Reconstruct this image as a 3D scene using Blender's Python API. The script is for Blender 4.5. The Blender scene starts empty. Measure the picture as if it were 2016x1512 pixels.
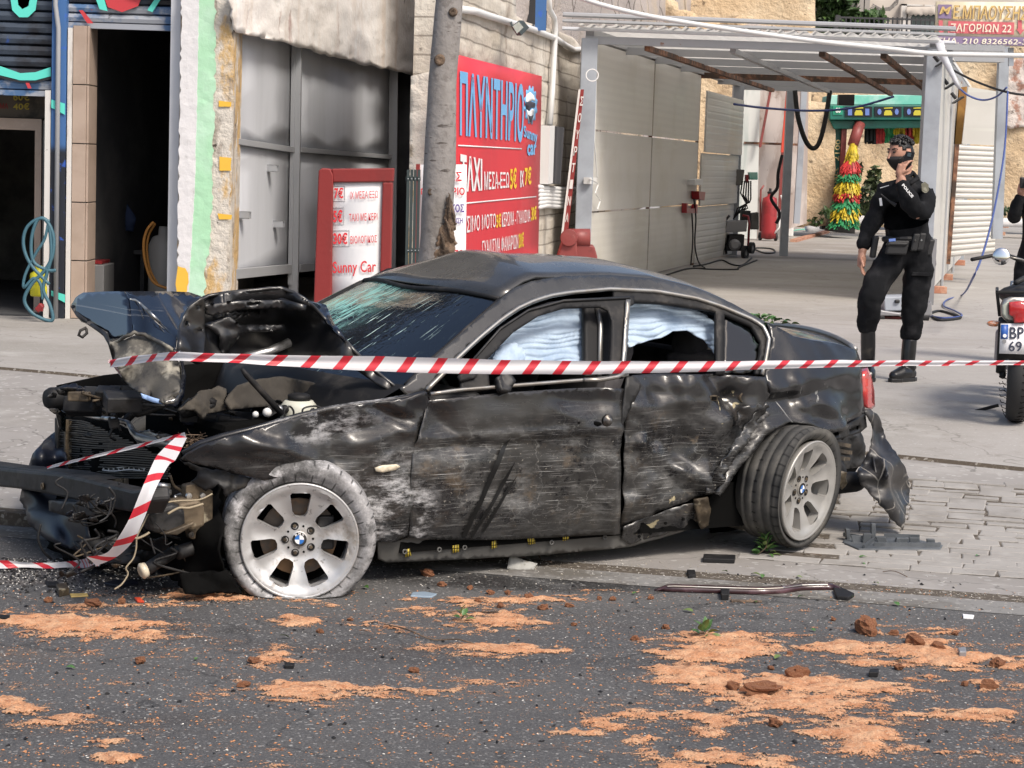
import bpy, bmesh, math, random
import numpy as np
from math import sin, cos, tan, pi, radians, sqrt, atan2, atan
from mathutils import Vector, Matrix, noise
from mathutils.geometry import delaunay_2d_cdt
random.seed(7); RNG = np.random.default_rng(7)
scene = bpy.context.scene
COL = scene.collection

# ------------------------------------------------------------------ camera
FPX, PITCH, ROLL, CAMH = 4130.0, atan(436/4130), radians(1.85), 1.8
CAM = np.array([0, 0, CAMH])
_F = np.array([0, cos(PITCH), -sin(PITCH)]); _r0 = np.array([1., 0, 0]); _u0 = np.array([0, sin(PITCH), cos(PITCH)])
_R = cos(ROLL)*_r0 + sin(ROLL)*_u0; _U = -sin(ROLL)*_r0 + cos(ROLL)*_u0
cam = bpy.data.cameras.new('camera'); camo = bpy.data.objects.new('camera', cam); COL.objects.link(camo)
cam.sensor_width = 36; cam.lens = FPX/2016*36; cam.clip_start = .1; cam.clip_end = 1500
m = Matrix.Identity(4)
for i in range(3):
    m[i][0], m[i][1], m[i][2], m[i][3] = _R[i], _U[i], -_F[i], CAM[i]
camo.matrix_world = m
scene.camera = camo

# ------------------------------------------------------------------ light
SUN_EL, SUN_AZ = radians(50), radians(141)      # azimuth clockwise from +Y (away from the camera)
w = bpy.data.worlds.new('World'); scene.world = w; w.use_nodes = True
nt = w.node_tree; bg = nt.nodes['Background']; sky = nt.nodes.new('ShaderNodeTexSky'); sky.sky_type = 'NISHITA'
sky.sun_disc = False; sky.sun_elevation = SUN_EL; sky.sun_rotation = SUN_AZ; sky.dust_density = 4.0; sky.air_density = 1.0; sky.ozone_density = .6
nt.links.new(sky.outputs[0], bg.inputs[0]); bg.inputs[1].default_value = .125
sl = bpy.data.lights.new('sun', 'SUN'); so = bpy.data.objects.new('sun', sl); COL.objects.link(so)
sl.energy = 2.1; sl.angle = radians(15); sl.color = (1, .93, .84)
sd = Vector((sin(SUN_AZ)*cos(SUN_EL), cos(SUN_AZ)*cos(SUN_EL), sin(SUN_EL)))
so.rotation_euler = sd.to_track_quat('Z', 'Y').to_euler(); so.location = (0, 0, 30)
scene.view_settings.view_transform = 'Standard'; scene.view_settings.look = 'None'
scene.view_settings.gamma = 1; scene.view_settings.exposure = .58
scene.render.resolution_x = 1024; scene.render.resolution_y = 768
scene.cycles.max_bounces = 8; scene.cycles.transparent_max_bounces = 16; scene.cycles.use_denoising = True

# ------------------------------------------------------------------ measuring: a pixel of the photo to a point in the place
def ray(u, v): return _F + (u-1008)/FPX*_R - (v-756)/FPX*_U
def proj(q):
    d = np.asarray(q, float) - CAM; w_ = d @ _F
    return 1008+FPX*(d @ _R)/w_, 756-FPX*(d @ _U)/w_
def smooth(x, a, b):
    t = np.clip((x-a)/(b-a), 0, 1); return t*t*(3-2*t)
GH = .28
def gh(x, y): return GH*smooth(y, 9.7, 15.2)
def G(u, v, up=0.):
    d = ray(u, v); z = 0.
    for _ in range(12):
        q = CAM + d*(z-CAMH)/d[2]; z = gh(q[0], q[1])+up
    return Vector(q)
def PY(u, v, Y): d = ray(u, v); return Vector(CAM + d*Y/d[1])
def PV(p0, dr, off=0.):
    """vertical plane through p0 (x,y) along dr (x,y), moved off towards the camera's right"""
    n = np.array([dr[1], -dr[0], 0.]); n /= np.linalg.norm(n); p = np.array([p0[0], p0[1], 0.])+n*off
    def fn(u, v):
        d = ray(u, v); return Vector(CAM + d*((p-CAM) @ n)/(d @ n))
    fn.n = Vector(n); return fn
def YP(Y):
    fn = lambda u, v: PY(u, v, Y)
    fn.n = Vector((0, -1, 0)); return fn

# car frame: a along the car from front axle to tail, b from near flank inwards, z up
CO = np.array([-.8458, 8.4972, 0.]); CTH = radians(32)
EA = np.array([cos(CTH), sin(CTH), 0]); EB = np.array([-sin(CTH), cos(CTH), 0])
def W(a, b, z): return Vector(CO + a*EA + b*EB + np.array([0, 0, z]))
def CB(u, v, b):
    d = ray(u, v); return Vector(CAM + d*((b-(CAM-CO) @ EB)/(d @ EB)))
def CA(u, v, a):
    d = ray(u, v); return Vector(CAM + d*((a-(CAM-CO) @ EA)/(d @ EA)))
def car(q): q = np.asarray(q)-CO; return q @ EA, q @ EB, q[2]
_PZ = [0, .15, .3, .5, .7, .82, .9, 1.0, 1.1, 1.2, 1.28, 1.34, 1.45]
_PB = [.10, .06, .02, 0, .0, .015, .05, .11, .17, .235, .30, .37, .52]
def bside(a, z):
    b = float(np.interp(z, _PZ, _PB))
    if a < -.1: b += .22*((-.1-a)/.6)**2
    if a > 2.5: b += .15*(min(a-2.5, 1.)/.6)**2
    return b
def CS(off=0., extra=None):
    def fn(u, v):
        b = .05
        for _ in range(24):
            q = CB(u, v, b); a, _b, z = car(q); b = .5*b+.5*(bside(a, z)+off+(extra(a, z) if extra else 0))
        return CB(u, v, b)
    fn.n = Vector(-EB); return fn
def CI(ctrl, power=2.5):
    """inward distance b blended from control points (u, v, b)"""
    c = np.array(ctrl, float)
    def fn(u, v):
        d2 = (c[:, 0]-u)**2+(c[:, 1]-v)**2+1.; w_ = d2**(-power/2)
        return CB(u, v, float((w_*c[:, 2]).sum()/w_.sum()))
    fn.n = Vector(-EB); return fn
def CAI(ctrl, power=2.5):
    c = np.array(ctrl, float)
    def fn(u, v):
        d2 = (c[:, 0]-u)**2+(c[:, 1]-v)**2+1.; w_ = d2**(-power/2)
        return CA(u, v, float((w_*c[:, 2]).sum()/w_.sum()))
    fn.n = Vector(-EA); return fn

# ------------------------------------------------------------------ objects
ROOT = {}
def thing(name, label, cat, loc, group=None):
    o = bpy.data.objects.new(name, None); COL.objects.link(o); o.empty_display_size = .1
    o.location = loc; o['label'] = label; o['category'] = cat
    if group: o['group'] = group
    ROOT[o.name] = Vector(loc); return o
def tag(o, label=None, cat=None, group=None, kind=None):
    if label: o['label'] = label
    if cat: o['category'] = cat
    if group: o['group'] = group
    if kind: o['kind'] = kind
    return o
def rootloc(p):
    v = Vector((0, 0, 0))
    while p is not None: v += Vector(p.location); p = p.parent
    return v
class MB:
    def __init__(s): s.v = []; s.f = []; s.uv = []
    def add(s, vs, fs, uvs=None):
        n = len(s.v); s.v += [tuple(p) for p in vs]; s.f += [tuple(i+n for i in f) for f in fs]
        s.uv += [tuple(t) for t in uvs] if uvs else [(0, 0)]*len(vs); return s
    def obox(s, c, x, y, z):
        c, x, y, z = map(Vector, (c, x, y, z))
        vs = [c+i*x+j*y+k*z for i in (-1, 1) for j in (-1, 1) for k in (-1, 1)]
        return s.add(vs, [(0, 1, 3, 2), (4, 6, 7, 5), (0, 4, 5, 1), (2, 3, 7, 6), (0, 2, 6, 4), (1, 5, 7, 3)])
    def box(s, x0, x1, y0, y1, z0, z1):
        return s.obox(((x0+x1)/2, (y0+y1)/2, (z0+z1)/2), ((x1-x0)/2, 0, 0), (0, (y1-y0)/2, 0), (0, 0, (z1-z0)/2))
    def bar(s, p, q, w_, h, up=(0, 0, 1)):
        p, q = Vector(p), Vector(q); d = (q-p); L = d.length
        if L < 1e-6: return s
        d /= L; x = d.cross(Vector(up))
        if x.length < 1e-4: x = d.cross(Vector((1, 0, 0)))
        x.normalize(); y = x.cross(d)
        return s.obox((p+q)/2, x*w_/2, d*L/2, y*h/2)
    def tube(s, pts, r, n=8, cap=True):
        pts = [Vector(p) for p in pts]; m_ = len(pts); rs = r if isinstance(r, (list, tuple)) else [r]*m_
        vs = []; fs = []; x = None; acc = 0; uvs = []
        for i, p in enumerate(pts):
            t = (pts[min(i+1, m_-1)]-pts[max(i-1, 0)])
            if t.length < 1e-9: t = Vector((0, 0, 1))
            t.normalize()
            if x is None: x = t.orthogonal().normalized()
            x = x-t*x.dot(t)
            if x.length < 1e-6: x = t.orthogonal()
            x.normalize(); y = t.cross(x)
            if i: acc += (p-pts[i-1]).length
            for k in range(n):
                a = 2*pi*k/n; vs.append(p+(x*cos(a)+y*sin(a))*rs[i]); uvs.append((k/n, acc))
        for i in range(m_-1):
            for k in range(n):
                k2 = (k+1) % n; fs.append((i*n+k, i*n+k2, (i+1)*n+k2, (i+1)*n+k))
        if cap: fs += [tuple(range(n-1, -1, -1)), tuple((m_-1)*n+k for k in range(n))]
        return s.add(vs, fs, uvs)
    def lathe(s, c, axis, prof, n=24, up=(0, 0, 1), closed=False, cap=True):
        """prof: (radius, along axis)"""
        c, ax = Vector(c), Vector(axis).normalized(); x = Vector(up)-ax*Vector(up).dot(ax)
        if x.length < 1e-4: x = ax.orthogonal()
        x.normalize(); y = ax.cross(x); m_ = len(prof); vs = []; fs = []; uvs = []
        for j, (r, h) in enumerate(prof):
            for k in range(n):
                a = 2*pi*k/n; vs.append(c+ax*h+(x*cos(a)+y*sin(a))*r); uvs.append((k/n, h))
        for j in range(m_-1 if not closed else m_):
            j2 = (j+1) % m_
            for k in range(n):
                k2 = (k+1) % n; fs.append((j*n+k, j*n+k2, j2*n+k2, j2*n+k))
        if not closed and cap:
            if prof[0][0] > 1e-5: fs.append(tuple(range(n-1, -1, -1)))
            if prof[-1][0] > 1e-5: fs.append(tuple((m_-1)*n+k for k in range(n)))
        return s.add(vs, fs, uvs)
    def grid(s, P, uvs=None, wrap=False):
        nu, nv = len(P), len(P[0]); fs = []
        for i in range(nu-1):
            for j in range(nv-1): fs.append((i*nv+j, (i+1)*nv+j, (i+1)*nv+j+1, i*nv+j+1))
        return s.add([p for r in P for p in r], fs, [t for r in uvs for t in r] if uvs else None)
    def prism(s, poly, vec):
        vec = Vector(vec); n = len(poly); vs = [Vector(p) for p in poly]; vs += [p+vec for p in vs]
        fs = [tuple(range(n)), tuple(range(2*n-1, n-1, -1))]+[(i, i+n, (i+1) % n+n, (i+1) % n) for i in range(n)]
        return s.add(vs, fs)
    def ball(s, c, r, nu=10, nv=7, sq=(1, 1, 1), jit=0, seed=0):
        c = Vector(c); vs = []; fs = []
        for j in range(nv+1):
            t = pi*j/nv
            for i in range(nu):
                a = 2*pi*i/nu; d = Vector((sin(t)*cos(a), sin(t)*sin(a), cos(t)))
                k = 1+jit*noise.noise(d*1.7+Vector((seed*3.1, seed, 0)))
                vs.append(c+Vector((d.x*sq[0], d.y*sq[1], d.z*sq[2]))*r*k)
        for j in range(nv):
            for i in range(nu):
                i2 = (i+1) % nu; fs.append((j*nu+i, (j+1)*nu+i, (j+1)*nu+i2, j*nu+i2))
        return s.add(vs, fs)
    def build(s, name, mat, parent=None, smooth=False, bevel=0, solid=0, sub=0, fixn=True):
        me = bpy.data.meshes.new(name); L = rootloc(parent)
        V_ = np.array(s.v, float).reshape(-1, 3)-np.array(L)
        me.from_pydata(V_.tolist(), [], s.f)
        if any(t != (0, 0) for t in s.uv[:50]) or len(s.uv) > 50:
            ul = me.uv_layers.new(name='UVMap'); li = np.zeros(len(me.loops), dtype=np.int32)
            me.loops.foreach_get('vertex_index', li); uvv = np.array(s.uv, np.float32)[li]
            ul.data.foreach_set('uv', uvv.ravel())
        if fixn:
            bm = bmesh.new(); bm.from_mesh(me); bmesh.ops.remove_doubles(bm, verts=bm.verts, dist=1e-6)
            bmesh.ops.recalc_face_normals(bm, faces=bm.faces); bm.to_mesh(me); bm.free()
        me.materials.append(mat)
        if smooth: me.polygons.foreach_set('use_smooth', [True]*len(me.polygons))
        me.update()
        o = bpy.data.objects.new(name, me); COL.objects.link(o); o.parent = parent
        if bevel:
            md = o.modifiers.new('bevel', 'BEVEL'); md.width = bevel; md.segments = 2; md.limit_method = 'ANGLE'; md.angle_limit = radians(40)
        if solid:
            md = o.modifiers.new('thick', 'SOLIDIFY'); md.thickness = solid; md.offset = -1
        if sub:
            md = o.modifiers.new('sub', 'SUBSURF'); md.levels = sub; md.render_levels = sub
        return o
def copy_tree(o, parent=None, delta=None):
    c = o.copy(); COL.objects.link(c); c.parent = parent
    if delta is not None: c.location = Vector(o.location)+Vector(delta)
    for ch in list(o.children): copy_tree(ch, c)
    return c

def inside(pt, poly):
    x, y = pt; c = False; n = len(poly); j = n-1
    for i in range(n):
        xi, yi = poly[i]; xj, yj = poly[j]
        if (yi > y) != (yj > y) and x < (xj-xi)*(y-yi)/(yj-yi)+xi: c = not c
        j = i
    return c
def resample(poly, step, jag=0, closed=True):
    out = []; n = len(poly)
    for i in range(n if closed else n-1):
        p, q = poly[i], poly[(i+1) % n]; L = math.hypot(q[0]-p[0], q[1]-p[1]); k = max(1, int(round(L/step)))
        for t in range(k):
            f = t/k; x, y = p[0]+(q[0]-p[0])*f, p[1]+(q[1]-p[1])*f
            if jag and L > 0: 
                j_ = random.uniform(-jag, jag); x += -(q[1]-p[1])/L*j_; y += (q[0]-p[0])/L*j_
            out.append((x, y))
    if not closed: out.append(tuple(poly[-1]))
    return out
def tri2d(outline, step, holes=(), jag=0):
    ol = resample(outline, step, jag); pts = list(ol); edges = [(i, (i+1) % len(ol)) for i in range(len(ol))]
    for h in holes:
        hh = resample(h, step); n0 = len(pts); pts += hh; edges += [(n0+i, n0+(i+1) % len(hh)) for i in range(len(hh))]
    xs = [p[0] for p in ol]; ys = [p[1] for p in ol]; nb = len(pts)
    x = min(xs)+step/2; row = 0
    arr = np.array(pts)
    while x < max(xs):
        y = min(ys)+(step/2 if row % 2 else step)
        while y < max(ys):
            px, py = x+random.uniform(-.15, .15)*step, y+random.uniform(-.15, .15)*step
            if inside((px, py), ol) and not any(inside((px, py), h) for h in holes):
                if ((arr[:, 0]-px)**2+(arr[:, 1]-py)**2).min() > (.45*step)**2: pts.append((px, py))
            y += step
        x += step*.87; row += 1
    vs, es, fs, *_ = delaunay_2d_cdt([Vector(p) for p in pts], edges, [], 1 if not holes else 0, 1e-4)
    out = []
    for f in fs:
        c = (sum(vs[i][0] for i in f)/len(f), sum(vs[i][1] for i in f)/len(f))
        if inside(c, ol) and not any(inside(c, h) for h in holes): out.append(tuple(f))
    return [(p[0], p[1]) for p in vs], out
def sheet(name, outline, fn, mat, parent=None, step=14, jag=0, disp=0, dscale=6, octv=3, thick=.004, holes=(), smooth=True, uvcar=False, dent=None, dirv=None, ridge=0, split=0):
    """a surface bounded by an outline, laid on fn, crumpled by noise"""
    p2, fs = tri2d(outline, step, holes, jag); n = dirv if dirv is not None else fn.n; vs = []; uvs = []
    for (u, v) in p2:
        q = fn(u, v)
        if disp: q = q + n*disp*noise.fractal(q*dscale, 1., 2., octv)
        if ridge: r_ = noise.noise(q*3.1+Vector((5, 1, 2))); r2 = noise.noise(q*7.3); q = q + n*ridge*((1-2.6*abs(r_))+.5*(1-2.6*abs(r2)))
        if dent: q = q + n*dent(u, v)
        vs.append(q); a, b, z = car(q) if uvcar else (u/100, v/100, 0); uvs.append((a, z) if uvcar else (a, b))
    me = MB().add(vs, fs, uvs)
    o = me.build(name, mat, parent, smooth=smooth)
    if split: md = o.modifiers.new('crease', 'EDGE_SPLIT'); md.split_angle = radians(split)
    if thick:
        # thickness goes away from the viewer side n
        md = o.modifiers.new('thick', 'SOLIDIFY'); md.thickness = thick; md.offset = 0
    return o
def textq(body, TL, TR, BL, BR, mat, parent, name='lettering', bold=0., lift=0., depth=.002, italic=0.):
    """lettering stretched over a quad given by its corners in the place"""
    cu = bpy.data.curves.new('letters', 'FONT'); cu.body = body; cu.offset = bold; cu.resolution_u = 3; cu.shear = italic
    cu.space_character = 1.04
    to = bpy.data.objects.new('letters', cu); COL.objects.link(to)
    dg = bpy.context.evaluated_depsgraph_get(); me = bpy.data.meshes.new_from_object(to.evaluated_get(dg))
    bpy.data.objects.remove(to); bpy.data.curves.remove(cu)
    co = np.array([v.co for v in me.vertices]); fs = [tuple(p.vertices) for p in me.polygons]; bpy.data.meshes.remove(me)
    lo = co.min(0); hi = co.max(0); t = (co-lo)/np.maximum(hi-lo, 1e-6)
    TL, TR, BL, BR = map(Vector, (TL, TR, BL, BR)); nrm = (TR-TL).cross(BL-TL).normalized()
    if nrm.dot(Vector(CAM)-TL) < 0: nrm = -nrm
    vs = []
    for x, y, _ in t:
        q = (BL*(1-x)+BR*x)*(1-y)+(TL*(1-x)+TR*x)*y; vs.append(q+nrm*lift)
    o = MB().add(vs, fs).build(name, mat, parent)
    return o
def textp(body, u0, v0, u1, v1, fn, mat, parent, sl0=0, sl1=0, **k):
    """lettering over a pixel rectangle of the photo, its top sloping by sl0 and its foot by sl1"""
    return textq(body, fn(u0, v0), fn(u1, v0+sl0), fn(u0, v1), fn(u1, v1+sl1), mat, parent, **k)

# ------------------------------------------------------------------ materials
class NT:
    def __init__(s, name):
        s.m = bpy.data.materials.new(name); s.m.use_nodes = True; s.t = s.m.node_tree; s.t.nodes.clear()
        s.out = s.n('ShaderNodeOutputMaterial')
    def n(s, ty, **kw):
        nd = s.t.nodes.new(ty)
        for k, v in kw.items():
            if hasattr(nd, k) and not k.startswith('i_'): setattr(nd, k, v)
        return nd
    def l(s, a, b): s.t.links.new(a, b)
    def val(s, sock, v):
        if hasattr(v, 'is_output') or isinstance(v, bpy.types.NodeSocket): s.l(v, sock)
        else: sock.default_value = v
    def math(s, op, a, b=0., clamp=False):
        nd = s.n('ShaderNodeMath', operation=op); nd.use_clamp = clamp; s.val(nd.inputs[0], a); s.val(nd.inputs[1], b); return nd.outputs[0]
    def mix(s, f, a, b):
        nd = s.n('ShaderNodeMix', data_type='RGBA'); s.val(nd.inputs[0], f)
        for k, v in ((6, a), (7, b)): s.val(nd.inputs[k], v if isinstance(v, bpy.types.NodeSocket) else (*v, 1))
        return nd.outputs[2]
    def mixf(s, f, a, b):
        nd = s.n('ShaderNodeMix', data_type='FLOAT'); s.val(nd.inputs[0], f); s.val(nd.inputs[2], a); s.val(nd.inputs[3], b); return nd.outputs[0]
    def ramp(s, f, lo, hi):
        nd = s.n('ShaderNodeMapRange'); nd.interpolation_type = 'SMOOTHSTEP'; s.l(f, nd.inputs[0]); nd.inputs[1].default_value = lo; nd.inputs[2].default_value = hi; return nd.outputs[0]
    def coord(s, kind='Object', st=(1, 1, 1), rot=(0, 0, 0), off=(0, 0, 0)):
        if kind == 'World': g = s.n('ShaderNodeNewGeometry').outputs['Position']
        else: g = s.n('ShaderNodeTexCoord').outputs[kind]
        mp = s.n('ShaderNodeMapping'); s.l(g, mp.inputs[0]); mp.inputs[1].default_value = off; mp.inputs[2].default_value = rot; mp.inputs[3].default_value = st
        return mp.outputs[0]
    def noise(s, vec, scale, det=4, rough=.6, dist=0):
        nd = s.n('ShaderNodeTexNoise'); s.l(vec, nd.inputs['Vector']); nd.inputs['Scale'].default_value = scale
        nd.inputs['Detail'].default_value = det; nd.inputs['Roughness'].default_value = rough; nd.inputs['Distortion'].default_value = dist; return nd.outputs[0]
    def vor(s, vec, scale, feature='F1', out='Distance', rnd=1):
        nd = s.n('ShaderNodeTexVoronoi', feature=feature); s.l(vec, nd.inputs['Vector']); nd.inputs['Scale'].default_value = scale
        nd.inputs['Randomness'].default_value = rnd; return nd.outputs[out]
def M(name, col, rough=.6, metal=0., layers=(), bump=0., bscale=40., bdet=5, co='Object', coat=0., spec=.5, bdist=.004, trans=0., alpha=None, extra=None):
    s = NT(name); p = s.n('ShaderNodeBsdfPrincipled'); s.l(p.outputs[0], s.out.inputs[0])
    c = tuple(col); r = rough
    for L in layers:
        st = L.get('st', (1, 1, 1)); vec = s.coord(L.get('co', co), st, L.get('rot', (0, 0, 0)), L.get('off', (0, 0, 0)))
        kind = L.get('k', 'noise')
        if kind == 'noise': f = s.noise(vec, L.get('s', 5), L.get('det', 5), L.get('rg', .62), L.get('dist', 0))
        elif kind == 'vor': f = s.vor(vec, L.get('s', 5))
        elif kind == 'cell': f = s.n('ShaderNodeSeparateColor'); s.l(s.vor(vec, L.get('s', 5), out='Color'), f.inputs[0]); f = f.outputs[0]
        elif kind == 'edge': f = s.vor(vec, L.get('s', 5), 'DISTANCE_TO_EDGE')
        elif kind == 'iso': f = s.math('ABSOLUTE', s.math('SUBTRACT', s.noise(vec, L.get('s', 5), L.get('det', 3), .5), .5))
        elif kind == 'wave':
            nd = s.n('ShaderNodeTexWave'); s.l(vec, nd.inputs['Vector']); nd.inputs['Scale'].default_value = L.get('s', 5); nd.bands_direction = L.get('dir', 'X')
            nd.inputs['Distortion'].default_value = L.get('dist', 0); f = nd.outputs[1]
        f = s.ramp(f, L.get('lo', .45), L.get('hi', .6))
        if 'zone' in L:
            zv = s.coord(L.get('zco', L.get('co', co))); tot = None
            for (cx, cy, cz, rx, ry, rz) in L['zone']:
                a = s.n('ShaderNodeVectorMath', operation='SUBTRACT'); s.l(zv, a.inputs[0]); a.inputs[1].default_value = (cx, cy, cz)
                b = s.n('ShaderNodeVectorMath', operation='DIVIDE'); s.l(a.outputs[0], b.inputs[0]); b.inputs[1].default_value = (rx, ry, rz)
                ln = s.n('ShaderNodeVectorMath', operation='LENGTH'); s.l(b.outputs[0], ln.inputs[0]); q = s.ramp(ln.outputs['Value'], 1.0, L.get('zsoft', .35))
                tot = q if tot is None else s.math('MAXIMUM', tot, q)
            f = s.math('MULTIPLY', f, tot)
        f = s.math('MULTIPLY', f, L.get('f', 1.))
        c = s.mix(f, c, L['c'])
        if 'rough' in L: r = s.mixf(f, r, L['rough'])
    if isinstance(c, tuple): p.inputs['Base Color'].default_value = (*c, 1)
    else: s.l(c, p.inputs['Base Color'])
    s.val(p.inputs['Roughness'], r); p.inputs['Metallic'].default_value = metal; p.inputs['Coat Weight'].default_value = coat; p.inputs['Coat Roughness'].default_value = .06
    p.inputs['Specular IOR Level'].default_value = spec; p.inputs['Transmission Weight'].default_value = trans
    if alpha is not None: p.inputs['Alpha'].default_value = alpha
    if bump:
        b = s.n('ShaderNodeBump'); b.inputs['Strength'].default_value = bump; b.inputs['Distance'].default_value = bdist
        s.l(s.noise(s.coord(co), bscale, bdet), b.inputs['Height']); s.l(b.outputs[0], p.inputs['Normal'])
    if extra: extra(s, p)
    return s.m
# ------------------------------------------------------------------ materials of the setting
GREY = lambda g, w=0: (g*(1+w), g, g*(1-w))
m_asphalt = M('asphalt', (.066, .065, .066), .85, bump=.9, bscale=95, bdist=.006, co='World', layers=[
    dict(c=(.17, .12, .085), s=2.6, lo=.5, hi=.8, f=.45, st=(.5, 1.6, 1)), dict(c=(.088, .086, .084), s=.55, lo=.42, hi=.66, f=.7), dict(c=(.028, .028, .03), s=1.3, det=7, lo=.48, hi=.74, f=.75, st=(.5, 1.6, 1)), dict(c=(.12, .118, .112), s=.4, lo=-1, hi=-.5, f=.55, zone=[(.9, 9.0, 0, 3.2, 1.1, 9)], zsoft=.2), dict(c=(.010, .0095, .009), s=3, det=6, lo=.28, hi=.5, f=.85, rough=.35, zone=[(-1.35, 8.72, 0, .85, .5, 9), (.1, 8.9, 0, .9, .25, 9)], zsoft=.35), dict(c=(.02, .02, .02), k='iso', s=.8, lo=.006, hi=.001, f=.6),  # wet fluid stain below the wreck, with under-car darkness painted in
    dict(c=(.10, .10, .10), s=120, det=2, lo=.52, hi=.66, f=.7), dict(c=(.014, .014, .016), s=90, det=2, lo=.55, hi=.7, f=.7, off=(3, 1, 0)),
    dict(c=(.30, .295, .28), k='cell', s=120, lo=.955, hi=.975, f=.8), dict(c=(.16, .155, .15), k='cell', s=170, lo=.86, hi=.92, f=.6)])
m_gutter = M('gutter_concrete', (.20, .195, .185), .9, bump=.6, bscale=60, co='World', layers=[
    dict(c=(.10, .09, .075), s=2.2, lo=.42, hi=.62, f=.9), dict(c=(.3, .29, .27), k='cell', s=60, lo=.88, hi=.95, f=.8), dict(c=(.06, .055, .05), s=22, lo=.55, hi=.72, f=.7)])
m_dirt = M('dirt_seam', (.075, .06, .045), .95, bump=1, bscale=70, co='World', layers=[
    dict(c=(.16, .14, .11), s=30, lo=.5, hi=.7), dict(c=(.28, .26, .23), k='cell', s=70, lo=.9, hi=.95, f=.8)])
m_pave = M('pavement_concrete', (.265, .25, .235), .88, bump=.5, bscale=50, co='World', layers=[
    dict(c=(.21, .195, .175), s=.9, lo=.4, hi=.7, f=.8), dict(c=(.38, .365, .34), s=2.6, lo=.5, hi=.75, f=.6), dict(c=(.12, .105, .09), s=3.4, lo=.6, hi=.8, f=.6, st=(.6, 1.7, 1)),
    dict(c=(.05, .045, .04), k='iso', s=.9, det=5, lo=.005, hi=.0005, f=.5), dict(c=(.4, .39, .37), k='cell', s=40, lo=.92, hi=.96, f=.6), dict(c=(.09, .08, .07), s=34, lo=.62, hi=.78, f=.6)])
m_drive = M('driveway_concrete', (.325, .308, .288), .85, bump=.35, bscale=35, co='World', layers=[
    dict(c=(.245, .23, .205), s=.5, lo=.4, hi=.68, f=.8, st=(.5, 1.2, 1)), dict(c=(.42, .405, .38), s=1.7, lo=.52, hi=.74, f=.6), dict(c=(.17, .145, .115), s=1.1, lo=.62, hi=.8, f=.55, st=(.35, 1.5, 1)),
    dict(c=(.07, .06, .05), k='iso', s=.45, det=5, lo=.003, hi=.0003, f=.4), dict(c=(.11, .095, .08), s=1.5, det=8, lo=.2, hi=.5, f=.8, zone=[(4.6, 37.2, .3, 4.2, .8, 9)], zsoft=.3), dict(c=(.19, .165, .135), s=.9, det=8, lo=.3, hi=.6, f=.7, zone=[(5.5, 42, .3, 5, 5, 9)], zsoft=.5), dict(c=(.15, .13, .11), s=.7, det=8, rg=.7, lo=.58, hi=.75, f=.6, st=(.4, 1.3, 1)), dict(c=(.12, .11, .095), s=18, lo=.62, hi=.76, f=.6), dict(c=(.2, .18, .155), s=5, det=8, rg=.75, lo=.5, hi=.75, f=.7), dict(c=(.46, .44, .42), s=40, det=2, lo=.6, hi=.7, f=.5)])  # strip under the canopy: edge shading put into the colour; wider patch is dirt
m_ground = M('earth', (.16, .14, .11), .95, layers=[dict(c=(.1, .09, .07), s=.3)])
m_stone = M('paving_stone', (.31, .295, .275), .85, bump=.5, bscale=60, co='World', layers=[
    dict(c=(.22, .205, .185), s=2.2, lo=.4, hi=.68, f=.8), dict(c=(.40, .385, .36), s=7, lo=.52, hi=.75, f=.6), dict(c=(.12, .1, .085), s=28, lo=.62, hi=.76, f=.7)])

# ------------------------------------------------------------------ ground, road, pavement, driveway
K0 = np.array([-2.418, 9.867]); kd = np.array([4.631, -1.057]); kd /= np.linalg.norm(kd); kn = np.array([-kd[1], kd[0]])
def st_of(p): d = np.array([p[0], p[1]])-K0; return d @ kd, d @ kn
def xy_of(s, t): p = K0+s*kd+t*kn; return float(p[0]), float(p[1])
g1, g2 = st_of(G(1790, 905)), st_of(G(2016, 922))
def T2(s):
    return max(.9, min(6, g1[1]+(s-g1[0])*(g2[1]-g1[1])/(g2[0]-g1[0]))) if s > -1e9 else 0
T2 = lambda s: float(np.clip(g1[1]+(s-g1[0])*-.12, 2.2, 4.6))
def pz(s, t):
    x, y = xy_of(s, t); return float(gh(x, y)) + .055*float(smooth(-s, -2.6, -.9))*float(1-smooth(t, 0, 4))
SS = sorted(set([-60, -30, -16, -10]+[round(x, 2) for x in np.arange(-7, 9.01, .25)]+[12, 18, 30, 60]))
def strip(name, tf, mat, zf, structure=True):
    P = [[(*xy_of(s, t), zf(s, t)) for t in tf(s)] for s in SS]
    return tag(MB().grid(P).build(name, mat), kind='structure')
strip('road', lambda s: [-30, -14, -8]+list(np.arange(-6, -.20, .4))+[-.26], m_asphalt, lambda s, t: 0.)
strip('gutter', lambda s: [-.26, -.13, 0], m_gutter, lambda s, t: .002)
def zkerb(s, t): return pz(s, .1) if t > .03 else 0.001
kerb = strip('kerb', lambda s: [0, .029, .05, .16], m_dirt, zkerb)
pave = strip('pavement', lambda s: [.16]+list(np.linspace(.2, T2(s), 14)), m_pave, pz)
strip('drain_channel', lambda s: [T2(s), T2(s)+.02, T2(s)+.10, T2(s)+.12], m_dirt, lambda s, t: pz(s, t)-(.025 if .01 < t-T2(s) < .11 else 0))
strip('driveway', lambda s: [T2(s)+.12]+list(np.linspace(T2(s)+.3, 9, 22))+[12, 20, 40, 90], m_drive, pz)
tag(MB().grid([[(x, y, -.12) for y in (-300, -20, 0, 20, 500)] for x in (-400, -20, 20, 400)]).build('ground', m_ground), kind='structure')
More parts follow.
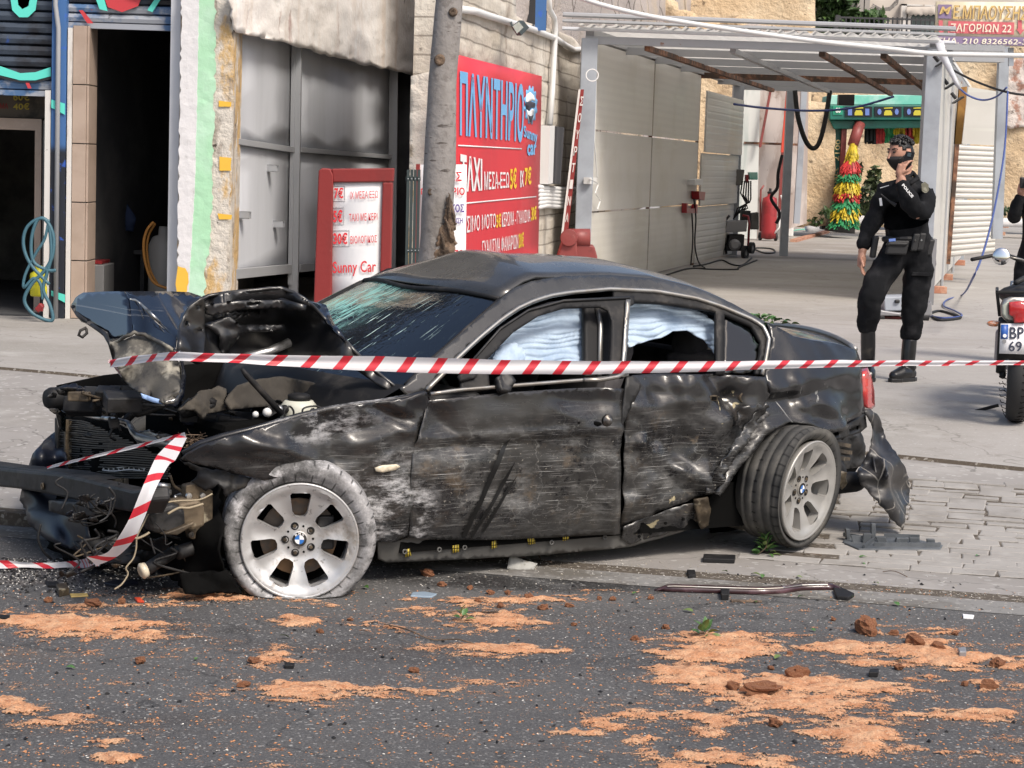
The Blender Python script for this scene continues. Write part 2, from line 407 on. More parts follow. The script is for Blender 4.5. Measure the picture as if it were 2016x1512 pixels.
# stone paving set into the pavement beside the wreck's tail
sa, ta = st_of(G(1640, 1092)); sb, tb = st_of(G(1800, 946)); smax = 5.6
pav_meshes = []
for k in range(7):
    hx, hy = .098, .062
    poly = [(-hx+random.uniform(-.012, .012), -hy+random.uniform(-.01, .01)), (random.uniform(-.03, .03), -hy+random.uniform(-.012, .006)), (hx+random.uniform(-.012, .012), -hy+random.uniform(-.01, .01)),
            (hx+random.uniform(-.012, .012), hy+random.uniform(-.01, .01)), (random.uniform(-.03, .03), hy+random.uniform(-.006, .012)), (-hx+random.uniform(-.012, .012), hy+random.uniform(-.01, .01))]
    mb = MB(); n = len(poly); top = [(x*.94, y*.92, .006) for x, y in poly]; mid = [(x, y, .003) for x, y in poly]; bot = [(x, y, -.01) for x, y in poly]
    mb.add(top+mid+bot, [tuple(range(n))]+[(i, (i+1) % n, n+(i+1) % n, n+i) for i in range(n)]+[(n+i, n+(i+1) % n, 2*n+(i+1) % n, 2*n+i) for i in range(n)])
    o = mb.build('paving_stone', m_stone); pav_meshes.append(o.data); bpy.data.objects.remove(o)
bed = [[(*xy_of(s, t), pz(s, t)+.002) for t in np.linspace(.56, 2.92, 8)] for s in np.linspace(3.5, 5.7, 12)]
MB().grid(bed).build('stone_bed', m_dirt, pave)
row = 0; t = .62; kang = atan2(kd[1], kd[0]); npav = 0
while t < 2.95:
    s = 3.55 + (row % 2)*.1 + .35*abs(sin(row*1.7))
    while s < smax and npav < 290:
        o = bpy.data.objects.new('paving_stone', random.choice(pav_meshes)); COL.objects.link(o); o.parent = pave
        x, y = xy_of(s, t+random.uniform(-.006, .006)); o.location = (x, y, pz(s, t)+.001)
        sl = (pz(s, t+.1)-pz(s, t-.1))/.2
        o.rotation_euler = (atan(sl), random.uniform(-.01, .01), kang+random.uniform(-.05, .05)+pi*random.choice((0, 1)))
        k = random.uniform(.93, 1.04); o.scale = (k, 1, 1); s += .1985*k; npav += 1
    t += .128; row += 1

# ------------------------------------------------------------------ building materials
m_plaster = M('peeling_plaster', (.80, .765, .725), .9, bump=.6, bscale=16, bdist=.014, layers=[
    dict(c=(.55, .46, .38), s=1.6, det=8, lo=.5, hi=.7, f=.7, st=(1, 1, .35)), dict(c=(.33, .17, .14), s=3.4, lo=.6, hi=.72, f=.7, st=(1.5, 1.5, .4)),
    dict(c=(.82, .80, .77), s=4, det=8, lo=.48, hi=.62, f=.8), dict(c=(.07, .055, .045), s=8, det=8, lo=.66, hi=.72, f=.8), dict(c=(.62, .5, .4), s=.9, st=(2, 2, .2), det=6, lo=.5, hi=.7, f=.6)])
m_pillar_white = M('white_paint_flaking', (.63, .62, .63), .85, bump=.6, bscale=18, bdist=.01, layers=[dict(c=(.42, .41, .4), s=6, lo=.6, hi=.75, f=.8), dict(c=(.16, .13, .11), s=13, lo=.7, hi=.75)])
m_pillar_green = M('mint_paint', (.36, .62, .41), .85, bump=.5, bscale=16, bdist=.01, layers=[dict(c=(.48, .68, .54), s=1.3, lo=.4, hi=.65, f=.8), dict(c=(.13, .15, .12), s=11, lo=.69, hi=.74)])
m_pillar_raw = M('ochre_flaked_plaster', (.56, .52, .46), .95, bump=1., bscale=12, bdist=.03, layers=[
    dict(c=(.52, .33, .12), s=3, lo=.5, hi=.6, f=.9, st=(1, 1, .5)), dict(c=(.30, .26, .22), s=5, lo=.52, hi=.6, f=.8, st=(1, 1, .4)), dict(c=(.07, .055, .045), s=7, lo=.66, hi=.7)])
m_yellow = M('yellow_paint', (.72, .43, .05), .8, bump=.4, bscale=15)
m_steel = M('grey_painted_steel', (.55, .57, .61), .65, spec=.25, layers=[dict(c=(.47, .49, .52), s=1.2, lo=.4, hi=.7, f=.7, st=(2, 2, .3)), dict(c=(.54, .56, .59), s=5, lo=.55, hi=.8, f=.4)])
m_steel2 = M('grey_steel_frame', (.33, .34, .355), .45, layers=[dict(c=(.3, .31, .33), s=3, lo=.45, hi=.7, f=.6), dict(c=(.22, .1, .05), s=7, lo=.68, hi=.74, f=.8)])
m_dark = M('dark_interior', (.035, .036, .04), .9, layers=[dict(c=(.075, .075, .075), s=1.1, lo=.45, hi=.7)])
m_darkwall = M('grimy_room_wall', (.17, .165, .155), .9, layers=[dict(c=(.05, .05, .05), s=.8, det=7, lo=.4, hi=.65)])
m_tile = M('tan_tile', (.40, .31, .25), .45, bump=.15, bscale=8, layers=[dict(c=(.30, .225, .175), s=2.3, lo=.4, hi=.7, f=.8), dict(c=(.48, .40, .33), s=9, lo=.6, hi=.8, f=.5)])
m_whitewood = M('worn_white_paint', (.62, .60, .57), .8, layers=[dict(c=(.30, .24, .18), s=3, lo=.55, hi=.7, f=.9, st=(1, 1, .25)), dict(c=(.12, .09, .07), s=14, lo=.68, hi=.73)])
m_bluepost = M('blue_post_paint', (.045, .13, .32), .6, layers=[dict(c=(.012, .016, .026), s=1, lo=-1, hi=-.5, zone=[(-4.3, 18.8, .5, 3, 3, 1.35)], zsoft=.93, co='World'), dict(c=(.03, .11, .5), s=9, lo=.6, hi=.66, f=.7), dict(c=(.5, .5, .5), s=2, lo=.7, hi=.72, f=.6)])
m_slat = M('dark_shutter_slat', (.035, .05, .075), .55, layers=[dict(c=(.012, .014, .02), s=2, lo=.45, hi=.6), dict(c=(.13, .15, .18), s=2.6, lo=.58, hi=.72, f=.5), dict(c=(.02, .08, .35), s=3.4, lo=.62, hi=.67, f=.7)])
m_slat_lt = M('pale_graffiti_slat', (.30, .32, .36), .55, layers=[dict(c=(.06, .13, .26), s=2, lo=.5, hi=.58), dict(c=(.4, .03, .04), s=2.6, lo=.62, hi=.65), dict(c=(.02, .02, .03), s=3.7, lo=.62, hi=.66)])
m_teal = M('teal_spray_paint', (.10, .62, .52), .6); m_redspray = M('red_spray_paint', (.5, .04, .05), .6); m_blackspray = M('black_spray_paint', (.012, .012, .016), .6)
m_concrete = M('board_marked_concrete', (.50, .45, .38), .92, bump=.8, bscale=16, bdist=.02, layers=[
    dict(c=(.62, .58, .51), s=1.1, det=8, lo=.42, hi=.62, f=.8), dict(c=(.24, .195, .155), s=2.2, det=9, rg=.7, lo=.52, hi=.68, f=.85, st=(1, 1, .35)), dict(c=(.15, .125, .1), k='wave', dir='Z', s=1.85, dist=.6, lo=.05, hi=.0, f=.7), dict(c=(.55, .3, .26), s=2.8, lo=.66, hi=.74, f=.5, st=(2, 2, .3)), dict(c=(.06, .05, .04), s=7, lo=.66, hi=.74, f=.8)])
m_stucco = M('pebbledash_stucco', (.46, .41, .385), .95, bump=1., bscale=22, bdist=.04, layers=[
    dict(c=(.55, .45, .33), s=.35, lo=.45, hi=.62, f=.9), dict(c=(.28, .23, .19), s=.9, lo=.55, hi=.75, f=.8, st=(1, 1, .4)), dict(c=(.08, .065, .05), k='edge', s=.6, lo=.02, hi=.004, f=.8), dict(c=(.17, .14, .12), s=17, lo=.6, hi=.7, f=.6)])
m_ochre = M('ochre_stone_render', (.55, .41, .26), .95, bump=1., bscale=9, bdist=.06, layers=[
    dict(c=(.62, .51, .36), s=.5, lo=.42, hi=.64, f=.9), dict(c=(.34, .25, .165), s=1.4, lo=.52, hi=.7, f=.8), dict(c=(.12, .09, .06), s=4.2, lo=.62, hi=.7, f=.8), dict(c=(.42, .27, .21), s=.9, lo=.62, hi=.75, f=.6)])
m_beige = M('beige_house_render', (.50, .45, .40), .9, layers=[dict(c=(.42, .38, .34), s=.3, lo=.4, hi=.7)])

# ------------------------------------------------------------------ the shop on the left (front parallel to the road, Y = 18.8)
SY = 18.8
fx = lambda u, Y=SY: PY(u, 330, Y).x
fz = lambda v, u=200, Y=SY: PY(u, v, Y).z
shop = thing('repair_shop', 'open fronted garage building with graffiti shutters, mint green pillar and peeling beam', 'building', (fx(200), SY, GH))
def fbox(u0, u1, z0, z1, y0, y1, name, mat, parent=shop, bevel=0):
    return MB().box(fx(u0), fx(u1), y0, y1, z0, z1).build(name, mat, parent, bevel=bevel)
zt = 9.  # walls carried up out of view to darken the sky mirrored by the car
# interior room
ix0, ix1 = fx(-330), fx(349)
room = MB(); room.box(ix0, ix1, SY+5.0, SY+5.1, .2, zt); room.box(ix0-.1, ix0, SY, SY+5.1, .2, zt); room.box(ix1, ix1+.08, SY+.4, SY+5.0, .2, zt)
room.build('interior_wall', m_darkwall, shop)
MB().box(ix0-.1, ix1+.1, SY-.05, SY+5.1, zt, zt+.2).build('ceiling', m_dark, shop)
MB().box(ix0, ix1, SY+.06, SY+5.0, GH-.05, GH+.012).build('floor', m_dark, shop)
# duct and hanging boxes that can be made out in the dark
MB().box(fx(176), fx(196), SY+3.4, SY+4.6, 2.2, 3.9).build('duct', m_steel, shop)
MB().box(fx(240), fx(345), SY+4.0, SY+4.9, 2.2, 3.4).build('ceiling_box', m_darkwall, shop)
MB().box(fx(172), fx(345), SY+4.6, SY+4.99, 1.93, 1.98).build('shelf', m_darkwall, shop)
MB().box(fx(172), fx(345), SY+4.7, SY+4.99, 1.2, 1.25).build('shelf', m_darkwall, shop)
# wall above the openings, shutter housings
fbox(-330, 349, fz(-30), 9., SY-.02, SY+.35, 'lintel', m_slat)
# blue post between the two shutters with its conduit
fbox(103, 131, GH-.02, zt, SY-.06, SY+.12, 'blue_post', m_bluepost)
MB().tube([(fx(108), SY-.1, zt), (fx(111), SY-.1, 3.05), (fx(117), SY-.095, 2.85), (fx(117), SY-.095, GH)], .022, 7).build('conduit', m_steel2, shop, smooth=True)
fbox(90, 101, GH-.02, fz(178, 95), SY-.05, SY+.1, 'door_jamb', m_whitewood)
fbox(133, 142, GH-.02, fz(55, 140), SY-.04, SY+.1, 'edge_strip', m_whitewood)
tc = MB().box(fx(142), fx(170), SY-.01, SY+.35, GH-.02, fz(50, 155)).build('tile_column', m_darkwall, shop)
zz = np.linspace(fz(50, 155), GH, 6)
for a, b in zip(zz[:-1], zz[1:]):
    MB().box(fx(143), fx(169.5), SY-.03, SY-.01, b+.005, a-.005).build('tile', m_tile, tc, bevel=.003)
    MB().box(fx(170), fx(170)+.02, SY-.02, SY+.34, b+.005, a-.005).build('tile', m_tile, tc, bevel=.003)
# shutters: each slat its own piece
def shutter(u0, u1, v0, v1, n, lightfrom):
    sh = fbox(u0, u1, fz(v0, (u0+u1)/2), fz(v0, (u0+u1)/2)+.05, SY+.02, SY+.12, 'roller_shutter', m_slat)
    zs = np.linspace(fz(v0, (u0+u1)/2), fz(v1, (u0+u1)/2), n+1)
    for i in range(n):
        z1, z0 = zs[i], zs[i+1]; h = z1-z0; x0, x1 = fx(u0), fx(u1); mb = MB()
        pr = [(0, 0), (-.035, .12*h), (-.045, .5*h), (-.035, .85*h), (0, .97*h)]
        mb.grid([[(x, SY+.06+d, z0+e) for d, e in pr] for x in (x0, x1)]).build('slat', m_slat if i < lightfrom else m_slat_lt, sh, solid=.004)
    MB().box(fx(u0), fx(u1), SY+.02, SY+.09, zs[-1]-.05, zs[-1]-.002).build('bottom_bar', m_slat_lt, sh)
    return sh
sh1 = shutter(-330, 102, -30, 172, 9, 8); sh2 = shutter(131, 336, -30, 46, 4, 2)
gp = YP(SY-.012)
def spray(pts, mat, parent): sheet('graffiti', pts, gp, mat, parent, step=40, thick=0, smooth=False)
spray([(-20, 128), (0, 130), (40, 144), (70, 142), (100, 132), (100, 150), (70, 158), (40, 158), (0, 148), (-20, 140)], m_teal, sh1)
spray([(-20, 140), (0, 149), (40, 159), (70, 159), (100, 151), (100, 156), (70, 163), (40, 163), (0, 154), (-20, 146)], m_blackspray, sh1)
spray([(50, 163), (57, 162), (62, 174), (55, 174)], m_redspray, sh1)
spray([(18, -20), (76, -20), (70, 20), (55, 34), (38, 34), (24, 20)], m_teal, sh1)
spray([(32, -20), (62, -20), (56, 12), (44, 18), (36, 10)], m_blackspray, sh1)
spray([(200, -20), (285, -20), (272, 12), (240, 24), (212, 14)], m_redspray, sh2)
spray([(182, -20), (200, -20), (212, 22), (196, 18)], m_teal, sh2); spray([(290, 20), (310, -10), (322, -10), (300, 24)], m_teal, sh2)
spray([(155, 20), (163, 20), (184, 46), (172, 46)], m_redspray, sh2)
for (v0, v1, mt) in ((196, 226, m_teal), (572, 596, m_teal)):
    sheet('graffiti', [(101, v0), (128, v0+8), (128, v1), (101, v1-14)], YP(SY-.075), mt, shop, step=40, thick=0, smooth=False)
# back frame in the first opening, with the price board above it
fbox(-330, 88, fz(230, 40), fz(176, 40), SY+.5, SY+.55, 'price_board', M('worn_price_board', (.12, .1, .08), .8, layers=[dict(c=(.05, .045, .04), s=3)]))
m_dimred = M('faded_red_letter', (.25, .03, .03), .7); m_dimyel = M('faded_yellow_letter', (.45, .36, .06), .7)
sp_ = YP(SY+.49)
textp('60€', 26, 182, 58, 198, sp_, m_dimyel, shop, bold=.02); textp('40€', 26, 203, 58, 216, sp_, m_dimyel, shop, bold=.02); textp('ΜΑ', 0, 203, 16, 214, sp_, m_dimred, shop, bold=.02)
fbox(-330, 60, fz(255, 40), fz(232, 40), SY+.42, SY+.62, 'door_frame', m_tile); fbox(47, 60, GH, fz(255, 40), SY+.42, SY+.62, 'door_frame', m_tile)
fbox(64, 70, GH, fz(236, 70), SY+.4, SY+.6, 'door_frame', m_darkwall); fbox(74, 86, GH, fz(236, 70), SY+.4, SY+.5, 'door_leaf', m_tile)
fbox(27, 42, GH, fz(530, 35), SY+.9, SY+1.0, 'wood_panel', M('brown_plank', (.24, .13, .06), .7))

# pillar: steel edge, white, mint and raw plaster strips, uneven edges
PYB = SY-.25; PX = lambda u, v: PY(u, v, PYB)
fbox(336.5, 357, GH-.05, zt, SY-.12, SY+.3, 'steel_edge', m_steel)
MB().box(PX(350, 330).x, PX(455, 330).x, PYB+.035, PYB+.6, GH-.05, zt).build('pillar_core', m_pillar_raw, shop)
ppl = YP(PYB)
def strip_px(l, r, mat, off, nm):
    sheet(nm, l+r[::-1], YP(PYB-off), mat, shop, step=11, disp=.004, dscale=14, thick=.004, smooth=False)
lw = [(358, -20), (357, 60), (355, 160), (352, 330), (350, 520), (349, 528), (347, 660)]
edge1 = [(392, -20), (391, 60), (388, 200), (384, 360), (378, 470), (372, 560), (366, 660)]
edge2 = [(425, -20), (424, 40), (424, 90), (423, 150), (421, 250), (418, 380), (413, 490), (405, 520), (403, 600), (402, 660)]
edge3 = [(455, -20), (456, 40), (461, 90), (458, 150), (460, 200), (454, 300), (452, 400), (449, 500), (447, 660)]
jg = lambda L, k=2.5: [(u+random.uniform(-k, k), v) for u, v in resample(L, 9, closed=False)]
e1, e2 = jg(edge1, .8), jg(edge2, 3)
strip_px(jg(lw), e1, m_pillar_white, .02, 'white_plaster'); strip_px(e1, e2, m_pillar_green, .017, 'green_plaster'); strip_px(e2, jg(edge3, 3), m_pillar_raw, .0, 'raw_plaster')
sheet('yellow_paint_patch', jg([(350, 524), (366, 528), (371, 548), (368, 580), (362, 600), (346, 600), (347, 560)], 2), YP(PYB-.03), m_yellow, shop, step=30, thick=.001, smooth=False)
for (v0, v1) in ((198, 210), (308, 336), (420, 432)):
    sheet('ochre_paint_patch', jg([(430, v0), (455, v0+3), (454, v1), (431, v1)], 2), YP(PYB-.014), m_yellow, shop, step=30, thick=.001, smooth=False)
# beam and gate line A running back from the pillar
DA = (.161, 1.0); A0 = (PX(457, 330).x, PYB+.05)
pA = PV(A0, DA); pA2 = PV(A0, DA, -.13)
bb = [(452, -25), (456, 30), (462, 58), (470, 62), (490, 68), (520, 74), (550, 82), (580, 89), (610, 99), (640, 108), (668, 116), (700, 123), (730, 129), (760, 136), (800, 147), (842, 153), (862, 150), (862, -25)]
sheet('beam_plaster', bb, PV(A0, DA, .02), m_plaster, shop, step=11, jag=3, disp=.022, dscale=6, octv=6, thick=.02)
a0 = np.array([*A0, 0]); da = np.array([*DA, 0])
def apt(t, off, z): n = np.array([DA[1], -DA[0], 0])/np.hypot(*DA); return Vector(a0+da*t+n*off+np.array([0, 0, z]))
zb = pA(500, 70).z+.05
MB().add([apt(0, -.02, zb), apt(9.5, -.02, zb), apt(9.5, -.5, zb), apt(0, -.5, zb), apt(0, -.02, zt), apt(9.5, -.02, zt), apt(9.5, -.5, zt), apt(0, -.5, zt)],
         [(0, 1, 2, 3), (4, 5, 6, 7), (0, 1, 5, 4), (1, 2, 6, 5), (2, 3, 7, 6), (3, 0, 4, 7)]).build('beam_core', m_darkwall, shop)
# grey sheet metal gate under the beam
gate = thing('metal_gate', 'grey sheet metal gate under the peeling plaster beam, with square tube stubs', 'gate', pA2(600, 560))
gf = lambda off: PV(A0, DA, -.13+off)
def gpanel(px): sheet('panel', px, gf(0), m_steel, gate, step=40, disp=0, thick=.004)
gpanel([(452, 40), (575, 60), (575, 290), (452, 272)]); gpanel([(452, 282), (575, 300), (574, 530), (447, 546)])
gpanel([(590, 60), (768, 110), (766, 304), (589, 290)]); gpanel([(589, 300), (766, 314), (770, 520), (588, 534)])
def gbar(p, q, w_): MB().bar(gf(.03)(*p), gf(.03)(*q), .05, w_).build('bar', m_steel2, gate, bevel=.004)
gbar((450, 276), (576, 295), .055); gbar((589, 295), (768, 309), .05); gbar((446, 541), (570, 529), .09); gbar((588, 528), (770, 512), .08)
MB().bar(gf(.05)(586, 40), gf(.05)(577, 640), .09, .09, (1, 0, 0)).build('post', m_steel2, gate)
MB().bar(gf(.03)(579, 60), gf(.03)(571, 560), .04, .04, (1, 0, 0)).build('bar', m_steel2, gate)
MB().bar(gf(.05)(776, 60), gf(.05)(770, 640), .10, .10, (1, 0, 0)).build('post', m_steel2, gate)
nA = gf(0).n
for (u, v) in ((527, 331), (472, 423), (539, 441)):
    c = gf(0)(u, v); mb = MB(); d = Vector((DA[0], DA[1], 0)).normalized(); e = nA; z = Vector((0, 0, 1)); r = .03
    for sx, sy in ((1, 0), (-1, 0), (0, 1), (0, -1)):
        mb.obox(c+e*.05+d*sx*r+z*sy*r, d*(.004 if sx else r+.004), e*.05, z*(.004 if sy else r+.004))
    mb.build('tube_stub', m_steel2, gate)
# darkness behind gate and alley gap, built as dark walls under an added slab
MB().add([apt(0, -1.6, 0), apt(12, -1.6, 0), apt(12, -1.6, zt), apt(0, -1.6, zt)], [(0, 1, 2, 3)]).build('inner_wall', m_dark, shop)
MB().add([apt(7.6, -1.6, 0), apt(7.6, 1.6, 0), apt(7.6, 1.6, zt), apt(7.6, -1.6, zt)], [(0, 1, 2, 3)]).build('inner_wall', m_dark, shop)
MB().add([apt(0, -1.6, zb+.25), apt(9.45, -1.6, zb+.25), apt(9.45, -.5, zb+.25), apt(0, -.5, zb+.25), apt(9.46, -1.6, zb+.3), apt(14, -1.6, zb+.3), apt(14, 2.2, zb+.3), apt(9.46, 1.2, zb+.3)], [(0, 1, 2, 3), (4, 5, 6, 7)]).build('ceiling', m_dark, shop)  # last face: unseen slab added to keep sky light out of the gap

# ------------------------------------------------------------------ wall B with the red banner
B0 = (PY(897, 330, 19.).x, 19.); DB = (.161, 1.); pB = PV(B0, DB); pBo = lambda o: PV(B0, DB, o)
wallB = thing('concrete_wall', 'stained board marked concrete wall that carries the red banner', 'wall', pB(1000, 560))
topB = [(897, -25), (1010, -25), (1012, 30), (1030, 42), (1062, 52), (1100, 62), (1130, 76), (1140, 90)]
# horizontal board courses stand a little proud of each other
zsB = np.arange(.2, 4.9, .17)
rb = np.array([*B0, 0]); db = np.array([*DB, 0]); nB = pB.n
def bpt(t, off, z): return Vector(rb+db*t)+nB*off+Vector((0, 0, z))
ol = topB+[(1138, 560), (897, 660)]
def courses(u, v):
    z = pB(u, v).z; k = math.floor(z/.17); return .012*noise.noise((k*7.3, 0, 0))-(.02 if (z/.17-k) < .1 else 0)
sheet('face', ol, pB, m_concrete, wallB, step=8, disp=.02, dscale=3, thick=.02, dent=courses)
x0 = PY(808, 330, 19.).x
MB().add([bpt(0, -.02, 0), bpt(8.3, -.02, 0), bpt(8.3, -.6, 0), (x0, 19., 0), bpt(0, -.02, 3.3), bpt(8.3, -.02, 3.3), bpt(8.3, -.6, 3.3), (x0, 19., 3.3)],
         [(0, 1, 2, 3), (4, 5, 6, 7), (0, 1, 5, 4), (1, 2, 6, 5), (2, 3, 7, 6), (3, 0, 4, 7)]).build('core', m_concrete, wallB)
MB().box(x0, B0[0]-.005, 19., 22.4, 3.3, 4.4).build('upper_block', m_concrete, wallB)
sheet('end_face', [(809, 150), (897, 130), (897, 660), (800, 660)], YP(18.97), m_pillar_raw, wallB, step=14, disp=.03, thick=.02)
# stucco boundary wall C and ochre house, back wall, all above and behind the canopy; C and the house rise unseen to darken reflections
C0 = (B0[0]-.55, 19.); pC = PV(C0, DB)
wc = thing('boundary_wall', 'cracked pebbledash boundary wall rising above the wash canopy', 'wall', pC(1200, 400))
sheet('face', [(960, -480), (1500, -420), (1460, -40), (1380, 60), (1360, 360), (960, 560)], pC, m_stucco, wc, step=18, disp=.07, dscale=1.6, octv=4, thick=.05)
sheet('broken_ledge', [(1290, -40), (1330, 20), (1420, 45), (1455, 30), (1470, 60), (1450, 85), (1300, 88), (1290, 40)], PY_ if False else YP(44.), m_ochre, wc, step=10, jag=3, disp=.3, dscale=1.2, thick=.3)
oh = thing('ochre_house', 'ochre rendered house wall with flaking stone base behind the canopy', 'building', PY(1500, 430, 50))
sheet('wall', [(1300, -200), (1602, -200), (1602, -40), (1600, 110), (1596, 200), (1642, 200), (1640, 445), (1300, 445)], YP(50.), m_ochre, oh, step=16, jag=2, disp=.12, dscale=.9, octv=5, thick=.3)
sheet('stone_ledge', [(1450, 50), (1480, 48), (1520, 52), (1578, 58), (1580, 110), (1450, 110)], YP(49.7), m_stucco, oh, step=10, jag=2, disp=.15, dscale=1.5, thick=.2)
bw = thing('back_wall', 'long ochre stone wall closing the yard behind the wash machine', 'wall', PY(1800, 440, 58))
sheet('face', [(1560, 84), (2120, 80), (2120, 440), (1560, 450)], YP(58.), m_ochre, bw, step=16, disp=.16, dscale=.8, octv=5, thick=.2)
sheet('exposed_brickwork', [(1972, 120), (2030, 110), (2030, 250), (1985, 255), (1968, 200)], YP(57.7), M('whitewashed_brick', (.58, .52, .48), .9, bump=1, bscale=8, bdist=.05, layers=[dict(c=(.36, .2, .15), s=2.2, lo=.52, hi=.64), dict(c=(.2, .16, .14), s=4, lo=.64, hi=.7)]), bw, step=10, jag=4, disp=.1, thick=.05)
pl = thing('planter_kerb', 'low whitewashed kerb along the foot of the yard wall', 'kerb', PY(1700, 450, 55))
sheet('kerb', [(1585, 444), (1640, 440), (1700, 424), (2120, 432), (2120, 450), (1700, 440), (1590, 462)], YP(54.), m_pillar_white, pl, step=14, jag=1, thick=.5)
# house with railing above the back wall
hs = thing('rendered_house', 'beige rendered house with barred window behind the railing', 'building', PY(1800, 100, 68))
sheet('wall', [(1560, -60), (2150, -60), (2150, 120), (1560, 120)], YP(68.), m_beige, hs, step=80, thick=.2)
m_glass_dark = M('dark_window_glass', (.06, .08, .085), .15, layers=[dict(c=(.12, .15, .15), s=1.5)])
wf = MB()
for (u0, v0, u1, v1) in ((1774, 8, 1860, 14), (1774, 8, 1781, 82), (1788, 14, 1791, 76), (1774, 74, 1860, 78)):
    p, q = PY(u0, v0, 67.7), PY(u1, v1, 67.7); wf.box(p.x, q.x, 67.6, 67.95, q.z, p.z)
wf.build('window', m_whitewood, hs)
p, q = PY(1782, 14, 67.8), PY(1858, 76, 67.8); win = MB().box(p.x, q.x, 67.85, 67.9, q.z, p.z).build('pane', m_glass_dark, hs)
aw = [(1783, 13), (1858, 13), (1858, 28)]+[(1858-5*i, 28+(4 if i % 2 else 0)) for i in range(1, 15)]+[(1783, 26)]
sheet('awning', aw, YP(67.5), m_beige, hs, step=10, thick=.02)
for (u0, v0, u1, v1) in ((1690, -40, 1700, 40), (1702, -40, 1710, 40)):
    p, q = PY(u0, v0, 67.6), PY(u1, v1, 67.6); MB().box(p.x, q.x, 67.5, 67.9, q.z, p.z).build('shutter', M('grey_shutter', (.3, .28, .26), .8), hs)
rl = thing('iron_railing', 'thin dark iron railing on top of the yard wall', 'railing', PY(1780, 85, 60))
m_iron = M('dark_iron', (.04, .04, .045), .6)
for i in range(24):
    u = 1655+i*9.2; MB().tube([PY(u+1.5, 34, 60.), PY(u, 88, 60.)], .025, 5).build('bar', m_iron, rl)
for v in (38, 80): MB().bar(PY(1650, v-4, 60.), PY(1880, v+3, 60.), .04, .05).build('rail', m_iron, rl)
# ------------------------------------------------------------------ banner and signs
m_red = M('red_banner', (.62, .035, .05), .5, layers=[dict(c=(.5, .03, .045), s=1.5, lo=.4, hi=.7, f=.6)])
m_lblue = M('light_blue_print', (.16, .42, .72), .5); m_whitep = M('white_print', (.80, .80, .80), .5); m_yel = M('yellow_print', (.80, .55, .03), .5)
m_dkp = M('dark_print', (.03, .035, .06), .5); m_redp = M('red_print', (.62, .03, .04), .5); m_purp = M('purple_print', (.11, .06, .28), .5)
m_rust = M('rusty_iron', (.16, .075, .045), .85, layers=[dict(c=(.28, .14, .08), s=9), dict(c=(.06, .04, .03), s=4)])
ban = thing('red_banner', 'big red car wash price banner on the concrete wall with light blue heading', 'banner', pB(980, 520))
b6 = pBo(.06); b7 = pBo(.066)
sheet('board', [(896, 107), (1065, 150), (1057, 560), (893, 575)], b6, m_red, ban, step=40, thick=.02)
T = lambda s, tl, tr, bl, br, mt, **k: textq(s, b7(*tl), b7(*tr), b7(*bl), b7(*br), mt, ban, lift=.012, **k)
T('ΠΛΥΝΤΗΡΙΟ', (903, 138), (1030, 166), (903, 268), (1028, 281), m_lblue, bold=.03)
T('ΤΑΧΙ', (904, 303), (947, 313), (904, 378), (947, 375), m_whitep, bold=.035)
T('ΜΕΣΑ-ΕΞΩ', (951, 337), (1000, 339), (951, 374), (1000, 369), m_whitep, bold=.012)
T('5€', (1002, 330), (1015, 330), (1002, 373), (1015, 371), m_yel, bold=.03)
T('ΙΧ', (1022, 336), (1029, 336), (1022, 369), (1029, 367), m_whitep, bold=.03)
T('7€', (1031, 328), (1044, 328), (1031, 366), (1044, 363), m_yel, bold=.03)
T('ΠΛΥΣΙΜΟ ΜΟΤΟ', (894, 427), (974, 420), (894, 463), (974, 447), m_whitep, bold=.01)
T('5€', (975, 421), (984, 420), (975, 449), (984, 447), m_yel, bold=.03)
T('ΚΕΡΩΜΑ - ΓΥΑΛΙΣΜΑ', (986, 418), (1042, 412), (986, 447), (1042, 436), m_whitep, bold=.006)
T('30€', (1044, 406), (1054, 405), (1044, 435), (1054, 432), m_yel, bold=.03)
T('ΓΥΑΛΙΣΜΑ ΦΑΝΑΡΙΩΝ', (947, 473), (1018, 460), (947, 504), (1018, 490), m_whitep, bold=.006)
T('20€', (1019, 458), (1029, 456), (1019, 489), (1029, 486), m_yel, bold=.03)
T('Sunny', (1029, 246), (1056, 258), (1029, 276), (1056, 288), m_lblue, bold=.03); T('car', (1036, 284), (1054, 284), (1036, 307), (1054, 304), m_lblue, bold=.035)
for (p, q) in (((902, 285), (1027, 292)), ((906, 400), (1056, 386))):
    sheet('rule', [p, q, (q[0], q[1]+2.4), (p[0], p[1]+2.6)], pBo(.076), m_whitep, ban, step=40, thick=.002)
gear = []
for i in range(48):
    r = 1.0 if (i//2) % 2 else .84; a = 2*pi*i/48; gear.append((1045+13.5*r*cos(a), 207+39*r*sin(a)))
sheet('emblem', gear, pBo(.073), m_lblue, ban, step=6, thick=.002)
sheet('emblem', [(1035, 200), (1037, 186), (1044, 181), (1051, 188), (1054, 200), (1048, 197), (1040, 202)], pBo(.077), m_whitep, ban, step=6, thick=.002)
sheet('emblem', [(1034, 203), (1044, 199), (1054, 203), (1053, 212), (1046, 212), (1042, 218), (1036, 214)], pBo(.079), m_dkp, ban, step=6, thick=.002)
sheet('emblem', [(1037, 216), (1042, 220), (1048, 214), (1052, 216), (1050, 232), (1044, 242), (1039, 232)], pBo(.077), m_whitep, ban, step=6, thick=.002)
sheet('emblem', [(1040, 226), (1045, 229), (1050, 226), (1046, 243), (1043, 240)], pBo(.079), m_dkp, ban, step=6, thick=.002)

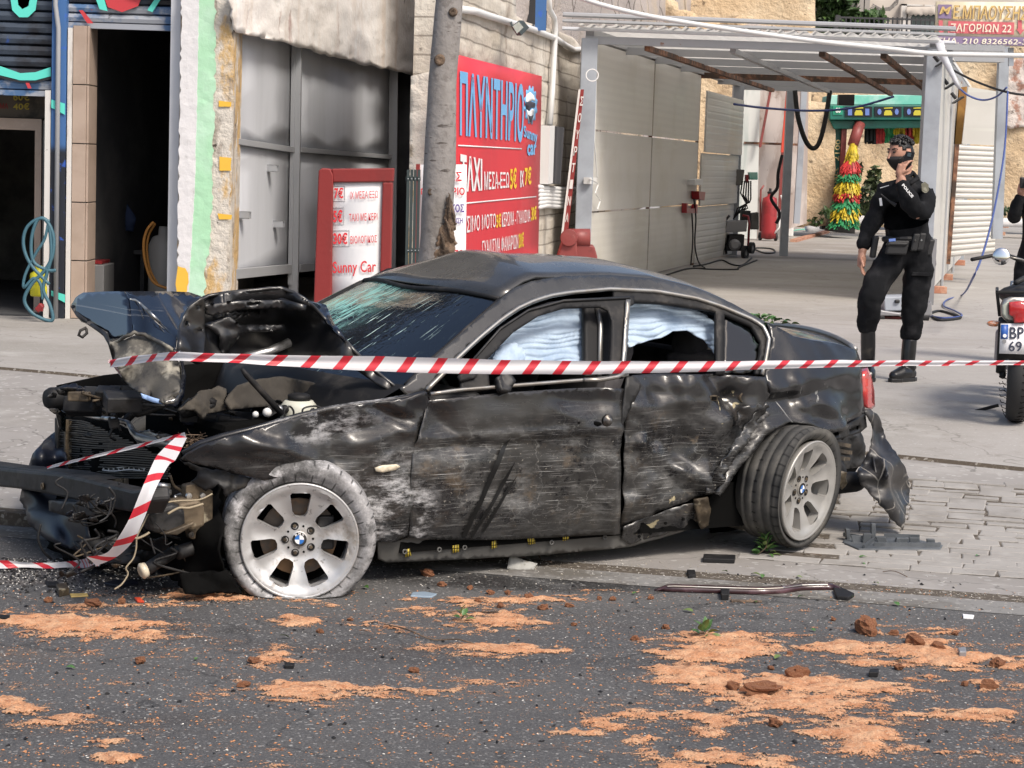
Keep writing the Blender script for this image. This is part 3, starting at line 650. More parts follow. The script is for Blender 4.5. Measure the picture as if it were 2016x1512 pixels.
# red framed price sign
m_redwood = M('red_painted_wood', (.22, .02, .018), .6, bump=.5, bscale=22, layers=[dict(c=(.16, .02, .018), s=3, lo=.45, hi=.7, f=.8, st=(1, 1, .3)), dict(c=(.42, .25, .18), s=9, lo=.68, hi=.74, f=.7)])
m_board = M('white_sign_board', (.78, .78, .79), .5, layers=[dict(c=(.66, .65, .63), s=3, lo=.5, hi=.75, f=.6)])
SG = YP(14.0); sign = thing('price_sign', 'white price board in a chunky red wooden frame', 'sign', PY(695, 700, 14))
P = lambda u, v, o=0: Vector(YP(14.0-o)(u, v))
def wood(poly, y0, dep, nm='frame'):
    MB().prism([YP(14.0-y0)(*p) for p in poly], (0, dep, 0)).build(nm, m_redwood, sign, bevel=.008)
wood([(627, 336), (634, 331), (650, 332), (656, 345), (650, 800), (610, 800)], .05, .11)
wood([(653, 332), (776, 331), (774, 358), (656, 359)], .045, .1)
wood([(753, 359), (773, 359), (763, 800), (741, 800)], .045, .1)
wood([(652, 600), (748, 600), (744, 640), (650, 640)], .045, .1)
sheet('board', [(654, 352), (755, 352), (749, 612), (648, 612)], YP(13.99), m_board, sign, step=60, thick=.02)
st_ = YP(13.965)
for (s, u0, v0, u1, v1, mt, b) in (('7€', 658, 369, 676, 391, m_redp, .03), ('ΙΧ ΜΕΣΑ ΕΞΩ', 689, 377, 744, 392, m_redp, .0), ('5€', 656, 413, 674, 438, m_redp, .03), ('ΤΑΧΙ ΜΕ ΚΕΡΙ', 687, 421, 743, 436, m_redp, .0),
                                   ('30€', 656, 458, 684, 481, m_redp, .03), ('ΒΙΟΛΟΓΙΚΟΣ', 690, 465, 742, 480, m_redp, .0), ('Sunny Car', 655, 515, 740, 545, m_redp, .012)):
    textp(s, u0, v0, u1, v1, st_, mt, sign, sl0=-2 if u1-u0 > 30 else 0, sl1=-3 if u1-u0 > 30 else 0, bold=max(b, .007))
m_crease = M('grey_sticker_edge', (.55, .55, .56), .5)
for (u0, v0, u1, v1) in ((656, 365, 679, 395), (654, 408, 677, 441), (654, 453, 688, 484)):
    for (a, b) in (((u0, v0), (u1, v0)), ((u1, v0), (u1, v1)), ((u1, v1), (u0, v1))): MB().bar(YP(13.975)(*a), YP(13.975)(*b), .003, .003).build('sticker_edge', m_crease, sign)
# second sign half hidden by the tree
sg2 = thing('white_sign', 'narrow white sign with red and purple letters partly hidden by the tree', 'sign', PY(870, 650, 17.3))
sheet('board', [(826, 324), (919, 324), (915, 700), (820, 700)], YP(17.3), m_board, sg2, step=60, thick=.02)
wood2 = MB().prism([YP(17.28)(*p) for p in ((819, 323), (827, 323), (821, 700), (813, 700))], (0, .06, 0)).build('frame', m_redwood, sg2)
for (s, u0, v0, u1, v1, mt) in (('ΕΣ', 887, 338, 909, 357, m_redp), ('ΡΙΟ', 890, 369, 915, 384, m_redp), ('Π', 829, 371, 836, 383, m_redp), ('ΚΟΣ', 888, 402, 914, 418, m_purp), ('ΝΣΗ', 894, 429, 911, 440, m_purp), ('ΕΞΩ', 886, 492, 913, 508, m_redp)):
    textp(s, u0, v0, u1, v1, YP(17.27), mt, sg2, bold=.03)
# dark green slatted post
sf = thing('slatted_screen', 'dark green metal slats bolted upright beside the white sign', 'fence', PY(812, 650, 17.0))
m_dgreen = M('dark_green_steel', (.035, .05, .05), .5)
for i in range(4):
    u = 801+i*7; MB().prism([YP(17.)(u, 334), YP(17.)(u+5.6, 334), YP(17.)(u-1, 680), YP(17.)(u-6.6, 680)], (0, .03, 0)).build('slat', m_dgreen, sf)
    for v in (352, 493): MB().lathe(YP(16.99)(u+2.5, v), (0, -1, 0), [(.006, 0), (.004, .006)], 8).build('bolt', m_steel2, sf)
for v in (352, 493): MB().prism([YP(17.03)(798, v-4), YP(17.03)(828, v-4), YP(17.03)(828, v+4), YP(17.03)(798, v+4)], (0, .03, 0)).build('rail', m_dgreen, sf)

# ------------------------------------------------------------------ tree
m_bark = M('grey_bark', (.24, .225, .215), .9, bump=.9, bscale=18, bdist=.012, layers=[
    dict(c=(.17, .155, .14), s=3, lo=.42, hi=.68, f=.9, st=(1, 1, .5)), dict(c=(.33, .32, .30), s=5, lo=.55, hi=.75, f=.7), dict(c=(.05, .04, .035), s=9, lo=.60, hi=.66, f=.9, st=(.6, .6, 3.)), dict(c=(.14, .125, .115), s=22, det=6, lo=.5, hi=.68, f=.7)])
m_torn = M('torn_bark', (.16, .11, .075), .95, bump=1., bscale=30, bdist=.02, layers=[dict(c=(.07, .05, .035), s=7, st=(2, 2, .4)), dict(c=(.3, .23, .16), s=9, lo=.6, hi=.7)])
TY = 15.0; tree = thing('tree', 'leaning grey street tree with torn bark low on its trunk', 'tree', G(861, 720))
cl = [(884, -160, 22), (884, 0, 26), (878, 80, 27), (871, 160, 28), (868, 260, 30), (866, 330, 31), (862, 400, 31), (860, 470, 33), (856, 540, 36), (852, 640, 40), (850, 735, 52)]
Pt = []; NA = 22
def interp_cl(v):
    vs = [c[1] for c in cl]; return np.interp(v, vs, [c[0] for c in cl]), np.interp(v, vs, [c[2] for c in cl])
for v in np.linspace(-160, 735, 80):
    u, r = interp_cl(v); c = PY(u, v, TY); R_ = r/FPX*TY; ring = []
    for k in range(NA+1):
        a = 2*pi*(k % NA)/NA; d = Vector((cos(a), sin(a), 0))
        q = 1+.07*noise.noise(Vector((d.x*1.3, d.y*1.3, c.z*1.4)))+.025*noise.noise(Vector((d.x*4, d.y*4, c.z*6)))
        ring.append(c+d*R_*q)
    Pt.append(ring)
trunk = MB().grid(Pt).build('trunk', m_bark, tree, smooth=True)
def knot(u, v, r):
    c = PY(u, v, TY-.205*r/10 if False else TY-.1); mb = MB()
    for k, (rr, dd) in enumerate(((1.5, 0), (1.15, -.02), (.85, -.016), (.4, .01))):
        pass
    prof = [(r*1.5, .0), (r*1.1, .007), (r*.8, .008), (r*.45, .003), (0, .0)]
    mb.lathe(c, (.1, -1, 0), prof, 12).build('knot', m_torn, tree, smooth=True)
knot(892, 24, .022); knot(866, 118, .028); knot(850, 378, .02)
tp = [(884, 380), (880, 400), (874, 425), (876, 440), (866, 450), (862, 470), (856, 490), (852, 520), (850, 560), (872, 580), (890, 550), (893, 510), (897, 480), (894, 455), (898, 440), (890, 420), (889, 396)]
sheet('torn_wood', tp, CAI([]) if False else YP(TY-.118), m_torn, tree, step=4, jag=2, disp=.03, dscale=16, octv=5, thick=.02)
for (p, q, w_) in (((886, 385), (880, 440), .02), ((878, 430), (886, 470), .03), ((868, 455), (874, 500), .025), ((889, 400), (896, 450), .02)):
    MB().tube([PY(*p, TY-.13), PY((p[0]+q[0])/2+2, (p[1]+q[1])/2, TY-.145), PY(*q, TY-.13)], [.004, w_*.5, .005], 6).build('bark_flap', m_torn, tree, smooth=True)

# ------------------------------------------------------------------ wall fittings: flood light, conduits, meter box, cable stack
m_whitepipe = M('white_plastic_pipe', (.66, .66, .65), .5); m_blackpl = M('black_plastic', (.015, .015, .016), .5)
m_lens = M('lamp_glass', (.40, .42, .36), .2)
fl = thing('flood_light', 'small square flood light on the concrete wall above the banner', 'lamp', pB(1018, 55))
MB().prism([pBo(.2)(*p) for p in ((1006, 52), (1021, 40), (1033, 54), (1017, 70))], nB*.05).build('housing', m_dgreen, fl, bevel=.006)
MB().prism([pBo(.253)(*p) for p in ((1009, 52), (1021, 43), (1030, 54), (1017, 66))], nB*.004).build('lens', m_lens, fl)
MB().tube([pBo(.02)(1007, 42), pBo(.12)(1006, 46), pBo(.2)(1012, 58)], .012, 6).build('bracket', m_dgreen, fl)
def pipe(pts, r, name, label, mat=None, cat='pipe', fn=None, n=7, group=None):
    q = [fn(*p) if len(p) == 2 else fn(*p[:2]) for p in pts]; o = MB().tube(q, r, n).build(name, mat or m_whitepipe, smooth=True); return tag(o, label, cat, group)
pipe([(905, 18), (935, 22), (965, 32), (1005, 44), (1050, 58), (1095, 76), (1112, 88), (1130, 98), (1150, 97), (1160, 102), (1164, 110), (1163, 122)], .035, 'wall_conduit', 'white conduit sagging across the top of the concrete wall to the canopy', fn=pBo(.05))
pipe([(1079, -20), (1082, 20), (1091, 36), (1093, 60), (1090, 120), (1087, 180), (1082, 246)], .035, 'wall_conduit', 'white conduit running down the concrete wall to the meter box', fn=pBo(.06))
mbx = thing('meter_box', 'tall pale electric box with dark side beside the banner', 'box', pB(1070, 300))
MB().prism([pBo(.02)(*p) for p in ((1062, 247), (1072, 247), (1068, 360), (1058, 362))], nB*.12).build('door', m_whitepipe, mbx)
MB().prism([pBo(.02)(*p) for p in ((1073, 248), (1088, 250), (1080, 362), (1069, 361))], nB*.14).build('body', M('dark_grey_box', (.05, .05, .055), .6), mbx)
PO = ('topmost', 'second', 'third', 'fourth', 'fifth', 'lowest')
for i in range(6):
    pipe([(1060, 368+i*8), (1075, 370+i*7), (1100, 372+i*7), (1118, 374+i*6), (1132, 372+i*5)], .028, 'cable_pipe', PO[i]+' white pipe of the six stacked on the concrete wall', fn=pBo(.07), group='stack of white pipes on the concrete wall')
# blue steel stub and rust on top of the wall
tag(MB().bar(pBo(.1)(1066, -30), pBo(.1)(1064, 60), .12, .12, (1, 0, 0)).build('steel_post', m_bluepost), 'short blue steel post standing on top of the concrete wall', 'post')
# leaning red and white letter board
LY = 24.2; lb = thing('letter_board', 'narrow red board with white letters leaning against the canopy post', 'sign', PY(1115, 540, LY))
MB().prism([PY(*p, LY) for p in ((1142, 176), (1150, 176), (1118, 460), (1108, 460))], (0, .04, 0)).build('board', m_redwood, lb)
MB().prism([PY(*p, LY-.01) for p in ((1139, 176), (1143, 176), (1109, 460), (1105, 460))], (0, .05, 0)).build('edge', m_whitewood, lb)
for i, ch in enumerate('ΣΟΥΡΤΙΝΑ'):
    f = i/8; u, v = 1145-33*f, 190+262*f
    textq(ch, PY(u-1.5, v, LY-.02), PY(u+4.5, v, LY-.02), PY(u-4, v+18, LY-.02), PY(u+2.5, v+18, LY-.02), m_whitewood, lb, bold=.02)
# red barrier housing
rbx = thing('barrier_housing', 'rounded red steel barrier housing standing behind the wrecked car roof', 'barrier', PY(1135, 560, 22))
m_redsteel = M('dull_red_steel', (.23, .05, .045), .5, layers=[dict(c=(.15, .035, .03), s=3), dict(c=(.35, .2, .17), s=8, lo=.66, hi=.72, f=.6)])
BY = YP(22.)
def lip(poly, y0, d, nm): MB().prism([YP(22.-y0)(*p) for p in poly], (0, d, 0)).build(nm, m_redsteel, rbx, bevel=.015)
lip([(1088, 560), (1098, 505), (1110, 468), (1120, 455), (1130, 452), (1136, 480), (1140, 616), (1080, 616)], .25, .5, 'side_plate')
lip([(1118, 480), (1170, 484), (1176, 505), (1177, 614), (1110, 614)], .15, .4, 'body')
MB().tube([YP(21.9)(1116, 468), YP(21.9)(1162, 468)], .095, 14).build('drum', m_redsteel, rbx, smooth=True)
MB().lathe(YP(21.74)(1120, 468), (0, -1, 0), [(.09, 0), (.085, .03), (.03, .035)], 16).build('drum_cap', m_redsteel, rbx)

# ------------------------------------------------------------------ wash canopy
FY = 25.0; FL = np.array([PY(1152, 330, FY).x, FY, 0]); FR = np.array([PY(1826, 330, FY).x, FY, 0]); DC = np.array([.243, 1, 0]); CL = 12.6
def _tr(s, p):
    t = s.n('ShaderNodeBsdfTranslucent'); t.inputs[0].default_value = (.75, .74, .7, 1); mx = s.n('ShaderNodeMixShader'); mx.inputs[0].default_value = .6
    s.l(p.outputs[0], mx.inputs[1]); s.l(t.outputs[0], mx.inputs[2]); s.l(mx.outputs[0], s.out.inputs[0])
m_clear = M('translucent_sheet', (.46, .44, .40), .4, layers=[dict(c=(.28, .25, .21), s=1.2, det=7, lo=.4, hi=.62), dict(c=(.13, .10, .08), s=2.5, det=7, lo=.56, hi=.7, f=.8)], extra=_tr)
can = thing('wash_canopy', 'long grey steel car wash canopy with ribbed side panels and translucent roof', 'canopy', tuple(FL+np.array([2, 0, GH])))
def cp(side, t, z, off=0): b = FL if side == 0 else FR; q = b+DC*t; return Vector((q[0]+off, q[1], z))
ZT = 3.28
m_post = M('grey_blue_post', (.33, .36, .40), .5, layers=[dict(c=(.25, .27, .3), s=2, lo=.4, hi=.7)])
for side in (0, 1):
    for t in (0, CL): MB().bar(cp(side, t, GH-.03), cp(side, t, ZT), .19, .19, (1, 0, 0)).build('post', m_post, can, bevel=.006)
MB().bar(cp(0, 12.9, GH-.03, .9), cp(0, 12.9, ZT, .9), .14, .14, (1, 0, 0)).build('post', m_post, can)
# roof: corrugated translucent sheet on cross beams and rusty purlins
NR = 14; rows = []
for i in range(NR*6+1):
    f = i/(NR*6); p0, p1 = cp(0, 0, 0), cp(1, 0, 0); rows.append([])
    for t in (-.3, CL*.33, CL*.66, CL+.3):
        q = Vector(FL).lerp(Vector(FR), -.02+f*1.04)+Vector(DC)*t; rows[-1].append((q.x, q.y, ZT+.14+.022*sin(2*pi*f*NR*2.2)))
MB().grid(rows).build('roof_sheet', m_clear, can, smooth=True)
for k in range(7):
    t = CL*k/6; MB().bar(cp(0, t, ZT-.02, -.05), cp(1, t, ZT-.02, .05), .08 if k else .12, .09, (0, 0, 1)).build('beam', m_steel2 if k != 4 else m_rust, can)
for f in (.17, .42, .68, .86):
    p0 = Vector(FL).lerp(Vector(FR), f); MB().bar((p0.x, p0.y+.12, ZT-.085), (p0.x+DC[0]*CL*.95, p0.y+CL*.95, ZT-.085), .07, .06).build('purlin', m_rust if f != .42 else m_steel2, can)
for s_ in (0, 1): MB().bar(cp(s_, 0, ZT+.05), cp(s_, CL, ZT+.05), .1, .12).build('edge_beam', m_steel2, can)
for dz in (.10, .19, .26): MB().tube([cp(0, -.12, ZT+dz, -.3), cp(1, -.12, ZT+dz-.02, .25)], .022 if dz < .2 else .03, 7).build('roof_pipe', m_steel if dz < .15 else m_steel2, can)
# side panels
def pan_mat(nm, c, n):
    return M(nm, c, .35, layers=[dict(c=tuple(x*.86 for x in c), k='wave', dir='Z', s=n, lo=.35, hi=.75, f=.35), dict(c=(c[0]*.82, c[1]*.8, c[2]*.74), s=.8, lo=.45, hi=.7, f=.7), dict(c=(.2, .16, .12), s=6, lo=.7, hi=.76, f=.5), dict(c=(c[0]*1.1, c[1]*1.13, c[2]*1.1), s=1.6, lo=.55, hi=.7, f=.5, st=(.25, .25, 4))])
m_pan = pan_mat('dull_white_panel', (.60, .585, .54), 3.2); m_pan2 = pan_mat('ribbed_white_panel', (.62, .61, .58), 1.0); m_pan3 = pan_mat('pale_grey_panel', (.57, .56, .53), .6)
PLf = PV(FL, DC)
def tpx(u): q = PLf(u, 380); return (q.y-FY)
def side_panel(side, t0, t1, z0, z1, mat, ribs=0, off=0., bow=0, parent=can, name='panel'):
    n = np.array([DC[1], -DC[0], 0]); n /= np.linalg.norm(n); n = n*(1 if side == 0 else -1); rows = []
    nz = max(2, ribs*4+1)
    for i in range(3):
        t = t0+(t1-t0)*i/2; col = []
        for j in range(nz):
            f = j/(nz-1); d = (-.004 if ribs and j % 4 == 0 else 0)+bow*sin(pi*f)*sin(pi*i/2); q = cp(side, t, z0+(z1-z0)*f)+Vector(n)*(off+d); col.append(q)
        rows.append(col)
    return MB().grid(rows).build(name, mat, parent, solid=.03)
ta_, tb_, tc_, td_ = 0.12, tpx(1276), tpx(1368), tpx(1443)
zs_ = [GH+.02, 1.235, 2.215, ZT-.02]
for (x0, x1) in ((ta_, tb_-.04), (tb_+.04, tc_-.04)):
    for i in range(3): side_panel(0, x0, x1, zs_[i]+.012, zs_[i+1]-.012, m_pan if i != 1 else m_pan3, ribs=0, bow=0)
for t in (tb_, tc_): MB().bar(cp(0, t, GH), cp(0, t, ZT), .05, .05, (1, 0, 0)).build('panel_post', m_rust, can)
zr = [GH+.02, 1.2, 2.05, ZT-.25]
for i in range(3): side_panel(0, tc_+.08, td_, zr[i]+.015, zr[i+1]-.015, m_pan2, ribs=9, off=.05*i, bow=.05)
# far glossy sheets with red poles
fe = lambda u, v, Y=47.: PY(u, v, Y+8.5 if Y < 40 else Y)
MB().prism([fe(*p) for p in ((1448, 172), (1497, 174), (1490, 470), (1438, 480))], (0, .05, 0)).build('end_panel', M('glossy_white_sheet', (.62, .64, .62), .2, layers=[dict(c=(.45, .5, .48), s=1, st=(3, 3, .3))]), can)
MB().prism([fe(*p, 38.8) for p in ((1497, 172), (1592, 172), (1588, 440), (1490, 470))], (0, .03, 0)).build('end_panel', M('brownish_film', (.40, .34, .31), .35, layers=[dict(c=(.55, .5, .47), s=1.6, st=(2, 2, .5)), dict(c=(.25, .2, .17), s=2.5, lo=.6, hi=.7)]), can)
MB().bar(fe(1465, 281), fe(1575, 285), .05, .05).build('rail', m_rust, can)
m_pole = M('red_pole', (.62, .07, .04), .5)
MB().bar(fe(1553, 170, 38.2), fe(1541, 300, 38.2), .09, .09, (1, 0, 0)).build('red_pole', m_pole, can); MB().bar(fe(1541, 300, 38.2), fe(1534, 425, 38.2), .07, .07, (1, 0, 0)).build('red_pole', m_redsteel, can)
MB().bar(fe(1518, 172, 38.3), fe(1496, 290, 38.3), .09, .05, (1, 0, 0)).build('red_pole', m_redsteel, can)
MB().bar(fe(1583, 172, 38), fe(1568, 440, 38), .13, .13, (1, 0, 0)).build('post', m_post, can)
# right side partition, seen almost edge on
tr = np.linspace(.12, CL-.1, 5)
for i in range(4):
    zc = [GH+.12, 1.0, 2.1, ZT-.02]
    for j in range(3): side_panel(1, tr[i]+.015, tr[i+1]-.015, zc[j]+.01, zc[j+1]-.01, m_pan3, ribs=0)
    side_panel(1, tr[i]+.015, tr[i+1]-.015, GH+.1, ZT-.03, m_pan3, off=-.06)
for t in np.linspace(.15, CL, 4): MB().tube([cp(1, t, GH, .07), cp(1, t, ZT, .07)], .022, 6).build('panel_post', m_steel2, can)
# slanted end caps of the roof and flood lamps along the right edge
sheet('roof_flap', [(1842, 85), (1858, 84), (1862, 104), (1893, 176), (1884, 172), (1848, 110)], YP(24.6), m_steel, can, step=20, thick=.03)
for i, (u, v, Y) in enumerate(((1848, 120, 24.8), (1866, 165, 27.), (1882, 193, 29.))):
    f = thing('flood_light', 'black flood lamp on the canopy edge, '+('nearest the phone sign', 'middle one of three below the sign', 'farthest of three below the sign')[i], 'lamp', PY(u, v, Y), 'flood lamps along the canopy edge')
    k = Y/25; MB().prism([PY(u-4, v+9, Y), PY(u+15, v-4, Y), PY(u+17, v-1, Y), PY(u-2, v+11, Y)], (0, .18, 0)).build('housing', m_blackpl, f)
    MB().tube([PY(u-9, v-10, Y), PY(u, v+1, Y)], .025, 6).build('bracket', m_blackpl, f)
# second bay on the right: beam, post and hung panels
bay = thing('side_bay', 'open frame beside the canopy with grey upper and ribbed white lower panel', 'frame', PY(1920, 505, 32))
MB().bar(PY(1976, 92, 30), PY(1962, 470, 30), .14, .14, (1, 0, 0)).build('post', m_post, bay)
for i, (v, Y) in enumerate(((93, 26.5), (104, 28), (115, 29.5))): MB().bar(PY(1856, v-1, Y), PY(1976, v+2, Y), .1, .08).build('beam', m_steel2, bay)
sheet('roof_sheet', [(1862, 90), (1976, 94), (1970, 124), (1876, 122)], YP(29.8), m_clear, bay, step=30, thick=.02)
def hung(px, Y, mt, ribs, nm='panel'):
    (a, b, c, d) = px; nz = ribs*3+1 if ribs else 2; g = []
    for j in range(nz):
        f = j/(nz-1); l = (a[0]+(d[0]-a[0])*f, a[1]+(d[1]-a[1])*f); r = (b[0]+(c[0]-b[0])*f, b[1]+(c[1]-b[1])*f)
        k = (.02 if ribs and j % 3 == 0 else 0); g.append([PY(*l, Y+k), PY((l[0]+r[0])/2, (l[1]+r[1])/2, Y+k), PY(*r, Y+k)])
    MB().grid(g).build(nm, mt, bay, solid=.03)
hung([(1906, 171), (1976, 182), (1970, 287), (1894, 283)], 31.0, m_pan3, 0)
hung([(1884, 285), (1971, 289), (1965, 392), (1877, 391)], 31.0, m_pan2, 10); hung([(1877, 394), (1964, 394), (1958, 497), (1870, 506)], 31.0, m_pan2, 10)
MB().prism([PY(*p, 31.3) for p in ((1889, 172), (1904, 170), (1896, 284), (1880, 284))], (0, .08, 0)).build('board', M('ochre_board', (.36, .19, .045), .7, layers=[dict(c=(.25, .12, .03), s=4)]), bay)
MB().bar(PY(1884, 284, 30.9), PY(1866, 520, 30.9), .06, .06, (1, 0, 0)).build('panel_post', m_rust, bay)
# bricks under the panel feet
m_brick = M('red_brick', (.36, .16, .10), .9, bump=.5, layers=[dict(c=(.45, .26, .18), s=7)])
for i, (u, v, w_) in enumerate(((1846, 577, .20), (1860, 551, .2), (1884, 522, .24), (1975, 448, .3), (1968, 463, .26))):
    q = G(u, v); o = MB().box(q.x-w_/2-.02, q.x+w_/2, q.y-.1, q.y+.1, GH, GH+.09).build('brick', m_brick, bevel=.006)
    tag(o, ('red brick nearest the canopy post foot', 'red brick second along the partition foot', 'red brick under the ribbed white panel', 'red brick by the far wall behind the photographer', 'red brick lying in front of the far kerb')[i], 'brick', 'bricks around the wash bay')

# ------------------------------------------------------------------ phone sign on the canopy
bs = thing('company_sign', 'faded cream company sign with address and phone band above the canopy', 'sign', PY(1950, 90, 26.5))
m_cream = M('faded_cream_sign', (.66, .58, .42), .6, layers=[dict(c=(.72, .66, .54), s=1.5)]); m_gold = M('gold_print', (.60, .42, .16), .6); m_brown = M('brown_outline', (.25, .15, .08), .6)
m_pinkred = M('faded_red_print', (.58, .13, .15), .6); m_lilac = M('faded_purple_print', (.23, .17, .29), .6); m_cw = M('cream_letter', (.78, .72, .58), .6)
sheet('board', [(1843, 3), (2120, 6), (2120, 94), (1840, 88)], YP(26.5), m_cream, bs, step=80, thick=.06)
S1 = YP(26.44)
def flat(p, mt, Y=26.455): MB().prism([PY(*q, Y) for q in p], (0, .008, 0)).build('print', mt, bs)
flat([(1841, 71), (2120, 75), (2120, 92), (1840, 87)], m_lilac); flat([(1867, 41), (1997, 44), (1996, 68), (1866, 65)], m_pinkred); flat([(1847, 9), (1874, 9), (1873, 37), (1847, 36)], m_lilac)
for u in (1848, 2004): flat([(u, 40), (u+8, 40), (u+8, 58), (u+13, 58), (u+5, 68), (u-3, 57), (u, 57)], m_pinkred)
textp('M', 1849, 13, 1873, 28, S1, m_gold, bs, bold=.02, italic=.3)
for (du, mt, Yk) in ((1.6, m_brown, 26.447), (0, m_gold, 26.435)): textp('Ε.ΜΠΑΟΥΣΗΣ', 1876+du, 10, 2024+du, 37, YP(Yk), mt, bs, sl0=2, sl1=3, bold=.012, italic=.15)
textp('ΖΑΓΟΡΙΩΝ 22', 1871, 46, 1991, 62, S1, m_cw, bs, sl0=2, sl1=2, bold=.012, italic=.1); textp('ΤΗΛ. 210 8326562-3', 1844, 74, 2021, 85, S1, m_cw, bs, sl0=3, sl1=3, bold=.015, italic=.15)
for u in (1870, 1990): MB().bar(PY(u, 94, 26.6), PY(u, 130, 26.6), .06, .06, (1, 0, 0)).build('support', m_post, bs)
# ------------------------------------------------------------------ wash machine (portal with brushes)
QY = 50.; Q = lambda u, v, o=0.: PY(u, v, QY-o)
m_green = M('machine_green', (.012, .16, .12), .4, layers=[dict(c=(.01, .11, .085), s=.8)]); m_mint = M('machine_mint', (.16, .52, .42), .4, layers=[dict(c=(.35, .62, .55), s=1.2)])
wm = thing('wash_machine', 'green roll over car wash portal with coloured brush curtain', 'machine', Q(1725, 455))
def pr(poly, o, d, nm, mt, bevel=.02): return MB().prism([Q(*p, o) for p in poly], (0, d, 0)).build(nm, mt, wm, bevel=bevel)
pr([(1640, 245), (1662, 245), (1652, 456), (1629, 452)], .0, 1.2, 'leg', m_green)
pr([(1880, 245), (1900, 245), (1900, 456), (1880, 456)], .0, 1.2, 'leg', m_green)
pr([(1634, 207), (1900, 207), (1900, 236), (1634, 236)], .45, 1.6, 'header', m_green)
pr([(1636, 187), (1900, 186), (1900, 206.5), (1634, 206.5)], .25, 1.4, 'top_cover', m_mint)
pr([(1634, 236.5), (1900, 236.5), (1900, 250), (1642, 254)], .25, 1.4, 'soffit', m_green)
textq('compact  2100', Q(1634, 404, .05), Q(1645, 275, .05), Q(1647, 404, .05), Q(1658, 275, .05), M('gold_letter', (.5, .42, .2), .5), wm, bold=.01, lift=.03)
pr([(1640, 208.5), (1659, 208.5), (1659, 226), (1640, 226)], .47, .02, 'go_plate', M('go_plate_green', (.02, .28, .17), .4), 0); textp('GO', 1645, 212, 1655, 222, YP(QY-.5), m_whitep, wm, bold=.04)
m_screen = M('display_black', (.01, .012, .02), .3); m_icy = M('icon_yellow', (.5, .45, .04), .5); m_icb = M('icon_blue', (.12, .2, .5), .5)
for i, (u0, u1) in enumerate(((1664, 1717), (1722, 1775), (1780, 1833))):
    pr([(u0, 210), (u1, 210), (u1, 230), (u0, 229)], .48, .03, 'display', m_screen, 0); c = (u0+u1)/2
    pr([(c-8, 222), (c-5, 217), (c+5, 217), (c+8, 222), (c+8, 227), (c-8, 227)], .50, .015, 'icon', m_icy, 0)
    pr([(c-8, 212), (c+9, 211), (c+9, 213.5), (c-8, 214)], .50, .015, 'icon', m_icy, 0)
    for s in (-1, 1):
        pr([(c+s*17-4, 214), (c+s*17+4, 214), (c+s*17+4, 227), (c+s*17-4, 227)] if i == 0 else [(c+s*17+4*cos(a*.7854), 220+6*sin(a*.7854)) for a in range(8)], .50, .015, 'icon', m_icb, 0)
# hanging strips inside
m_bcol = {k: M('bristle_'+k, c, .6, layers=[dict(c=tuple(x*.6 for x in c), s=6)]) for k, c in dict(yellow=(.62, .47, .03), red=(.52, .04, .04), green=(.03, .26, .10), black=(.012, .012, .012)).items()}
u = 1704
for i, k in enumerate(('black', 'red', 'green', 'yellow', 'red', 'yellow', 'red', 'green', 'yellow')):
    mb = MB()
    for j in range(30):
        a = u+random.uniform(0, 19); v1 = 281+random.uniform(-5, 3)-.0*i
        p, q = Q(a, 246, -random.uniform(.3, .7)), Q(a+random.uniform(-2, 2), v1, -random.uniform(.2, .7)); mb.bar(p, q, .05, .012)
    o = mb.build('strip_curtain', m_bcol[k], wm); o['kind'] = 'stuff'; u += 19
# the leaning side brush
MB().tube([Q(1693, 243, .3), Q(1679, 286, .5)], .13, 12).build('brush_shaft', m_redsteel, wm, smooth=True)
axis0, axis1 = np.array([1680., 282.]), np.array([1659., 448.])
bands = [(0, .23, 'yellow', 9, 14), (.2, .36, 'red', 15, 24), (.33, .45, 'green', 22, 27), (.38, .6, 'yellow', 23, 28), (.53, .68, 'red', 24, 29), (.62, .8, 'green', 27, 30), (.7, .92, 'yellow', 26, 33), (.86, 1.0, 'green', 31, 34)]
for (f0, f1, k, w0, w1) in bands:
    mb = MB()
    for j in range(230):
        f = f0+(f1-f0)*random.random()*.55; g = min(1.03, f+(f1-f0)*random.uniform(.45, .8)); a = random.uniform(0, 2*pi)
        c0 = axis0+(axis1-axis0)*f; c1 = axis0+(axis1-axis0)*g; rw = (w0+(w1-w0)*random.random())
        def bp(c, r): return Q(c[0]+r*cos(a), c[1], .55+r*sin(a)/FPX*QY)
        mb.bar(bp(c0, rw*.45), bp(c1, rw*random.uniform(.8, 1.08)), .028, .012)
    o = mb.build('bristle', m_bcol[k], wm); o['kind'] = 'stuff'
MB().tube([Q(1656, 432, .5), Q(1653, 457, .5)], [.33, .36], 14).build('brush_foot', m_blackpl, wm, smooth=True)
pr([(1618, 428), (1630, 428), (1630, 452), (1618, 452)], .1, .4, 'foot_box', m_blackpl)
MB().bar(Q(1662, 250, .1), Q(1652, 440, .1), .12, .12, (1, 0, 0)).build('inner_rail', m_redsteel, wm)
# black control box hung from the canopy
tag(MB().prism([PY(*p, 37.) for p in ((1652, 186), (1683, 186), (1682, 208), (1651, 207))], (0, .2, 0)).build('control_box', m_blackpl, bevel=.01), 'black control box hanging under the far edge of the canopy', 'box')

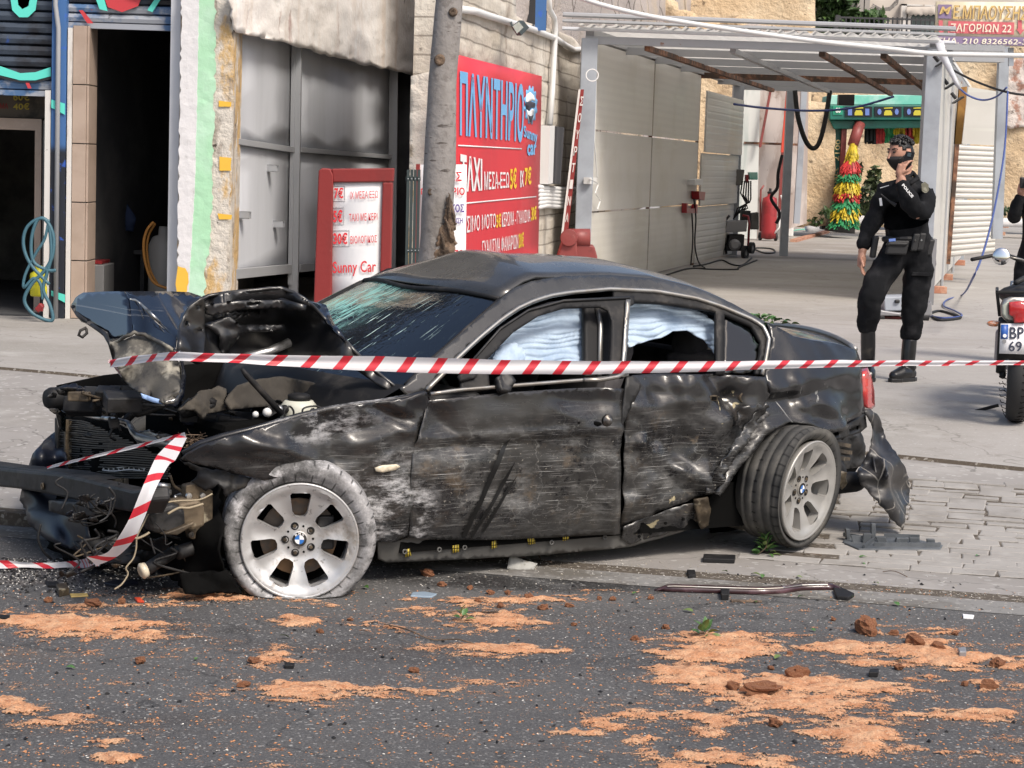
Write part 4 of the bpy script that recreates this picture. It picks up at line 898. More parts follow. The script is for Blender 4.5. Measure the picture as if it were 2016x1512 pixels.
# ------------------------------------------------------------------ plants
def leafcloud(mb, c, rx, ry, rz, n, size, shell=.3):
    for _ in range(n):
        d = Vector((random.gauss(0, 1), random.gauss(0, 1), random.gauss(0, 1))).normalized()*random.uniform(shell, 1)**.5
        p = Vector(c)+Vector((d.x*rx, d.y*ry, d.z*rz)); nrm = Vector((random.gauss(0, 1), random.gauss(0, 1)-.4, random.gauss(.5, 1))).normalized()
        x = nrm.orthogonal().normalized(); x = (Matrix.Rotation(random.uniform(0, 6.28), 3, nrm) @ x); y = nrm.cross(x); s = size*random.uniform(.6, 1.3)
        mb.add([p-x*s, p+y*s*.45+nrm*s*.1, p+x*s, p-y*s*.45+nrm*s*.1], [(0, 1, 2, 3)])
def lf(nm, c): return M(nm, c, .5, layers=[dict(c=tuple(x*.45 for x in c), s=1.6, lo=.42, hi=.6, co='World'), dict(c=(c[0]*1.7, c[1]*1.5, c[2]*1.3), s=4, lo=.58, hi=.72, co='World', f=.8)])
m_leaf = lf('leaf_green', (.05, .10, .028)); m_leaf2 = lf('olive_leaf', (.10, .14, .05))
def plant(nm, label, px, Y, clumps, n, size, mt, stems=()):
    t = thing(nm, label, 'plant' if nm != 'tree' else 'tree', PY(*px, Y)); mb = MB()
    for (u, v, ru, rv) in clumps: leafcloud(mb, PY(u, v, Y), ru/FPX*Y, ru/FPX*Y*.8, rv/FPX*Y, int(n*ru*rv/400), size)
    o = mb.build('foliage' if nm != 'tree' else 'crown', mt, t, fixn=False); o['kind'] = 'stuff'
    for s in stems: MB().tube([PY(*p, Y) for p in s], .05 if nm == 'tree' else .03, 6).build('stem' if nm != 'tree' else 'trunk', m_bark, t)
plant('shrub', 'pale green shrub behind the wash brush against the ochre wall', (1715, 425), 53, [(1712, 385, 20, 32), (1722, 350, 14, 26), (1700, 410, 22, 14), (1690, 335, 9, 16)], 90, .11, m_leaf2, [[(1712, 430), (1715, 360)]])
plant('shrub', 'small dark green bush at the foot of the yard wall beside the machine', (1606, 445), 49, [(1606, 436, 16, 8), (1625, 420, 12, 10)], 110, .09, m_leaf, [[(1606, 446), (1606, 436)]])
plant('shrub', 'low weeds growing on the planter kerb behind the photographer', (1985, 425), 53, [(1990, 416, 22, 8)], 110, .09, m_leaf, [[(1990, 424), (1990, 415)]])
plant('tree', 'leafy green tree hanging over the back wall beside the railing', (1650, 90), 61, [(1630, 20, 30, 36), (1660, 45, 40, 34), (1700, 50, 40, 22), (1720, 34, 26, 12), (1690, 72, 40, 12), (1640, -10, 50, 26), (1615, 60, 18, 20)], 90, .2, m_leaf, [[(1625, 88), (1642, 40), (1655, -30)], [(1605, 60), (1607, 0), (1604, -40)]])
tw = thing('bare_branch', 'thin bare twigs arching in front of the rendered house', 'branch', PY(1740, 15, 64))
for k in range(5):
    a = random.uniform(-4, 4); MB().tube([PY(1768+a, -20, 64), PY(1765+a, 0+k*2, 64), PY(1752, 14+k*1.6, 64), PY(1735, 17+k, 64), PY(1718-k*2, 8+k*3, 64)], .016, 5).build('twig', m_bark, tw)
tag(MB().bar(PY(1650, 30, 59.5), PY(1640, 84, 59.5), .18, .12, (1, 0, 0)).build('stub_post', m_iron), 'dark stub of a post beside the green tree', 'post')

# ------------------------------------------------------------------ wash equipment under the canopy
m_redtank = M('red_tank', (.30, .025, .03), .35, layers=[dict(c=(.2, .02, .022), s=3)]); m_rubber = M('black_rubber', (.014, .014, .015), .7); m_greymetal = M('grey_metal', (.25, .25, .26), .4, .3)
pw = thing('pressure_washer', 'grey wheeled pressure washer with red handle beside the partition', 'machine', G(1450, 505))
WY = 36.5; Z_ = lambda u, v, o=0.: PY(u, v, WY-o)
def wp(poly, o, d, nm, mt, bv=.01): return MB().prism([Z_(*p, o) for p in poly], (0, d, 0)).build(nm, mt, pw, bevel=bv)
wp([(1432, 436), (1472, 434), (1470, 456), (1426, 458)], .1, .5, 'cover', m_greymetal); wp([(1436, 462), (1466, 462), (1464, 494), (1430, 494)], .0, .4, 'motor', m_blackpl)
MB().lathe(Z_(1446, 482, .02), (0, -1, 0), [(.10, 0), (.10, .1), (.06, .13), (.03, .13)], 16).build('motor_end', m_greymetal, pw)
for (u, v, r) in ((1418, 491, .12), (1467, 497, .12), (1480, 488, .1)):
    w_ = MB().lathe(Z_(u, v, .15), (.9, -.5, 0), [(r*.5, -.03), (r, -.03), (r, .03), (r*.5, .03)], 16, closed=True).build('wheel', m_rubber, pw); MB().lathe(Z_(u, v, .15), (.9, -.5, 0), [(r*.48, -.02), (r*.48, .02)], 12).build('hub', m_greymetal, w_)
MB().tube([Z_(1472, 500), Z_(1475, 440), Z_(1473, 426), Z_(1462, 424)], .022, 7).build('handle', m_redtank, pw, smooth=True); MB().tube([Z_(1430, 500), Z_(1424, 440), Z_(1436, 424)], .022, 7).build('handle', m_blackpl, pw, smooth=True)
wp([(1460, 415), (1478, 415), (1478, 434), (1460, 434)], -.2, .3, 'reel', m_blackpl); wp([(1478, 420), (1494, 418), (1494, 452), (1478, 452)], -.3, .3, 'tank', m_darkwall)
ft = thing('foam_tank', 'tall red foam tank with white hose handle', 'tank', G(1512, 474))
c = G(1512, 474); MB().lathe(c, (0, 0, 1), [(.05, .03), (.165, .06), (.17, .2), (.17, .82), (.15, .93), (.06, .97), (.05, 1.03), (0, 1.03)], 22).build('cylinder', m_redtank, ft, smooth=True)
MB().lathe(c, (0, 0, 1), [(.045, 1.0), (.07, 1.06), (.03, 1.08), (.03, 1.14), (0, 1.14)], 12).build('valve', m_blackpl, ft)
for s in (-1, 1): w_ = MB().lathe(c+Vector((s*.17, .05, .09)), (1, .2, 0), [(.04, -.02), (.09, -.02), (.09, .02), (.04, .02)], 14, closed=True).build('wheel', m_rubber, ft)
MB().tube([c+Vector(q) for q in ((-.18, 0, .2), (-.2, .05, .9), (-.2, .05, 1.1), (-.14, .05, 1.2))], .022, 7).build('handle', m_redsteel, ft, smooth=True)
MB().tube([c+Vector(q) for q in ((.1, -.1, .15), (.22, -.1, .3), (.24, 0, .6), (.30, .02, .8), (.24, .02, 1.0))], .02, 7).build('hose', m_whitepipe, ft, smooth=True)
bk = thing('bucket', 'white plastic bucket standing behind the red foam tank', 'bucket', G(1531, 468)); c = G(1531, 470)
MB().lathe(c, (0, 0, 1), [(0, .0), (.2, 0), (.26, .58), (.28, .6), (.25, .6), (.19, .03), (0, .03)], 20).build('pail', m_whitepipe, bk, smooth=True)
bb_ = thing('white_container', 'white plastic container with a black tap beside the bucket', 'container', G(1549, 466)); c = G(1549, 466)
MB().box(c.x-.14, c.x+.14, c.y-.12, c.y+.12, GH, GH+.75).build('body', m_whitepipe, bb_, bevel=.03); MB().lathe(c+Vector((-.05, -.13, .42)), (0, -1, 0), [(.09, 0), (.09, .07), (.03, .09)], 12).build('tap', m_blackpl, bb_)
gs = lambda pts: [G(*p, .015) for p in pts]
def cable(pts, r, nm, label, mt, cat='cable', smoothn=6):
    q = [Vector(p) for p in pts]; out = []
    for i in range(len(q)-1):
        p0, p1, p2, p3 = q[max(i-1, 0)], q[i], q[i+1], q[min(i+2, len(q)-1)]
        for k in range(smoothn):
            t = k/smoothn; out.append(.5*((2*p1)+(p2-p0)*t+(2*p0-5*p1+4*p2-p3)*t*t+(3*p1-p0-3*p2+p3)*t**3))
    out.append(q[-1]); return tag(MB().tube(out, r, 6).build(nm, mt, smooth=True), label, cat)
cable(gs([(1555, 456), (1575, 452), (1600, 451), (1596, 447)]), .02, 'garden_hose', 'green hose lying along the kerb by the white container', m_mint, 'hose')
cable(gs([(1365, 524), (1390, 520), (1420, 512), (1440, 520), (1460, 522), (1480, 508)]), .012, 'power_cable', 'black cable snaking on the floor in front of the pressure washer', m_rubber)
cable(gs([(1310, 542), (1340, 532), (1365, 528), (1400, 530), (1450, 530), (1455, 526), (1490, 512)]), .012, 'power_cable', 'black cable running from the partition foot past the car roof', m_rubber)
cable(gs([(1475, 490), (1495, 488), (1520, 490), (1525, 497), (1505, 498), (1485, 490)]), .015, 'rubber_hose', 'coiled black hose on the floor beside the washer', m_rubber, 'hose')
tag(MB().bar(G(1562, 474, .03), G(1628, 456, .03), .14, .06).build('timber', m_brick), 'reddish timber baulk lying on the floor before the machine', 'timber')
# sockets, switch gear and hoses on the partition
so1 = thing('socket_box', 'white and red plug socket with hanging cable on the partition', 'socket', PLf(1362, 360))
n3 = Vector((DC[1], -DC[0], 0)).normalized(); pk = lambda u, v, o: PV(FL, DC, o)(u, v)
MB().prism([pk(*p, .03) for p in ((1353, 354), (1369, 352), (1369, 363), (1353, 364))], n3*.12).build('box', m_whitepipe, so1); MB().prism([pk(*p, .04) for p in ((1361, 376), (1374, 378), (1372, 394), (1362, 392))], n3*.12).build('plug', m_redtank, so1)
MB().prism([pk(*p, .04) for p in ((1342, 400), (1345, 400), (1345, 410), (1360, 410), (1362, 402), (1364, 402), (1363, 420), (1342, 419))], n3*.08).build('bracket', m_redtank, so1)
cable([pk(1366, 392, .12), pk(1370, 430, .12), pk(1368, 480, .12), pk(1375, 515, .12), G(1388, 528, .02)], .012, 'power_cable', 'black cable hanging from the red plug on the partition', m_rubber)
cable([pk(1362, 418, .1), pk(1364, 470, .1), pk(1360, 522, .1)], .012, 'power_cable', 'thin black cable beside the rusty panel post', m_rubber)
tag(MB().prism([pk(*p, .02) for p in ((1183, 296), (1195, 297), (1194, 328), (1182, 327))], n3*.004).build('paper_notice', m_whitepipe), 'small white paper notice stuck on the first partition panel', 'notice')
so2 = thing('switch_box', 'white junction box with loose white wires near the front post', 'box', pk(1155, 355, .05))
MB().prism([pk(*p, .02) for p in ((1149, 349), (1162, 349), (1162, 362), (1149, 362))], n3*.08).build('box', m_whitepipe, so2)
MB().tube([pk(*p, .1) for p in ((1160, 352), (1170, 356), (1178, 362), (1172, 380), (1182, 395), (1176, 412))], .008, 5).build('wire', m_whitepipe, so2); MB().tube([pk(*p, .1) for p in ((1174, 122), (1173, 200), (1170, 280), (1176, 350))], .007, 5).build('wire', m_whitepipe, so2)
tag(MB().lathe(pk(1166, 148, .2), (0, -1, .2), [(.065, -.006), (.075, -.006), (.075, .006), (.065, .006)], 20, closed=True).build('wire_coil', m_whitepipe), 'small ring of white wire hanging at the canopy corner', 'wire')
sw = thing('switch_cabinet', 'grey and green control boxes with a bundle of hoses by the washer', 'box', Z_(1460, 350))
wp2 = lambda poly, nm, mt: MB().prism([PY(*p, 37.2) for p in poly], (0, .2, 0)).build(nm, mt, sw, bevel=.01)
wp2([(1444, 333), (1466, 334), (1462, 364), (1440, 366)], 'box', m_darkwall); wp2([(1474, 339), (1492, 339), (1492, 354), (1476, 354)], 'box', m_mint); wp2([(1468, 344), (1474, 344), (1474, 360), (1468, 360)], 'switch', m_redtank)
for i in range(5): MB().tube([PY(*p, 37.1) for p in ((1462+i*4, 356), (1458+i*5, 380+i*3), (1468+i*2, 398), (1472-i*5, 410), (1452-i*2, 420+i*3))], .014, 5).build('hose', m_rubber, sw, smooth=True)
cable([PY(*p, 38.1) for p in ((1540, 305), (1532, 340), (1530, 370), (1518, 390), (1535, 420), (1528, 440))], .03, 'rubber_hose', 'black hose hanging beside the red pole', m_rubber, 'hose')
cable([PY(*p, 36.5) for p in ((1565, 178), (1571, 230), (1585, 275), (1600, 292), (1613, 280), (1625, 235), (1634, 178))], .042, 'rubber_hose', 'thick black hose hanging in a loop below the canopy end', m_rubber, 'hose')
cable([PY(1445, 205, 34), PY(1510, 213, 35), PY(1600, 218, 36), PY(1680, 212, 36), PY(1760, 190, 36)], .02, 'blue_line', 'thin blue hose slung across under the canopy', M('blue_hose', (.05, .08, .25), .5), 'hose')
m_bh = bpy.data.materials['blue_hose']
cable([PY(1872, 136, 25.5), PY(1925, 162, 25.3), PY(1990, 183, 25), PY(2060, 190, 25)], .014, 'black_line', 'dark cable from the canopy corner off to the street side', m_rubber)
cable([PY(1880, 165, 25.6), PY(1905, 187, 25.5), PY(1935, 197, 25.5), PY(1962, 190, 25.2), PY(1982, 172, 25.)], .012, 'blue_line', 'blue cable sagging between the canopy and the side post', m_bh)
cable([PY(1984, 180, 25.), PY(1978, 290, 24.), PY(1960, 400, 22.5), PY(1938, 490, 21), PY(1915, 548, 20.2), G(1895, 580, .02), G(1865, 590, .02), G(1858, 602, .02), G(1880, 612, .02), G(1893, 622, .02), G(1860, 626, .02), G(1830, 622, .02)], .011, 'blue_hose', 'blue hose hanging from the side post and trailing over the driveway', m_bh, 'hose')
cable(gs([(1828, 618), (1850, 612), (1880, 620), (1890, 626), (1850, 630), (1835, 622)]), .015, 'black_line', 'black cable coil on the driveway beside the blue hose', m_rubber)
cable([PY(1125, -12, 19), PY(1180, 8, 19), PY(1280, 32, 19), PY(1420, 55, 19), PY(1600, 80, 19), PY(1760, 97, 19), PY(1850, 106, 19), PY(2060, 110, 19)], .022, 'overhead_cable', 'thick white cable sagging across in front of the canopy roof', m_whitepipe)
# vacuum or jack standing behind the policeman
vc = thing('floor_machine', 'grey wheeled floor machine with upright bar behind the policeman', 'machine', G(1780, 630))
VY = 22.3; Zv = lambda u, v, o=0.: PY(u, v, VY-o)
vp = lambda poly, o, d, nm, mt: MB().prism([Zv(*p, o) for p in poly], (0, d, 0)).build(nm, mt, vc, bevel=.012)
vp([(1724, 608), (1742, 612), (1770, 616), (1800, 616), (1834, 592), (1836, 622), (1726, 622)], .2, .5, 'base', m_greymetal); vp([(1740, 585), (1800, 583), (1800, 612), (1742, 612)], .1, .4, 'body', m_post)
vp([(1762, 590), (1772, 590), (1772, 597), (1762, 597)], .13, .04, 'latch', m_blackpl)
vp([(1726, 623), (1775, 623), (1775, 629), (1726, 629)], .1, .3, 'tray', m_redsteel)
for u in (1734, 1822): MB().lathe(Zv(u, 624, .15), (1, 0, 0), [(.02, -.04), (.05, -.03), (.05, .03), (.02, .04)], 12).build('castor', m_rubber, vc)
MB().bar(Zv(1829, 600), Zv(1836, 470), .08, .08, (1, 0, 0)).build('upright', m_greymetal, vc)
MB().tube([Zv(1836, 470), Zv(1838, 520), Zv(1830, 550), Zv(1822, 570)], .03, 7).build('hose', m_rubber, vc, smooth=True)

# ------------------------------------------------------------------ things at the left garage
hz = thing('hose_coil', 'blue green garden hose coiled against the garage post', 'hose', G(95, 640))
m_hose = M('teal_hose', (.05, .13, .17), .5); HY = 18.3; H = lambda u, v: PY(u, v, HY)
def spl(pts, n=6):
    out = []; q = [Vector(p) for p in pts]
    for i in range(len(q)-1):
        p0, p1, p2, p3 = q[max(i-1, 0)], q[i], q[i+1], q[min(i+2, len(q)-1)]
        for k in range(n): t = k/n; out.append(.5*((2*p1)+(p2-p0)*t+(2*p0-5*p1+4*p2-p3)*t*t+(3*p1-p0-3*p2+p3)*t**3))
    return out+[q[-1]]
MB().tube(spl([H(*p) for p in ((97, 560), (60, 520), (46, 480), (55, 445), (85, 430), (104, 460), (104, 500), (90, 530), (62, 560), (48, 590), (62, 615), (90, 630), (104, 628), (98, 600), (85, 570), (92, 540), (101, 500), (95, 440), (75, 432), (62, 470), (66, 515), (95, 532), (110, 532))]), .016, 6).build('hose', m_hose, hz, smooth=True)
MB().tube(spl([H(*p) for p in ((96, 432), (88, 470), (70, 500), (50, 540), (47, 566), (66, 548), (80, 560), (84, 590))]), .014, 6).build('hose', m_hose, hz, smooth=True)
hn = thing('hose_nozzle', 'red plastic spray nozzle at the end of the coiled hose', 'nozzle', H(78, 605))
MB().bar(H(72, 612), H(84, 600), .05, .05).build('handle', m_redtank, hn, bevel=.01); MB().bar(H(80, 612), H(82, 598), .04, .04, (1, 0, 0)).build('trigger', m_redtank, hn)
yb = thing('spray_tank', 'small yellow spray tank by the garage door jamb', 'bottle', H(77, 582))
MB().lathe(PY(76, 583, 18.5), (0, 0, 1), [(0, 0), (.07, 0), (.075, .02), (.075, .08), (.065, .1), (.08, .13), (.075, .2), (.03, .23), (.03, .27), (0, .27)], 16).build('tank', M('bright_yellow_plastic', (.6, .55, .02), .4), yb, smooth=True)
MB().tube([PY(70, 545, 18.5), PY(82, 540, 18.5)], .02, 6).build('pump', m_blackpl, yb)
def spray_bottle(u, v, Y, mt, label):
    t = thing('spray_bottle', label, 'bottle', PY(u, v, Y)); c = PY(u, v, Y)
    MB().lathe(c, (0, 0, 1), [(0, 0), (.055, 0), (.058, .02), (.055, .13), (.02, .2), (.018, .24), (0, .24)], 14).build('body', mt, t, smooth=True); MB().bar(c+Vector((-.05, 0, .26)), c+Vector((.03, 0, .265)), .03, .04).build('trigger', m_whitepipe, t)
m_lime = M('lime_liquid', (.13, .24, .02), .3); m_clr = M('clear_bottle', (.16, .17, .18), .3)
spray_bottle(242, 489, 21.0, m_lime, 'lime green spray bottle on the garage bench'); spray_bottle(262, 491, 21.1, m_clr, 'clear spray bottle nearest the green one'); spray_bottle(274, 491, 21.2, m_clr, 'clear spray bottle nearest the orange hose')
bench = thing('work_bench', 'dark bench inside the garage carrying the spray bottles', 'bench', PY(245, 560, 20.2))
a, b = PY(215, 490, 20.9), PY(290, 492, 20.9); MB().box(a.x, b.x, 20.8, 21.6, a.z-.04, a.z).build('top', m_dark, bench)
for x in (a.x+.04, b.x-.04): MB().box(x-.02, x+.02, 20.85, 21.5, GH, a.z-.04).build('leg', m_dark, bench)
gb = thing('grey_cabinet', 'low grey cabinet standing just inside the garage', 'cabinet', PY(185, 575, 19.5)); a, b = PY(167, 521, 19.4), PY(204, 575, 19.4); MB().box(a.x, b.x, 19.4, 19.9, GH, a.z).build('body', M('grey_cabinet_paint', (.2, .2, .2), .6), gb, bevel=.008)
MB().box(a.x, b.x-.04, 19.5, 19.9, a.z+.005, a.z+.03).build('lid', m_redtank, gb)
gb2 = thing('water_heater', 'pale tank standing in the dark garage behind the pillar', 'tank', PY(320, 570, 20.)); c = PY(320, 560, 20.2); c.z = GH
MB().lathe(c, (0, 0, 1), [(0, .02), (.13, .02), (.14, .06), (.14, .62), (.10, .7), (.05, .72), (.04, .8), (0, .8)], 20).build('tank', M('pale_steel', (.3, .3, .29), .5), gb2, smooth=True)
cable([PY(*p, 19.7) for p in ((303, 437), (290, 452), (283, 480), (287, 520), (302, 555), (330, 568))], .015, 'orange_hose', 'orange hose hanging in a curve inside the garage', M('orange_hose', (.45, .2, .04), .5), 'hose')
cable([PY(*p, 19.75) for p in ((306, 440), (294, 460), (289, 490), (295, 530), (312, 562))], .013, 'orange_hose', 'second orange hose curve behind the first inside the garage', bpy.data.materials['orange_hose'], 'hose')
jk = thing('hanging_jacket', 'dark blue work jacket with lime trim hanging in the garage', 'jacket', PY(225, 430, 20.6))
sheet('cloth', [(198, 402), (214, 396), (250, 400), (268, 430), (262, 455), (212, 450), (205, 425)], YP(20.6), M('navy_cloth', (.015, .03, .08), .8), jk, step=8, disp=.06, dscale=6, thick=.03)
sheet('trim', [(197, 404), (214, 397), (221, 410), (218, 423), (205, 410)], YP(20.5), M('lime_cloth', (.2, .4, .06), .7), jk, step=6, thick=.01)
# ------------------------------------------------------------------ the wrecked car
wreck = thing('wrecked_car', 'crashed black saloon car with crumpled bonnet, flat tyres and scraped doors', 'car', W(1.3, .9, 0))
SIDE = [(1.3, .45, 0, 2.1, .36, 9)]
def paint(nm, dust=.3, scuff=1., white=(), extra=(), base=(.006, .006, .008), rough=.2, coat=.5):
    L = [dict(c=(.105, .104, .10), s=2.2, det=8, lo=.15, hi=.95, f=dust*.8, rough=.4, co='UV')]
    if scuff: L += [dict(c=(.040, .038, .034), s=1.1, det=9, rg=.7, lo=.35, hi=.65, f=.8*scuff, rough=.5, co='UV', zone=SIDE, zsoft=.6),
         dict(c=(.175, .175, .172), s=2.2, st=(1, 2.0, 1), det=10, rg=.8, lo=.47, hi=.68, f=.75*scuff, rough=.6, co='UV', zone=SIDE),
         dict(c=(.125, .09, .055), s=3.2, det=10, rg=.78, lo=.52, hi=.68, f=.65*scuff, rough=.7, co='UV', zone=SIDE),
         dict(c=(.006, .006, .007), s=4.2, det=9, rg=.75, lo=.52, hi=.60, f=.9*scuff, rough=.25, co='UV', zone=SIDE),
         dict(c=(.30, .30, .29), s=3.4, st=(1, 17, 1), det=8, rg=.7, lo=.56, hi=.70, f=.65*scuff, rough=.6, co='UV', zone=SIDE),
         dict(c=(.50, .50, .49), s=6, st=(.6, 60, 1), det=5, lo=.62, hi=.66, f=.8*scuff, rough=.6, co='UV', zone=SIDE),
         dict(c=(.44, .44, .42), k='iso', s=2.2, det=5, st=(1, 1.6, 1), lo=.004, hi=.0005, f=.16*scuff, rough=.6, co='UV', zone=SIDE),
         dict(c=(.30, .28, .24), s=75, det=2, lo=.66, hi=.72, f=.6*scuff, rough=.8, co='UV', zone=SIDE)]
    if white: L.append(dict(c=(.58, .58, .59), s=5, st=(1, 2.4, 1), det=10, rg=.8, lo=.46, hi=.62, f=.85, rough=.85, co='UV', zone=white, zsoft=.1))
    return M(nm, base, rough, layers=L+list(extra), coat=.12 if scuff else coat, bump=.15 if scuff else .03, bscale=30, bdist=.004)
m_fender = paint('fender_paint', .35, .9, white=[(.38, .34, 0, .30, .32, 9), (.1, .70, 0, .36, .10, 9), (.46, .24, 0, .1, .2, 9)])
m_door = paint('door_paint', .42, 1., white=[(.55, .3, 0, .12, .25, 9)])
m_rdoor = paint('rear_door_paint', .45, 1., extra=[dict(c=(.42, .36, .22), s=3, lo=.645, hi=.675, f=.9, rough=.8, co='UV', dist=2), dict(c=(.26, .2, .13), s=6, lo=.58, hi=.66, f=.7, rough=.8, co='UV', zone=[(2.1, .4, 0, .25, .45, 9)])])
m_quarter = paint('quarter_paint', .3, .8, extra=[dict(c=(.40, .40, .38), s=4, lo=.63, hi=.66, f=.7, rough=.8, co='UV', dist=2.5, zone=[(2.5, .62, 0, .7, .22, 9)])])
m_clean = paint('roof_paint', .85, .0, base=(.012, .0115, .011), rough=.22); m_hood = M('bonnet_paint', (.004, .006, .012), .16, coat=.6, layers=[dict(c=(.09, .09, .09), s=5, det=9, rg=.75, lo=.52, hi=.75, f=.5, rough=.45, co='UV'), dict(c=(.3, .3, .3), s=4, st=(1, 14, 1), det=6, lo=.62, hi=.7, f=.5, rough=.5, co='UV')]); m_hoodin = M('bonnet_underside', (.009, .009, .010), .38, coat=.3, layers=[dict(c=(.03, .028, .025), s=4, lo=.5, hi=.7)])  # roof dust layer also paints in the brown-grey mirrored from the walls behind
m_chrome = M('satin_trim', (.34, .335, .32), .38, .8, layers=[dict(c=(.3, .28, .25), s=8)]); m_bk = M('black_trim', (.012, .012, .013), .6, spec=.25, layers=[dict(c=(.06, .055, .05), s=5, lo=.5, hi=.75)])
m_void = M('shade_black', (.005, .005, .005), .95, spec=.05)  # puts the shade of cavities into the colour; plain black parts share it
m_plas = M('dirty_black_plastic', (.018, .018, .019), .55, layers=[dict(c=(.07, .062, .05), s=6, lo=.5, hi=.72), dict(c=(.005, .005, .005), s=12)], bump=.3)
m_navy = M('navy_bumper_paint', (.004, .006, .014), .45, coat=.1, layers=[dict(c=(.05, .05, .05), s=4, lo=.56, hi=.75, f=.7, rough=.6)])
m_brownmetal = M('dirty_bracket_metal', (.15, .115, .075), .6, .35, layers=[dict(c=(.05, .038, .025), s=6), dict(c=(.34, .30, .22), s=14, lo=.6, hi=.72)], bump=.5)
m_alu = M('torn_aluminium', (.5, .5, .49), .35, .9, layers=[dict(c=(.12, .11, .1), s=7, lo=.48, hi=.62)])
m_insul = M('insulation_felt', (.045, .040, .034), .95, layers=[dict(c=(.075, .065, .052), s=4)], bump=.5, bscale=60)
m_bag = M('airbag_cloth', (.40, .50, .62), .9, layers=[dict(c=(.27, .36, .48), s=3), dict(c=(.46, .56, .67), s=4, lo=.5, hi=.8)])
m_cream2 = M('cream_lens', (.62, .55, .42), .35); m_yell = M('yellow_sticker', (.6, .45, .05), .6, layers=[dict(c=(.1, .08, .02), k='wave', s=30, lo=.5, hi=.6)])
def P_(name, outline, fn, mat, step=14, parent=wreck, **k): return sheet(name, outline, fn, mat, parent, step=step, uvcar=True, **k)
def cbox(a0, a1, b0, b1, z0, z1, name, mat, bevel=.0, parent=wreck):
    c = W((a0+a1)/2, (b0+b1)/2, (z0+z1)/2); return MB().obox(c, Vector(EA)*(a1-a0)/2, Vector(EB)*(b1-b0)/2, (0, 0, (z1-z0)/2)).build(name, mat, parent, bevel=bevel)
# --- tub, cabin, far side
cbox(.5, 2.25, .12, 1.68, .14, .30, 'floor_pan', m_void); cbox(2.25, 2.6, .5, 1.5, .2, .3, 'rear_floor', m_void); cbox(-.15, .55, .45, 1.35, .16, .66, 'engine_block', m_void, .03); cbox(.5, .56, .12, 1.68, .2, .84, 'firewall', m_void)
cbox(.56, .95, .14, 1.66, .62, .80, 'dashboard', m_plas, .04); cbox(2.55, 3.0, .45, 1.5, .34, .82, 'boot_floor', m_void); cbox(.6, 2.4, .10, .13, .28, .70, 'door_gap_backing', m_void)  # black backing added so the gaps around the doors stay dark
cbox(.5, 2.45, .06, .20, .13, .34, 'sill_box', m_void)
m_seat = M('grey_seat_cloth', (.055, .052, .055), .9, layers=[dict(c=(.09, .085, .09), s=6)])
for b0 in (.30, 1.0):
    cbox(1.15, 1.65, b0, b0+.5, .36, .52, 'seat', m_seat, .05)
    mb = MB(); c0, c1 = W(1.62, b0+.25, .45), W(1.84, b0+.25, 1.0); ax = (c1-c0).normalized(); mb.obox((c0+c1)/2, Vector(EB)*.24, ax*.29, ax.cross(Vector(EB))*.06); mb.build('backrest', m_seat, wreck, bevel=.05)
    MB().ball(W(1.88, b0+.25, 1.10), .12, 12, 9, (.7, 1.1, .8)).build('headrest', m_seat, wreck, smooth=True)
cbox(2.05, 2.45, .25, 1.55, .36, .50, 'rear_bench', m_seat, .05); mb = MB(); mb.obox(W(2.52, .9, .66), Vector(EB)*.62, (0, 0, .24), Vector(EA)*.07); mb.build('rear_backrest', m_seat, wreck, bevel=.04)
hc = CB(1358, 678, .55); MB().ball(hc, .105, 16, 12, (.85, 1., 1.05)).build('headrest', m_seat, wreck, smooth=True)
MB().ball(CB(1372, 705, .5), .13, 14, 8, (1.2, .6, .35)).build('seat_bolster', m_seat, wreck, smooth=True)
cbox(1.45, 2.55, 1.50, 1.54, .6, 1.20, 'cabin_blackout', m_void); cbox(2.56, 3.1, 1.44, 1.48, .6, 1.0, 'cabin_blackout', m_void)  # unseen black boards added to keep the far side of the cabin dark
sw_c = W(.98, .45, .84); sax = Vector(EA)*.85+Vector((0, 0, .5)); MB().lathe(sw_c, sax, [(.165, -.013), (.19, 0), (.165, .013), (.16, 0)], 24, closed=True).build('steering_wheel', m_bk, wreck, smooth=True)
MB().lathe(sw_c, sax, [(.0, -.01), (.07, -.01), (.07, .03), (0, .04)], 14).build('steering_hub', m_bk, wreck, smooth=True)
def FS(x, y): a, z = x/100, y/100; return W(a, 1.8-bside(a, z), z)
FS.n = Vector(EB)
sheet('far_side', [(-35, 55), (20, 78), (50, 88), (95, 110), (120, 125), (170, 130), (215, 120), (255, 104), (300, 97), (300, 40), (285, 25), (275, 52), (235, 52), (225, 20), (50, 18), (38, 50), (-25, 52)], FS, m_bk, wreck, step=9, uvcar=True,
      holes=[[(75, 91), (110, 112), (150, 122), (158, 121), (156, 92)], [(164, 92), (164, 121), (210, 113), (236, 98), (234, 93)]], thick=.02)

